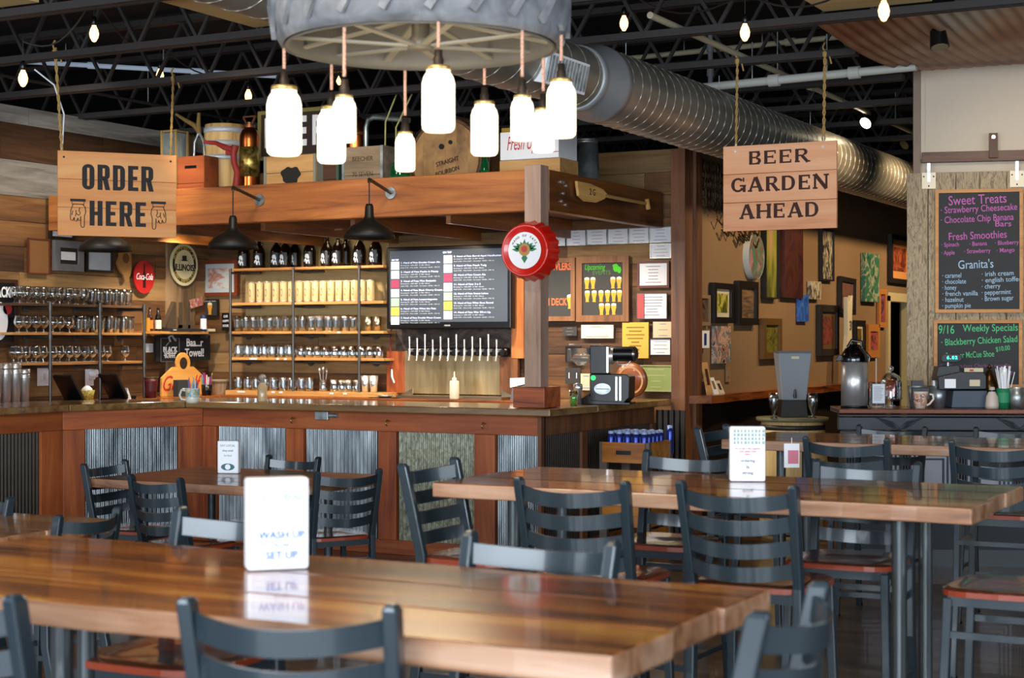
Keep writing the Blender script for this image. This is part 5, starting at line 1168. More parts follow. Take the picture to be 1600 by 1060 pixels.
# ================================================================== PIPES AND CONDUITS
def pipe_thing(label, a, b, r, mt, cat='pipe'):
    t = thing('pipe', label, cat, a); b = Vector(b)-Vector(a)
    obj('pipe_run', MB().cyl((0,0,0), b, r, n=10), mt, t)
    for f in (.33,.7): obj('coupling', MB().cyl(b*f, b*f+b.normalized()*.08, r*1.45, n=10), mt, t)
    for f in (.25,.6): obj('hanger_strap', MB().cyl(b*f, b*f+Vector((0,0,.3)), .006, n=5), M_galv, t)
    return t
pipe_thing('cream sprinkler pipe running back under the joists', (-3.96, 9.3, 3.6), (-3.96, 19, 3.6), .022, M_pvc)
def onz(px, py, Y): X, d = hit(px, (0,Y,0)); return (X, Y, EYE+(CY-py)/FPX*d)
pipe_thing('thin cream pipe crossing behind the hanging rods', onz(985,91,12.4), onz(1338,55,12.4), .022, M_pvc)
pipe_thing('thick white pipe crossing above the garden sign', onz(1095,137,11.5), onz(1432,104,11.5), .032, plain('white_pipe', '#b8b8b0', .45))
pipe_thing('pale blue white pipe above the left wall', onz(-5,94,10.0), onz(432,119,10.9), .02, plain('blue_white_gleam_pipe', '#b8cbe0', .4, emit=.15))  # faint emission paints in the pipe's gleam; the pipe is no lamp
pipe_thing('thin dark conduit running back over the left wall top', (-9.3, 7, 3.62), (-9.3, 13.5, 3.62), .014, M_joist)
pipe_thing('grey vertical drop rod left of the white pipe', onz(1110,30,12.0), onz(1110,135,12.0), .02, plain('grey_rod', '#7c8086', .5))

# ================================================================== HANGING WOOD SIGNS
def rope(parent, a, b, seed=0, knot_top=True):
    a, b = Vector(a), Vector(b); n_ = 26
    for s_ in (0, 1):
        pts = [a+(b-a)*i/n_ + Vector((.006*math.cos(i*1.3+s_*3.14+seed), .006*math.sin(i*1.3+s_*3.14), 0)) for i in range(n_+1)]
        obj('rope_strand', MB().tube(pts, .006, 5), M_rope, parent)
    if knot_top:
        obj('rope_knot', MB().lathe([(0,-.03),(.018,-.015),(.02,.01),(0,.03)], 8, Matrix.Translation(b-Vector((0,0,.03)))).tube([b-Vector((0,0,.03)), b+Vector((.03,0,-.04)), b+Vector((.045,0,-.1))], .006, 5).tube([b-Vector((0,0,.03)), b+Vector((-.015,0,.02)), b+Vector((.0,0,.05))], .007, 5), M_rope, parent)
# garden sign on joist Y=10.85
X0, d0 = hit(1131, (0,10.78,0)); X1, d1_ = hit(1308, (0,10.78,0)); W = X1-X0; zt = 2.945; H = .595
gs = thing('beer_garden_sign', 'cedar board sign reading beer garden ahead hung on ropes', 'sign', ((X0+X1)/2, 10.78, zt-H))
for i in range(3): obj('cedar_board', MB().box(-W/2, W/2, -.0125, .0125, -H/6+.0015, H/6-.0015), M_sign, gs, (0,0,H/6+i*H/3), bevel=.002)
def serif(s, size, par, z, x0=0, sx=1.25, mat=M_ink2):
    o = text(s, size, mat, par, (x0, -.0135, z), bold=.0035, sx=sx, spacing=1.12); return o
def glyph_serif(word, par, z, h, total_w, mat, y=-.014):
    """engraved roman capitals drawn as stems, hairlines and serifs"""
    S = h*.25; T = h*.15; F_ = h*.115
    G = {'B': (.68, [('b',.1,0,.1,1,S),('h',0,.62,.0),('h',0,.62,1.),('h',.1,.5,.52),('a',.42,.76,.24,.24),('a',.42,.26,.28,.26)]),
         'E': (.70, [('b',.1,0,.1,1,S),('h',0,.66,0),('h',0,.66,1),('h',.1,.5,.52),('b',.64,.0,.64,.26,T*.7),('b',.64,.74,.64,1,T*.7),('b',.5,.4,.5,.64,T*.6)]),
         'R': (.80, [('b',.1,0,.1,1,S),('h',-.02,.26,0),('h',0,.5,1),('h',.1,.5,.5),('a',.46,.75,.24,.25),('b',.38,.5,.72,.0,S*.9),('h',.6,.86,0)]),
         'G': (.92, [('o',.46,.5,.44,.5),('b',.86,.0,.86,.42,S*.85),('h',.58,.98,.44),('b',.82,.72,.82,1.,T*.7)]),
         'A': (.95, [('b',.1,0,.44,1,T),('b',.84,0,.48,1,S*1.05),('h',-.02,.26,0),('h',.66,1.0,0),('h',.24,.7,.32)]),
         'D': (.86, [('b',.1,0,.1,1,S),('h',0,.45,0),('h',0,.45,1),('D',.42,.5,.4,.5)]),
         'N': (.92, [('b',.1,0,.1,1,T),('b',.8,0,.8,1,T),('b',.1,1,.8,.0,S),('h',-.04,.26,0),('h',.64,.96,1),('h',-.04,.16,1)]),
         'H': (.92, [('b',.1,0,.1,1,S),('b',.78,0,.78,1,S),('h',-.04,.26,0),('h',-.04,.26,1),('h',.62,.94,0),('h',.62,.94,1),('h',.1,.78,.5)])}
    adv = [G[c][0]+.2 for c in word]; tw = sum(adv)-.2; k_ = total_w/tw; x = -total_w/2
    for c, a in zip(word, adv):
        mb = MB(); lay = 0
        for pr_ in G[c][1]:
            yy = y-.0001*lay; lay += 1
            P = lambda u_, w_: (x+u_*k_, w_*h)
            if pr_[0] == 'b': p0, p1 = P(pr_[1],pr_[2]), P(pr_[3],pr_[4]); mb.bar((p0[0],yy,p0[1]),(p1[0],yy,p1[1]), pr_[5], .001, (0,-1,0))
            elif pr_[0] == 'h':
                p0, p1 = P(pr_[1],0)[0], P(pr_[2],0)[0]; zc = pr_[3]*h; zc = min(max(zc, F_/2), h-F_/2); mb.box(p0, p1, yy-.0005, yy+.0005, zc-F_/2, zc+F_/2)
            else:
                cx_, cz_, rx, rz2 = pr_[1:5]; a0, a1 = (R(-90), R(90)) if pr_[0] in 'aD' else (R(42), R(330)); n_ = 14
                vo = []
                for i in range(n_+1):
                    t_ = a0+(a1-a0)*i/n_; wz = abs(math.cos(t_)); th = T*.8+(S-T*.8)*wz
                    co, si = math.cos(t_), math.sin(t_)
                    vo.append((x+(cx_+rx*co)*k_, yy, (cz_+rz2*si)*h)); vo.append((x+(cx_+rx*co)*k_-th*co, yy, (cz_+rz2*si)*h-T*si))
                mb.add(vo, [(2*i, 2*i+1, 2*i+3, 2*i+2) for i in range(n_)])
        obj('letter', mb, mat, par, (0, 0, z)); x += a*k_
glyph_serif('BEER', gs, H*.77, .092, W*.53, M_ink2); glyph_serif('GARDEN', gs, H*.455, .1, W*.86, M_ink2); glyph_serif('AHEAD', gs, H*.14, .1, W*.70, M_ink2)
for px, py in ((1150,108), (1287,92)):
    a = hit(px, (0,10.78,0))[0]-(X0+X1)/2
    rope(gs, (a, 0, H-.0), (a, .03, 3.57-(zt-H)), px)
    obj('eye_hook', MB().cyl((a,-.016,H-.04),(a,-.013,H-.04),.008,n=8).cyl((a,0,H),(a,0,H+.03),.006,n=6), M_chrome, gs)
# order here sign between joists 8.43 and 9.64, slightly turned
dL, dR = 11.2, 11.52
pL = pt(90, 237, dL); pR = pt(275, 241, dR); W = (Vector((pR.x-pL.x, pR.y-pL.y, 0))).length; ang = math.atan2(pR.y-pL.y, pR.x-pL.x)
zt = (pL.z+pR.z)/2; H = .585
os_ = thing('order_here_sign', 'orange cedar board sign reading order here with pointing hands', 'sign', ((pL.x+pR.x)/2, (pL.y+pR.y)/2, zt-H), ang)
for i in range(3): obj('cedar_board', MB().box(-W/2, W/2, -.0125, .0125, -H/6+.0012, H/6-.0012), M_sign2, os_, (0,0,H/6+i*H/3), bevel=.002)
def poster_word(word, par, z, h, total_w, mat, y=-.014):
    S = h*.19; T = h*.145
    G = {'O': .62, 'R': .62, 'D': .62, 'E': .52, 'H': .62}
    n_ = len(word); tw = sum(G[c] for c in word)+.16*(n_-1); k_ = total_w/tw; x = -total_w/2
    for c in word:
        w_ = G[c]*k_; mb = MB(); yy = y
        if c in 'ER': mb.box(x, x+S, yy-.001, yy, 0, h)
        if c == 'E': mb.box(x+S, x+w_, yy-.001, yy, 0, T); mb.box(x+S, x+w_, yy-.001, yy, h-T, h); mb.box(x+S, x+w_*.9, yy-.001, yy, h*.43, h*.43+T)
        if c == 'H': mb.box(x, x+S, yy-.001, yy, 0, h); mb.box(x+w_-S, x+w_, yy-.001, yy, 0, h); mb.box(x+S, x+w_-S, yy-.001, yy, h*.42, h*.42+T)
        def ringpart(xa, xb, za, zb, left=True):
            # stadium outline with rounded corners
            cr = min((xb-xa)*.45, (zb-za)*.3); o = []; i_ = []
            cor = [(xb-cr, zb-cr, 0), (xa+cr, zb-cr, 90), (xa+cr, za+cr, 180), (xb-cr, za+cr, 270)]
            for q_, (cx_, cz_, a0) in enumerate(cor):
                for t_ in range(0, 91, 22):
                    a = R(a0+t_); sq = (not left and q_ in (1, 2))
                    ox, oz = (cx_+cr*math.cos(a), cz_+cr*math.sin(a)) if not sq else (xa, zb if q_ == 1 else za)
                    o.append((ox, yy, oz)); ix = max(xa+S, min(xb-S, ox)); iz = max(za+T, min(zb-T, oz)); i_.append((ix, yy, iz))
            m_ = len(o); mb.add(o+i_, [(k, (k+1) % m_, m_+(k+1) % m_, m_+k) for k in range(m_)])
        if c == 'O': ringpart(x, x+w_, 0, h)
        if c == 'D': ringpart(x, x+w_, 0, h, False)
        if c == 'R': ringpart(x, x+w_, h*.4, h, False); mb.add([(x+w_*.42, yy, h*.44), (x+w_*.42+S, yy, h*.44), (x+w_+.003, yy, 0), (x+w_-S+.003, yy, 0)], [(0,1,2,3)])
        obj('letter', mb, mat, par, (0,0,z)); x += w_+.16*k_
poster_word('ORDER', os_, H*.55, .175, W*.60, M_ink); poster_word('HERE', os_, H*.125, .172, W*.475, M_ink)
def hand(par, cx_, mir):
    mb = MB(); s_ = .115*mir; yy = -.0145
    L = lambda pts: mb.tube([(cx_+a*s_, yy, z*.19+H*.1) for a, z in pts], .0028, 4)
    mb.box(cx_-.052, cx_+.052, yy-.001, yy+.0005, H*.1+.178, H*.1+.196)
    L([(-.35,.93),(-.35,.84),(.35,.84),(.35,.93)]); L([(-.28,.84),(-.42,.62),(-.45,.36),(-.42,.26),(-.3,.24),(-.22,.36)]); L([(-.22,.36),(-.2,.24),(-.08,.22),(.0,.34)]); L([(0,.34),(.03,.24),(.14,.26),(.16,.4)])
    L([(.16,.4),(.16,.1),(.2,.02),(.28,.0),(.36,.02),(.38,.12),(.38,.42),(.46,.56),(.42,.74),(.28,.84)]); L([(.1,.72),(.06,.6),(.14,.5),(.05,.44),(-.1,.5),(-.12,.62)]); L([(-.3,.6),(-.36,.44)]); L([(-.1,.5),(-.16,.4)])
    obj('pointing_hand', mb, M_ink, par)
hand(os_, -W*.335, 1); hand(os_, W*.345, -1)
def lw(px, py, d, t_): p_ = pt(px, py, d); return t_.matrix_basis.inverted() @ p_
M_ = Matrix.Translation(os_.location) @ Matrix.Rotation(ang, 4, 'Z'); inv = M_.inverted()
tA = inv @ Vector(onz(86, 99, 8.43)); tB = inv @ Vector(onz(271, 116, 9.6))
tA.z = 3.60-(zt-H) ; 
rope(os_, (-W/2+.03, 0, H-.02), (tA.x, tA.y, tA.z-.0), 1); rope(os_, (W/2-.04, 0, H-.02), (tB.x, tB.y, 3.58-(zt-H)), 4)
obj('white_cord', MB().tube([(-W/2+.03,0,H), (-W/2+.045,.01,H+.25), (-W/2-.02,.02,H+.45), (-W/2-.15,.03,H+.55)], .006, 5), M_white, os_)
for s in (-1,1): obj('rope_hole', MB().disc((s*(W/2-.04), H-.045), .008, -.0128, 8), M_black, os_)

# ================================================================== STRING LIGHTS
bm_ = MB().lathe([(0,-.115),(.012,-.11),(.026,-.085),(.03,-.06),(.024,-.035),(.014,-.015),(.012,0)], 16).mesh('glowing_bulb', M_bulb)
sm_ = MB().lathe([(.012,-.01),(.017,-.005),(.017,.035),(.008,.05),(0,.05)], 12).mesh('bulb_socket', M_black)
def string_light(label, group, pts):
    t = thing('string_light', label, 'string light', (0,0,0)); P_ = []
    for (px, py, Y) in pts: P_.append(Vector(onz(px, py, Y)))
    t.location = P_[0]
    wire = []
    for a, b in zip(P_[:-1], P_[1:]):
        for i in range(9):
            f = i/8; p_ = a.lerp(b, f); p_.z += .22 + .0 - .0*f; p_ = p_ - P_[0]; p_.z -= .10*math.sin(math.pi*f)*0 - (0)
            p_.z += .18*(abs(2*f-1)-1)*-1*.0 + (.28*(1-abs(2*f-1)) if False else 0); wire.append(p_ + Vector((0,0,-.14*math.sin(math.pi*f))))
    obj('wire', MB().tube(wire, .006, 5), M_joist, t)
    for i, p_ in enumerate(P_):
        b = obj('bulb_socket', sm_, None, t, p_-P_[0]+Vector((0,0,.05))); obj('glowing_bulb', bm_, None, b, (0,0,0)); obj('drop_wire', MB().cyl((0,0,.05),(0,0,.19),.003,n=5), M_joist, b)
string_light('string of four glowing filament bulbs over the bar left side', None, [(36,120,7.6),(147,50,7.9),(250,116,9.9),(388,148,10.9),(530,122,12.2)])
string_light('string of filament bulbs running right past the spiral duct', None, [(975,34,10.2),(1164,48,9.3),(1381,14,8.2)])

# ================================================================== WHEEL CHANDELIER
cd_ = 5.5; cc = pt(657, 72, cd_)
ch = thing('wheel_chandelier', 'old tractor wheel chandelier with glowing mason jars', 'chandelier', tuple(cc))
M_rub = art('dusty_rubber', ['#54565a', '#6e7074', '#85878a'], (6,6,6), .5, 4, .75)
M_rim = plain('weathered_rim_steel', '#7c7466', .55, .5, var=.2)
obj('tire', MB().lathe([(.452,.0),(.468,-.006),(.482,.02),(.492,.07),(.497,.13),(.492,.19),(.47,.235),(.445,.235),(.44,.2)], 64), M_rub, ch)
obj('rim', MB().lathe([(.44,.2),(.44,.02),(.45,.0),(.455,-.008),(.446,-.01),(.436,.01),(.43,.02),(.43,.2)], 64), plain('rim_dark_steel', '#6a665e', .6, .4, var=.2), ch)
for i in range(22):
    a = 2*math.pi*i/22; c0, s0 = math.cos, math.sin
    P3 = lambda an, r_, z_: (r_*c0(an), r_*s0(an), z_)
    obj('tread_lug', MB().bar(P3(a-.13,.495,.03), P3(a,.503,.13), .016, .026).bar(P3(a,.503,.13), P3(a+.13 if i % 2 else a-.13,.495,.225), .016, .026), M_rub, ch)
obj('hub', MB().lathe([(0,-.01),(.045,-.01),(.045,.02),(.03,.03),(.032,.15),(.05,.16),(.05,.18),(0,.18)], 24), M_rim, ch)
for i in range(14):
    a = 2*math.pi*i/14+.15; obj('spoke', MB().bar((.03*math.cos(a), .03*math.sin(a), .0+.09*(i % 2)), (.435*math.cos(a), .435*math.sin(a), .02), .026, .008), plain('spoke_steel', '#a09a8a', .5, .4), ch)
obj('hanging_rod', MB().cyl((0,0,.18),(0,0,3.56-cc.z),.012,n=8).cyl((.3,.3,.2),(0,0,.75),.004,n=5).cyl((-.3,.3,.2),(0,0,.75),.004,n=5).cyl((0,-.43,.2),(0,0,.75),.004,n=5), M_joist, ch)
jars = [(444,133,243,0,45),(518,165,255,1,96),(538,148,222,-1,20),(633,205,268,1,106),(685,102,206,-1,18),(757,157,243,1,103),(816,148,220,-1,30),(849,168,238,1,88),(877,122,215,-.3,55)]
def jarmb(w_, h_):
    r = w_/2; return MB().lathe([(0,0),(r*.8,0),(r*.96,h_*.04),(r,h_*.1),(r,h_*.72),(r*.9,h_*.82),(r*.72,h_*.89),(r*.72,h_*.96),(0,h_*.96)], 28)
for i, (px, ya_, yb_, side, yc) in enumerate(jars):
    lat = (px-657)/FPX*cd_; rr2 = math.sqrt(max(.0001, .455**2-lat**2)) if abs(side) == 1 else (.02 if side == 0 else -.15)
    if abs(side) == 1: dd = cd_ + side*rr2
    else: dd = cd_ + rr2*(1 if side == 0 else 1)
    lat = (px-657)/FPX*dd
    p0 = pt(px, yb_, dd); p1 = pt(px, ya_, dd); hj = (p1.z-p0.z); wj = hj*.5; pc = pt(px, yc, dd)
    lj = p0-cc
    o = obj('mason_jar', jarmb(wj, hj), M_jarlight, ch, lj)
    obj('jar_lid', MB().lathe([(0,hj*.985),(wj*.36,hj*.985),(wj*.375,hj*.965),(wj*.375,hj*.925),(wj*.36,hj*.92)], 24), plain('zinc_lid', '#c8a868', .35, .8), o)
    obj('lamp_socket', MB().lathe([(.016,hj*.985),(.016,hj*.985+.025),(.013,hj*.985+.028),(.012,hj*.985+.05),(0,hj*.985+.052)], 14), M_socket, o)
    obj('cloth_cord', MB().cyl((0,0,hj*.98+.06),(0,0,max(pc.z-p0.z, -p0.z+cc.z-.005)),.0055,n=8), M_cord, o)
for i in range(5):
    a = i*1.26+.4; obj('looped_cord', MB().tube([(.45*math.cos(a),.45*math.sin(a),.0),(.46*math.cos(a+.06),.46*math.sin(a+.06),.1),(.43*math.cos(a+.14),.43*math.sin(a+.14),.2)], .0055, 6), M_cord, ch)
l = bpy.data.lights.new('jar_lamp', 'POINT'); l.energy = 16; l.color = (1, .82, .55); l.shadow_soft_size = .25
o = bpy.data.objects.new('jar_lamp', l); COL.objects.link(o); o.location = (cc.x, cc.y, cc.z-.75)
# ================================================================== KITCHEN WALL AND ORDER COUNTER (right)
KW = (pt(1427, 530, 12.2).x, pt(1427, 530, 12.2).y, R(15))
kw = sempty('wall_kitchen', (KW[0], KW[1], 0), KW[2])
def kx(px): return hit(px, KW)
def kz(px, py): return EYE+(CY-py)/FPX*hit(px, KW)[1]
L = 2.9
obj('painted_upper_wall', MB().box(.04, L, 0, .1, kz(1440,250), 3.8), M_cream, kw)
obj('lower_wall', MB().box(.04, L, .03, .1, 0, kz(1440,250)), M_cream, kw)
obj('edge_trim', MB().box(0, .05, -.03, .13, kz(1440,278), 3.75), plain('taupe_trim', '#8a7462', .6, var=.1), kw); obj('corner_bead', MB().box(.055, .085, -.02, .0, kz(1440,248), 3.75), M_cream, kw)
zr1 = kz(1440, 249); obj('track_rail', MB().box(.06, L, -.06, 0, zr1-.03, zr1+.045), wood('rail_wood', ['#4a3226', '#6e5040', '#7e6250'], 'X', .7, .6, 0, .1, .02), kw, bevel=.003)
obj('rail_bracket', MB().box(kx(1551)[0]-.03, kx(1551)[0]+.03, -.1, -.062, zr1-.01, zr1+.17), plain('dark_bronze', '#4a3426', .5, .4), kw); obj('bracket_bolt', MB().cyl((kx(1551)[0], -.1, zr1+.14), (kx(1551)[0], -.112, zr1+.14), .014, n=10), M_chrome, kw)
# sliding distressed door leaf
zd = kz(1440, 272)
bd = thing('barn_door', 'sliding door of flaking white painted boards behind the menu boards', 'door', (KW[0]-.05*math.cos(KW[2])+.05*math.sin(KW[2]), KW[1]-.05*math.sin(KW[2])-.05*math.cos(KW[2]), 0.0), KW[2])
M_flake = art('flaking_paint_wood', ['#7a6854', '#8c7a66', '#a8967a', '#b8a684', '#857460'], (26,26,5), 2.5, 8, .85, bump=.25)
xx = 0; i = 0
while xx < L-.1:
    w_ = (.155, .2, .17, .19)[i % 4]; obj('door_board', MB().box(-w_/2+.003, w_/2-.003, -.03, 0, .02, zd), M_flake, bd, (xx+w_/2, 0, 0), bevel=.002); xx += w_; i += 1
M_greywash = wood('greywash_slat', ['#7a6e66', '#a09690', '#b0a8a2'], 'X', .8, .8)
for px in (1455, 1592):
    x_ = kx(px)[0]+.03
    obj('roller_bracket', MB().box(x_-.05, x_+.05, -.045, -.031, zd-.12, zd+.0), plain('cream_bracket', '#d0c4ac', .5, .3), bd); obj('bracket_slot', MB().box(x_-.012, x_+.012, -.05, -.0455, zd-.07, zd+.07), M_galv, bd)
    for a, b in ((-.035,-.03),(.035,-.03),(0,-.1)): obj('screw', MB().cyl((x_+a,-.045,zd+b),(x_+a,-.049,zd+b),.006,n=8), M_ink, bd)
KB = (KW[0]+.09*math.sin(KW[2]), KW[1]-.09*math.cos(KW[2]), KW[2])
M_pinkc = plain('pink_chalk', '#c46cb4', .9); M_bluec = plain('pale_blue_chalk', '#a8c4dc', .9); M_grc = plain('green_chalk_pen', '#5cc888', .9); M_purc = plain('purple_chalk', '#8a5c88', .9)
t, wd, h = framed('menu_board', 'tall menu chalkboard of sweet treats smoothies and granitas', 'chalkboard', KB, 1461, 1598, 296, 489, M_orangeframe, .025, .025, M_slate)
def line(s, fx, fz, size, mt, al='LEFT', tilt=0, sx=1, f=None): text(s, size*1.0, mt, t, (wd*fx, -.0135, h*fz), align=al, rot=(R(90), -tilt, 0), sx=sx, fit=f and f*wd, bold=.0002, name='chalk_line')
T_ = R(2)
line('Sweet Treats', -.35, .405, .1, M_pinkc, tilt=T_, f=.66); line('· Strawberry Cheesecake', -.44, .33, .07, M_pinkc, tilt=T_, f=.87); line('· Chocolate Chip Banana', -.44, .25, .07, M_pinkc, tilt=T_, f=.83); line('Bars', .18, .215, .06, M_pinkc, f=.18)
line('Fresh Smoothies', -.35, .115, .08, M_pinkc, tilt=T_, f=.66); line('· Spinach', -.43, .05, .045, M_pinkc, tilt=T_, f=.2); line('· Banana', -.11, .055, .045, M_pinkc, tilt=T_, f=.2); line('· Blueberry', .18, .06, .045, M_pinkc, tilt=T_, f=.27); line('· Apple', -.43, -.015, .045, M_pinkc, tilt=T_, f=.15); line('· Strawberry', -.17, -.005, .045, M_pinkc, tilt=T_, f=.3); line('· Mango', .2, .0, .045, M_pinkc, tilt=T_, f=.2)
line("Granita's", -.24, -.115, .09, M_bluec, tilt=T_, f=.4)
for i, (a, b) in enumerate((('caramel','irish cream'), ('chocolate','english toffee'), ('honey','cherry'), ('french vanilla','peppermint'), ('hazelnut','Brown sugar'), ('pumpkin pie',''))):
    line('· '+a, -.42, -.2-.049*i, .05, M_bluec, tilt=R(1), f=.027*(len(a)+1)); b and line('· '+b, .03, -.19-.05*i, .05, M_bluec, tilt=R(2), f=.03*(len(b)+1))
t, wd, h = framed('specials_board', 'lower chalkboard of weekly specials behind the cash register', 'chalkboard', KB, 1459, 1597, 500, 606, M_orangeframe, .025, .025, M_slate)
line('9/16', -.45, .35, .09, M_grc, f=.18); line('Weekly Specials', -.17, .37, .075, M_grc, tilt=R(1), f=.62); line('· Blackberry Chicken Salad', -.42, .16, .07, M_grc, tilt=R(3), f=.86); line('· Summer McCue Shoe', -.4, -.04, .065, M_grc, tilt=R(3), f=.58); line('$10.00', .2, .06, .05, M_grc, tilt=R(8), f=.16); line('C    Thursdays Chicken noodle', -.44, -.19, .04, M_purc, tilt=R(1), f=.8); line('$4 cup', .2, -.27, .04, M_purc, f=.2)
# rusty corrugated soffit between joist Y=9.64 and the kitchen wall
def sof(u_, v):
    X = -3.05 + 3.6*u_; Y = 9.64 + (13.0-9.64)*v + .0
    z = 3.54 + .20*v - .12*math.sin(math.pi*v) + .011*math.cos(2*math.pi*X/.09); return (X, Y, z)
sf = obj('corrugated_soffit', MB().grid(40*8, 44, sof), M_corrR, ceil)
# track lights
def track_light(label, px, py, Y, on_, tgt=(0,-.3,-1)):
    p_ = Vector(onz(px, py, Y)); t = thing('track_light', label, 'spotlight', p_); d = Vector(tgt).normalized()
    obj('lamp_can', MB().cyl(-d*.09, d*.05, .045, .06, n=20), M_black, t); obj('stem', MB().cyl((0,0,.0),(0,0,3.6-p_.z),.009,n=8).box(-.03,.03,-.03,.03,3.57-p_.z,3.62-p_.z), M_black, t)
    obj('lens', MB().cyl(d*.051, d*.054, .052, n=20), plain('lit_lens','#fff8e8',.3,emit=25,ecol='#fff0d0') if on_ else plain('unlit_lens','#8a7a5a',.2), t); return t
track_light('black unlit spotlight under the corrugated soffit', 1467, 62, 10.2, False, (.15,-.2,-1))
track_light('glowing spotlight aimed at the gallery wall', 1357, 188, 14.2, True, (-.3,-.75,-.55))
track_light('dark spotlight with a small glint beside the kitchen wall edge', 1418, 222, 16.2, False, (-.4,-.6,-.5))

# ---- order counter
O = pt(1311, 530, 11.45); KC = (O.x, O.y, R(24))
oc = thing('order_counter', 'dark carved counter with tin tile panels and copper brown top', 'counter', (O.x, O.y, 0), KC[2])
CH = EYE-(639-CY)/FPX*11.45
obj('countertop', MB().box(0, 2.2, 0, .5, CH-.035, CH), plain('speckled_copper_top', '#6a3820', .25, .3, coat=.5, var=.5), oc, bevel=.006)
M_bl = plain('black_blue_paint', '#1c242d', .4, coat=.3, var=.15)
obj('cornice', MB().prism([(0,0),(2.2,0),(2.2,.09),(0,.09)], .02, .1).box(-.0,2.2,.0,.1,.095,.11), M_bl, oc, (0,0,CH-.15), bevel=.004)
obj('beading', MB().box(.02,2.2,.035,.1,-.05,-.005).box(.05,2.2,.05,.1,-.1,-.055), M_bl, oc, (0,0,CH-.15), bevel=.006)
for x_ in (.42, 1.25): 
    mb = MB()
    for s in (-1,1):
        for k in range(4): mb.tube([(0,.015,-.01+.0*k),(s*.05,.01,.0+.012*k),(s*(.1+.02*k),.014,.03+.012*k)], .005, 5)
    obj('carved_spray', mb, M_bl, oc, (x_, 0, CH-.13))
obj('body', MB().box(.06, 2.15, .08, .48, 0, CH-.2), plain('counter_body', '#1e242c', .5), oc)
M_tin = plain('tin_tile', '#2a343e', .35, .6); M_tin3 = plain('tin_tile_pale', '#8a8a90', .4, .5)
xx = .08
for i in range(5):
    w_ = .39
    obj('tile_panel', MB().box(-w_/2+.03, w_/2-.03, -.006, 0, 0, .48), M_tin3 if i != 3 else M_tin, oc, (xx+w_/2, .078, CH-.74))
    for q_ in (0, .03, .06, .09):
        mb = MB(); a, b, z0_, z1_ = -w_/2+.03+q_, w_/2-.03-q_, q_, .48-q_
        mb.box(a,b,-.016,-.006,z0_,z0_+.012); mb.box(a,b,-.016,-.006,z1_-.012,z1_); mb.box(a,a+.012,-.016,-.006,z0_,z1_); mb.box(b-.012,b,-.016,-.006,z0_,z1_)
        obj('tile_moulding', mb, M_tin, oc, (xx+w_/2, .078, CH-.74))
    obj('fluted_strip', MB().box(-.028,-.018,-.02,0,-.02,.52).box(-.008,.002,-.02,0,-.02,.52).box(.012,.022,-.02,0,-.02,.52), M_bl, oc, (xx, .078, CH-.74)); xx += w_
obj('plinth', MB().box(.05, 2.16, .07, .48, 0, .12), M_bl, oc)
def ocp(px, y=.25): 
    n_ = (O.x - y*math.sin(KC[2]), O.y + y*math.cos(KC[2]), KC[2]); x_, d = hit(px, n_); return (n_[0]+x_*math.cos(KC[2]), n_[1]+x_*math.sin(KC[2]), CH+.001), d/FPX
# airpot
loc, k = ocp(1335, .2); t = thing('airpot', 'brushed steel coffee airpot with black pump lid', 'airpot', loc, KC[2])
r = 20.5*k; hb = 72*k
obj('steel_body', MB().lathe([(0,.008),(r,.008),(r,hb),(r*.9,hb+.002),(0,hb+.002)], 36), M_spun, t); obj('base_ring', MB().lathe([(0,0),(r*1.03,0),(r*1.03,.014),(r,.016)], 36), M_black, t)
obj('pump_lid', MB().lathe([(r*1.03,hb-.004),(r*1.05,hb+.012),(r*.98,hb+.05),(r*.72,hb+.09),(r*.45,hb+.105),(r*.42,hb+.12),(0,hb+.125)], 36), plain('gloss_black_lid', '#050506', .15, coat=.5), t)
obj('spout', MB().prism([(-r*.9,hb+.04),(-r*.9,hb+.005),(-r*1.42,hb-.0),(-r*1.42,hb+.015),(-r*1.2,hb+.05)], -.025, .025), _mats['gloss_black_lid'], t, bevel=.004)
obj('carry_handle', MB().tube([(r*.8,0,hb+.07),(r*1.15,0,hb+.03),(r*1.1,0,hb+.0)], .01, 8).tube([(-r*.5,0,hb+.1),(-.02,0,hb+.15),(.05,0,hb+.14),(r*.6,0,hb+.09)], .012, 8), _mats['gloss_black_lid'], t)
# labelled jar with spoon
loc, k = ocp(1371, .2); t = thing('label_jar', 'square glass jar with a white text label and a wooden stick', 'jar', loc, KC[2])
obj('jar_glass', MB().box(-12*k,12*k,-.05,.05,.0,40*k), plain('jar_clear', '#dfe8ea', .05, trans=.95, ior=1.3), t, bevel=.01)
obj('front_label', MB().box(-9.5*k,9.5*k,-.054,-.0515,7*k,37*k), M_paper, t)
mb = MB(); [mb.box(-7*k, (4+(i*37 % 4))*k, -.0555, -.0545, (12+i*2.5)*k, (12.8+i*2.5)*k) for i in range(9)]; obj('label_text', mb, plain('ink_#8a8a92', '#8a8a92', .7), t)
obj('stick', MB().cyl((-2*k,0,3*k),(-2*k,0,77*k),.006,n=8), plain('pale_stick','#c8a890',.6), t)
loc, k = ocp(1392, .35); t = thing('cake_dome', 'glass cake dome with a knob lid and black label strip', 'dome', loc, KC[2])
obj('glass_dome', MB().lathe([(17*k,14*k),(17*k,38*k),(13*k,48*k),(5*k,53*k),(0,54*k)], 28), M_glass, t); obj('knob', MB().lathe([(0,54*k),(4*k,57*k),(5*k,61*k),(0,65*k)], 14), M_glass, t)
obj('plate_stand', MB().lathe([(0,0),(10*k,0),(3*k,4*k),(3*k,9*k),(18*k,12*k),(18*k,14*k),(0,13.5*k)], 28), M_glass, t); obj('apple', MB().lathe([(0,15*k),(6*k,17*k),(9*k,25*k),(6*k,32*k),(0,30*k)], 16), plain('apple_red','#b8402c',.3,coat=.3,var=.3), t)
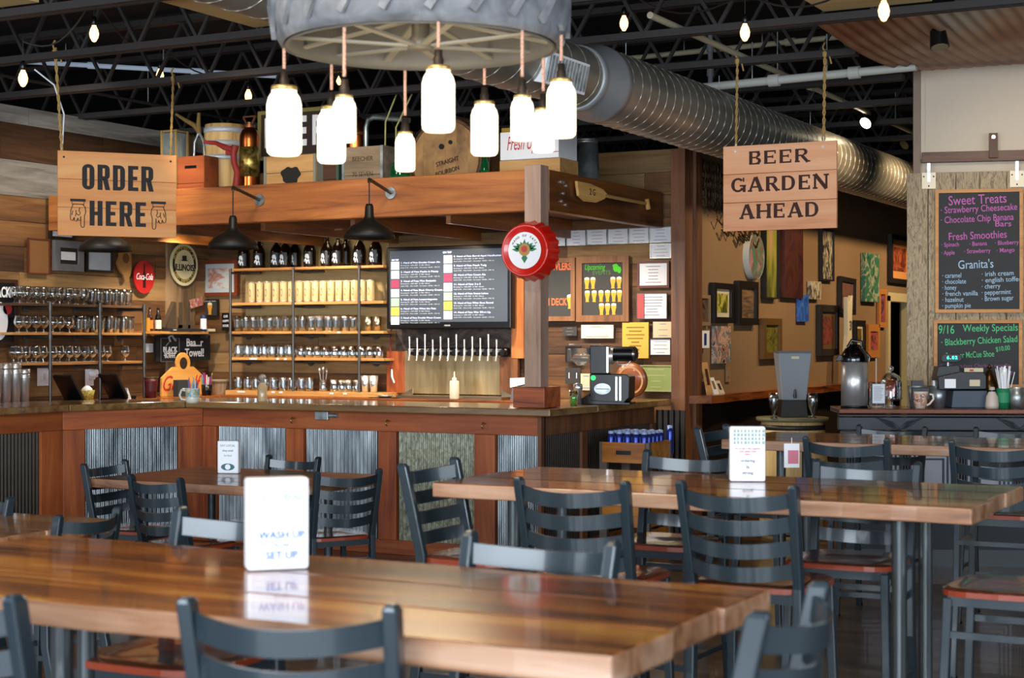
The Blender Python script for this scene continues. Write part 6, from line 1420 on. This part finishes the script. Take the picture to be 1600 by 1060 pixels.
# pumpkin mug with black napkins, galvanised pails
loc, k = ocp(1438, .12); t = thing('pumpkin_mug', 'cream mug with orange pumpkin print holding black folded napkins', 'mug', loc, KC[2])
obj('mug_body', MB().lathe([(0,0),(.035,0),(.048,.05),(.056,.118),(.052,.118),(.04,.01),(0,.01)], 28), plain('mug_cream','#e4d2c2',.3,coat=.3), t); obj('print_band', MB().lathe([(.0415,.02),(.0485,.05),(.0555,.105)], 28), art('pumpkin_print',['#e0cdbc','#c8642c','#e0cdbc','#6a3020','#d8a888'],(20,20,20),.8,2,.4), t)
obj('mug_handle', MB().tube([(.052,0,.1),(.085,-.01,.095),(.09,-.01,.065),(.065,0,.03),(.042,0,.02)], .008, 8), _mats['mug_cream'], t); obj('black_napkins', MB().box(-.06,.06,-.025,.025,.06,.145), M_black, t, bevel=.004)
for px, lab in ((1433, 'galvanised pail behind the pumpkin mug'), (1466, 'galvanised pail between the pumpkin mug and the register')):
    loc, k = ocp(px, .32); t = thing('galvanised_pail', lab, 'pail', loc, KC[2]); obj('pail_body', MB().lathe([(0,0),(.05,0),(.068,.15),(.065,.15),(.047,.006),(0,.006)], 24), M_galv, t); obj('rim', MB().lathe([(.066,.145),(.071,.147),(.071,.153),(.066,.153)], 24), M_galv, t)
    obj('packets', MB().box(-.04,.04,-.02,.02,.05,.19), M_white if px > 1440 else M_black, t)
# cash register
loc, k = ocp(1513, .22); rg2 = thing('cash_register', 'grey blue cash register with green digit customer display', 'register', loc, KC[2])
a = lambda px: (px-1513)*k; z = lambda py: (640-py)*k
M_rgr = plain('grey_blue_plastic', '#3c4858', .45); M_rdk = plain('dark_register', '#16181c', .35)
obj('cash_drawer', MB().prism([(a(1485),0),(a(1541),0),(a(1540),z(613)),(a(1488),z(613))], -.05, .2), M_rgr, rg2, bevel=.006)
obj('printer_head', MB().prism([(a(1466),z(612)),(a(1538),z(611)),(a(1538),z(590)),(a(1534),z(584)),(a(1500),z(584)),(a(1464),z(592))], -.06, .2), M_rdk, rg2, bevel=.006)
obj('keyboard_slope', MB().prism([(a(1465),z(592)),(a(1502),z(588)),(a(1500),z(574)),(a(1468),z(576))], .02, .2), M_rdk, rg2, bevel=.004)
obj('white_note', MB().box(a(1474),a(1491),-.063,-.0605,z(609),z(595)), M_white, rg2); obj('beige_label', MB().box(a(1512),a(1528),-.063,-.0605,z(606),z(596)), M_mount, rg2); obj('card_sign', MB().box(a(1506),a(1535),-.02,-.012,z(585),z(578)), M_mount, rg2)
obj('red_logo', MB().box(a(1514),a(1520),-.0225,-.0205,z(583),z(580)), plain('badge_red','#c02c30',.5), rg2)
obj('display_pole', MB().cyl((a(1484),.05,z(584)),(a(1484),.05,z(568)),.012,n=10), M_galv, rg2)
obj('display_pod', MB().prism([(a(1473),z(569)),(a(1495),z(569)),(a(1503),z(566)),(a(1504),z(559)),(a(1498),z(556)),(a(1478),z(556)),(a(1472),z(559)),(a(1472),z(566))], .0, .06), M_rdk, rg2, bevel=.004)
text('6.02', 7*k, plain('vfd_digits','#30e0b0',.3,emit=4,ecol='#20e0a8'), rg2, (a(1488), -.002, z(562)), spacing=1.4, bold=.001, name='display_digits')
# salt cellar pair, straw cup, tin cup, plant tin
loc, k = ocp(1550, .12); t = thing('whipped_bottle', 'small pale ceramic bottle beside the straw cup', 'bottle', loc, KC[2]); obj('bottle_body', MB().lathe([(0,0),(.045,0),(.048,.02),(.042,.08),(.022,.12),(.018,.15),(0,.15)], 20), plain('pale_ceramic','#c8b8ac',.4,var=.08), t); obj('dark_collar', MB().cyl((0,0,.115),(0,0,.13),.0235,n=14), M_black, t)
loc, k = ocp(1568, .14); t = thing('straw_cup', 'green paper cup crammed with white wrapped straws', 'cup', loc, KC[2])
obj('paper_cup', MB().lathe([(0,0),(.042,0),(.052,.14),(.049,.14),(.04,.006),(0,.006)], 24), plain('green_cup','#1c7850',.5), t); obj('white_mark', MB().lathe([(.0455,.04),(.0505,.11)], 24), plain('cup_mark','#2c8a60',.5), t)
rr = random.Random(5)
for i in range(26):
    A0 = rr.uniform(0, 6.28); r0 = rr.uniform(0, .025); r1 = rr.uniform(.02, .085); obj('wrapped_straw', MB().bar((r0*math.cos(A0), r0*math.sin(A0), .01), (r1*math.cos(A0), r1*.6*math.sin(A0), rr.uniform(.25,.3)), .012, .004), M_white, t)
loc, k = ocp(1589, .1); t = thing('tin_cup', 'shiny tin tumbler at the right frame edge on the counter', 'tumbler', loc, KC[2]); obj('tin_body', MB().lathe([(0,0),(.05,0),(.056,.145),(.053,.145),(.048,.006),(0,.006)], 28), M_galv, t); obj('rolled_rim', MB().lathe([(.054,.143),(.059,.145),(.059,.15),(.054,.15)], 28), M_chrome, t)
loc, k = ocp(1546, .4); t = thing('brass_ornament', 'dark brass ornament glinting behind the register', 'ornament', loc, KC[2]); obj('ornament_body', MB().lathe([(0,0),(.05,0),(.03,.03),(.06,.1),(.07,.16),(.04,.22),(.02,.26),(0,.27)], 18), plain('dark_brass','#4c3418',.3,.8), t); obj('finial', MB().lathe([(0,.27),(.02,.28),(0,.31)], 10), plain('dark_brass','#4c3418',.3,.8), t)

# ---- water station
X = pt(1238, 650, 13.2); zb = EYE-(652-CY)/FPX*13.2
t = thing('barrel_table', 'upright wine barrel with round top carrying the water dispenser', 'barrel', (X.x, X.y, 0)); 
obj('staves', barrel(MB(), .25, zb-.03, .035, 28), M_oak, t)
for f in (.05,.2,.8,.95): obj('hoop', MB().lathe([(.25+.035*math.sin(math.pi*f)+.002,-.02),(.25+.035*math.sin(math.pi*f)+.006,-.02),(.25+.035*math.sin(math.pi*f)+.006,.02),(.25+.035*math.sin(math.pi*f)+.002,.02)], 28), plain('dark_hoop', '#4a443e', .5, .7), t, (0,0,f*(zb-.03)))
obj('round_top', MB().lathe([(0,zb-.03),(.29,zb-.03),(.29,zb),(0,zb)], 36), plain('grey_green_top','#6a6448',.6,var=.15), t)
t = thing('water_dispenser', 'tapered clear plastic water dispenser on a black base', 'dispenser', (X.x, X.y, zb+.001), YAW); k = 13.2/FPX
obj('base', MB().lathe([(0,0),(26*k*1.15,0),(23*k*1.15,27*k),(0,27*k)], 4, Matrix.Rotation(0,4,'Z'), False, R(45)), M_matblack, t, bevel=.004)
obj('tank', MB().lathe([(0,27*k),(22*k*1.2,27*k),(28*k*1.28,98*k),(28*k*1.28,100*k),(0,100*k)], 4, None, False, R(45)), plain('frosted_tank','#a8b0b8',.25,trans=.35,ior=1.2), t, bevel=.006)
obj('lid', MB().lathe([(0,100*k),(28.5*k*1.28,100*k),(28.5*k*1.28,103*k),(0,103*k)], 4, None, False, R(45)), plain('grey_lid','#54585c',.5), t)
obj('tap', MB().cyl((0,-22*k*.82,34*k),(0,-32*k*.82,34*k),.014,n=10).cyl((0,-30*k*.82,30*k),(0,-30*k*.82,44*k),.012,.008,n=10), M_black, t); obj('front_label', MB().box(-6*k,6*k,-.001,0,91*k,95*k), M_mount, t, (0,-26.2*k*.9-.012,0))
def fluted(px, lab, dY=0):
    p_ = pt(px, 640, 12.98); t_ = thing('soda_glass', lab, 'glass', (p_.x, p_.y, zb+.001)); obj('glass_bowl', MB().lathe(shell([(.032,0),(.03,.006),(.008,.02),(.012,.035),(.034,.09),(.04,.15),(.037,.2)]), 18), M_glass, t_)
fluted(1209, 'curved soda glass left of the water dispenser'); fluted(1270, 'curved soda glass right of the water dispenser')

# ================================================================== CHAIRS
def make_chair(sh_, top, label, group, loc, rz, name='bar_chair'):
    t = thing(name, label, 'chair', loc, rz, group)
    k_ = sh_
    # rear legs: floor to seat nearly straight, then leaning back
    for s in (-1, 1):
        mb = MB(); xb, xt = s*.19, s*.195
        secs = [(s*.195,-.25,0),(s*.19,-.19,k_*.6),(s*.188,-.185,k_),(s*.193,-.225,k_+.18),(s*.198,-.262,top-.012),(s*.198,-.266,top)]
        vs = []; 
        for i,(x_,y_,z_) in enumerate(secs):
            a_, b_ = (.015,.021) if i < 5 else (.010,.014)
            vs += [(x_-a_,y_-b_,z_),(x_+a_,y_-b_,z_),(x_+a_,y_+b_,z_),(x_-a_,y_+b_,z_)]
        fs = [(0,3,2,1)] + [(4*i+j,4*i+(j+1)%4,4*i+4+(j+1)%4,4*i+4+j) for i in range(len(secs)-1) for j in range(4)] + [(20,21,22,23)]
        mb.add(vs, fs); obj('rear_leg', mb, M_steel, t, bevel=.005)
        obj('front_leg', MB().bar((s*.2,.2,0),(s*.178,.17,k_-.03),.03,.03,(0,1,0)), M_steel, t, bevel=.004)
    for i in range(4):
        zc = top-.055-.078*i; f = (zc-k_)/(top-k_); yb = -.19-.075*f; w_ = .183; n_ = 12
        def sl(u_, v, zc=zc, yb=yb):
            x_ = -w_+2*w_*u_; return (x_, yb-.05*(1-(2*u_-1)**2), zc-.024+.048*v)
        mb = MB(); vs = []; 
        for q_ in range(n_+1):
            u_ = q_/n_; x_ = -w_+2*w_*u_; y_ = yb-.07*(1-(2*u_-1)**2)
            zd_ = .016*(1-(2*u_-1)**2); vs += [(x_,y_-.007,zc-.024-zd_),(x_,y_+.007,zc-.024-zd_),(x_,y_+.0,zc+.026-zd_),(x_,y_-.012,zc+.026-zd_)]
        fs = [(4*q_+j,4*q_+4+j,4*q_+4+(j+1)%4,4*q_+(j+1)%4) for q_ in range(n_) for j in range(4)] + [(0,1,2,3),(4*n_+3,4*n_+2,4*n_+1,4*n_)]
        
        for j in range(4):                          # four strips with their own vertices: smooth along, crisp at the edges
            vv = []
            for q_ in range(n_+1): vv += [vs[4*q_+j], vs[4*q_+(j+1)%4]]
            mb.add(vv, [(2*q_, 2*q_+2, 2*q_+3, 2*q_+1) for q_ in range(n_)], None, True)
        mb.add(vs[:4], [(0,1,2,3)]); mb.add(vs[-4:], [(3,2,1,0)]); obj('back_slat', mb, M_steel, t)
    # saddle seat
    def outline(sc, n_=28):
        o = []
        for i in range(n_):
            a = 2*math.pi*i/n_; c, s_ = math.cos(a), math.sin(a); e = .45
            x_ = .215*sc*math.copysign(abs(c)**e, c); y_ = .205*sc*math.copysign(abs(s_)**e, s_); x_ *= 1-.06*(-y_/.205 if y_ < 0 else 0); o.append((x_, y_))
        return o
    o1 = outline(1); o2 = outline(.93); o3 = outline(.55); m_ = len(o1); vs = [(x_,y_,k_-.022) for x_,y_ in o1]+[(x_,y_,k_-.004) for x_,y_ in o1]
    obj('seat_rim', MB().add(vs, [tuple(reversed(range(m_)))]+[(i,(i+1)%m_,m_+(i+1)%m_,m_+i) for i in range(m_)]), M_seatedge, t)
    vs = [(x_,y_,k_-.004) for x_,y_ in o1]+[(x_,y_,k_+.003) for x_,y_ in o2]+[(x_,y_,k_-.007) for x_,y_ in o3]+[(0,0,k_-.009)]
    fs = [(i,(i+1)%m_,m_+(i+1)%m_,m_+i) for i in range(m_)]+[(m_+i,m_+(i+1)%m_,2*m_+(i+1)%m_,2*m_+i) for i in range(m_)]+[(2*m_+i,2*m_+(i+1)%m_,3*m_) for i in range(m_)]
    obj('seat', MB().add(vs, fs, None, True), M_seat, t)
    fr_ = MB(); z1 = k_-.04
    fr_.box(-.17,.17,.15,.175,z1-.016,z1+.017); fr_.box(-.17,.17,-.19,-.165,z1-.016,z1+.017)
    fr_.box(-.185,-.16,-.17,.16,z1-.016,z1+.017); fr_.box(.16,.185,-.17,.16,z1-.016,z1+.017)
    obj('seat_frame', fr_, M_steel, t)
    hf = k_*.42 if k_ > .6 else k_*.5
    obj('foot_rest', MB().bar((-.19,.19,hf*.9),(.19,.19,hf*.9),.016,.026), M_steel, t)
    for s in (-1,1): obj('side_stretcher', MB().bar((s*.19,.185,hf),(s*.192,-.2,hf),.014,.022), M_steel, t)
    obj('rear_stretcher', MB().bar((-.19,-.2,k_-.14),(.19,-.2,k_-.14),.014,.022), M_steel, t)
    if k_ > .6:
        for s in (-1,1): obj('upper_stretcher', MB().bar((s*.185,.175,k_-.15),(s*.188,-.19,k_-.15),.014,.022), M_steel, t)
    for sx_, sy_ in ((-.2,.2),(.2,.2),(-.195,-.25),(.195,-.25)): obj('foot_cap', MB().cyl((sx_,sy_,0.0005),(sx_,sy_,.012),.021,n=10), M_black, t)
    return t
P_, NY, PX, NX = 0, 0, R(-90), R(90)      # facing +Y, (turn), +X, -X
def dist(px, py, z=1.12): return FPX*(EYE-z)/(py-CY)
hi = make_chair(.775, 1.125, 'steel ladder back bar chair in the foreground, cut off by the bottom edge', None, (0,0,0), 0); reg(hi)
lo = make_chair(.46, .85, 'low ladder back chair half behind the long foreground table', None, (0,0,0), 0, 'dining_chair'); reg(lo)
def back_at(px, d, rz, top=.266, lat=0):
    """place so that the middle of the back's top edge sits at pixel column px and depth d"""
    p_ = pt(px, 600, d); return (p_.x + top*(-math.sin(rz)), p_.y + top*math.cos(rz), 0)
HI = [ # px centre of back, depth, rz, label
 (449, 2.97, R(15), None),
 (-105, 3.12, R(3), 'steel bar chair at the left frame edge in front of the near table'),
 (845, 3.95, R(178), 'steel bar chair facing the camera behind the right half of the near table'),
 (372, 4.55, R(181), 'steel bar chair behind the near table left of the large white card'),
 (892, 5.55, R(2), 'steel bar chair with its back to us at the middle table, left one'),
 (1150, 5.4, R(-1), 'steel bar chair with its back to us, right one at the middle table'),
 (1078, 6.95, R(178), 'steel bar chair facing us behind the middle table near the small card'),
 (1355, 6.4, R(181), 'steel bar chair facing us behind the middle table right half'),
 (670, 6.4, R(-90), 'steel bar chair at the left end of the middle table facing right'),
 (1322, 7.9, R(3), 'dark bar chair with its back to us, left one before the far high table'),
 (1555, 7.6, R(2), 'dark bar chair with its back to us, right one before the far high table'),
 (1394, 9.75, R(180), 'dark bar chair facing us behind the far high table, left one'),
 (1580, 9.5, R(180), 'dark bar chair facing us behind the far high table, at the right frame edge'),
 (1112, 8.95, R(-92), 'dark bar chair at the left end of the far high table facing right'),
 (1238, 3.03, R(92), 'bar chair in the lower right at the right end of the near table facing left')]
for i, (px, d, rz, lab) in enumerate(HI):
    loc = back_at(px, d, rz)
    if i == 0: hi.location = loc; hi.rotation_euler.z = rz
    else: dup(hi, loc, rz, lab, scale=(1,1,.965) if i in (11, 12) else None)
dup(hi, (-1.08, 5.62, 0), R(90), 'bar chair at the right frame edge beside the middle table end, red seat showing')
LO = [(140, 7.13, R(93), None), (-16, 7.9, R(165), 'low chair post peeking in at the left frame edge'),
      (242, 8.95, R(-8), 'low ladder back chair with its back to us in front of the far left table'),
      (163, 10.0, R(-86), 'low ladder back chair at the left end of the far left table'),
      (545, 9.35, R(60), 'low ladder back chair at the right end of the far left table'),
      (459, 10.5, R(178), 'low chair facing us behind the far left table')]
for i, (px, d, rz, lab) in enumerate(LO):
    loc = back_at(px, d, rz)
    if i == 0: lo.location = loc; lo.rotation_euler.z = rz
    else: dup(lo, loc, rz, lab)
# ================================================================== TABLES
def make_table(label, x0, x1, y0, y1, zt, n, mat, legs, th=.055, group=None, live=.012, seed=1, legr=.026, metal=True):
    cx_, cy_ = (x0+x1)/2, (y0+y1)/2; L = x1-x0; Wd = (y1-y0); rr = random.Random(seed)
    t = thing('slab_table', label, 'table', (cx_, cy_, 0), 0, group)
    cuts = [-Wd/2 + Wd*i/n for i in range(n+1)]
    lines = []
    for i, c in enumerate(cuts):
        edge = i in (0, n); amp = live if edge else .003; ph = rr.uniform(0, 6)
        lines.append([(-L/2+L*k/24, c + amp*(math.sin(k*.55+ph)*.7+math.sin(k*1.7+ph*2)*.3)) for k in range(25)])
    for i in range(n):
        a = [(x_, y_+(.0015 if i else 0)) for x_, y_ in lines[i]]; b = [(x_, y_-(.0015 if i < n-1 else 0)) for x_, y_ in lines[i+1]]
        off0, off1 = rr.uniform(-.012,.012), rr.uniform(-.015,.015)
        a = [(a[0][0]+off0, a[0][1])]+a[1:-1]+[(a[-1][0]+off1, a[-1][1])]; b = [(b[0][0]+off0*.4, b[0][1])]+b[1:-1]+[(b[-1][0]+off1*1.6, b[-1][1])]
        mid = (cuts[i]+cuts[i+1])/2
        o = obj('board', MB().slab([(x_, y_-mid) for x_, y_ in a+b[::-1]], -th/2, th/2), mat, t, (0, mid, zt-th/2), bevel=.006)
        o.data.materials.append(M_tableedge)          # sawn sides; the paler tone also paints in window light on the edge
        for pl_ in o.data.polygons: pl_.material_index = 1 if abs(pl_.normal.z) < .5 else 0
        if sum(len(p_.vertices) > 4 for p_ in o.data.polygons) == 0: pass
    for sx_, sy_ in legs:
        obj('leg', MB().cyl((sx_-cx_, sy_-cy_, .012), (sx_-cx_, sy_-cy_, zt-th-.006), legr, n=20), M_pipeleg if metal else M_steel, t)
        obj('mounting_plate', MB().box(sx_-cx_-.06, sx_-cx_+.06, sy_-cy_-.06, sy_-cy_+.06, zt-th-.008, zt-th-.001).cyl((sx_-cx_,sy_-cy_,.0005),(sx_-cx_,sy_-cy_,.012),.045,n=20), M_pipeleg, t)
    return t
make_table('long lacquered slab high table filling the foreground', -3.3, -1.18, 2.58, 3.43, 1.05, 3, M_table, ((-2.62,2.78),(-1.47,2.78),(-2.95,3.22),(-1.5,3.22)), seed=2)
make_table('glossy slab high table in the middle with live edges', -3.2, -1.17, 5.38, 6.27, 1.05, 3, M_table, ((-2.93,5.55),(-1.44,5.55),(-2.98,6.08),(-1.48,6.08)), seed=5)
make_table('far glossy high table in front of the order counter', -3.17, -.9, 8.45, 9.3, 1.05, 3, M_table, ((-2.9,8.65),(-1.2,8.65),(-2.9,9.1),(-1.2,9.1)), seed=8)
make_table('low reclaimed board table near the bar left side', -6.85, -5.4, 7.5, 8.55, .76, 5, M_table2, ((-6.6,7.7),(-5.7,7.7),(-6.6,8.35),(-5.7,8.35)), seed=11, metal=False)
make_table('low brown table half cut by the left frame edge', -7.0, -5.15, 4.9, 5.85, .76, 4, M_table2, ((-6.6,5.1),(-5.5,5.1),(-6.6,5.65),(-5.5,5.65)), seed=14, metal=False)

# ================================================================== TABLE CARDS
M_card = plain('bright_card_stock', '#f4f5fa', .35, coat=.2)
def table_card(label, px0, px1, pyt, pyb, d, zt, rz, lines, name='menu_card'):
    p_ = pt((px0+px1)/2, pyb, d); k_ = d/FPX; w_ = (px1-px0)*k_; h_ = (pyb-pyt)*k_
    t = thing(name, label, 'table card', (p_.x, p_.y, zt+.001), rz)
    r_ = .006; dep = min(.09, w_*.4)
    obj('card_sleeve', MB().box(-w_/2, w_/2, -dep/2, dep/2, 0, h_), M_card, t, bevel=.008)
    for (s, fx, fz, sz, col) in lines: text(s, sz*h_, plain('card_ink_'+col, col, .6), t, (fx*w_, -dep/2-.0012, fz*h_), ext=.0004, bold=.0004, name='printed_line')
    return t, w_, h_, dep
t, w_, h_, dep = table_card('large bright white table card on the near table', 384, 480, 765, 908, 3.9, 1.05, R(46), [('WASH UP', .05, .38, .115, '#3058b0'), ('for the', .05, .275, .06, '#989890'), ('SET UP', .05, .16, .115, '#3058b0'), ('LET', -.22, .79, .09, '#90c4c8'), ('READ', .25, .79, .09, '#90c4c8')])
t, w_, h_, dep = table_card('white menu card with red lines on the middle table', 1140, 1195, 670, 756, 6.3, 1.05, R(24), [('ordering', 0, .38, .075, '#6a7078'), ('is', 0, .27, .1, '#5a6068'), ('strong', 0, .16, .075, '#6a7078'), ('we are all in this together', 0, .6, .045, '#d87078'), ('keep tables clean', 0, .55, .045, '#d87078'), ('please', 0, .5, .045, '#d87078')])
mb = MB(); rr = random.Random(9)
for i in range(4):
    for j in range(9): x_ = -w_*.4+w_*.1*j; z_ = h_*(.68+.07*i); mb.box(x_, x_+.007+.004*rr.random(), -dep/2-.0014, -dep/2-.0004, z_, z_+.012)
obj('icon_rows', mb, plain('card_ink_icons', '#8aa4a4', .6), t)
t, w_, h_, dep = table_card('small white card with an eye emblem on the far left table', 341, 375, 687, 738, 10.2, .76, R(20), [('EAT LOCAL', 0, .85, .09, '#a0b0a8'), ('shop small', 0, .7, .08, '#8a9aa8'), ('be kind', 0, .55, .08, '#a0c0b0')])
obj('eye_emblem', MB().disc((0, h_*.2), w_*.32, -dep/2-.001, 24, w_*.16).disc((0, h_*.2), w_*.1, -dep/2-.0012, 16), plain('eye_teal', '#3c6c78', .5), t); obj('eye_pupil', MB().disc((0, h_*.2), w_*.13, -dep/2-.0016, 16), M_card, t)
# hanging hygiene card under the far table edge and pink card under the middle table
p_ = pt(1237, 700, 8.5)
t = thing('hanging_card', 'white and pink card hanging at the far table edge behind the left bar chair', 'card', (p_.x, p_.y, EYE-(731-CY)/FPX*8.5), YAW); obj('card_sheet', MB().box(-.04,.04,-.002,.002,0,.125), M_white, t); obj('pink_print', MB().box(-.02,.035,-.003,-.0025,.02,.09), plain('pink_print','#d87c90',.6), t); obj('string', MB().cyl((0,0,.125),(0,0,.155),.002,n=5), M_white, t)
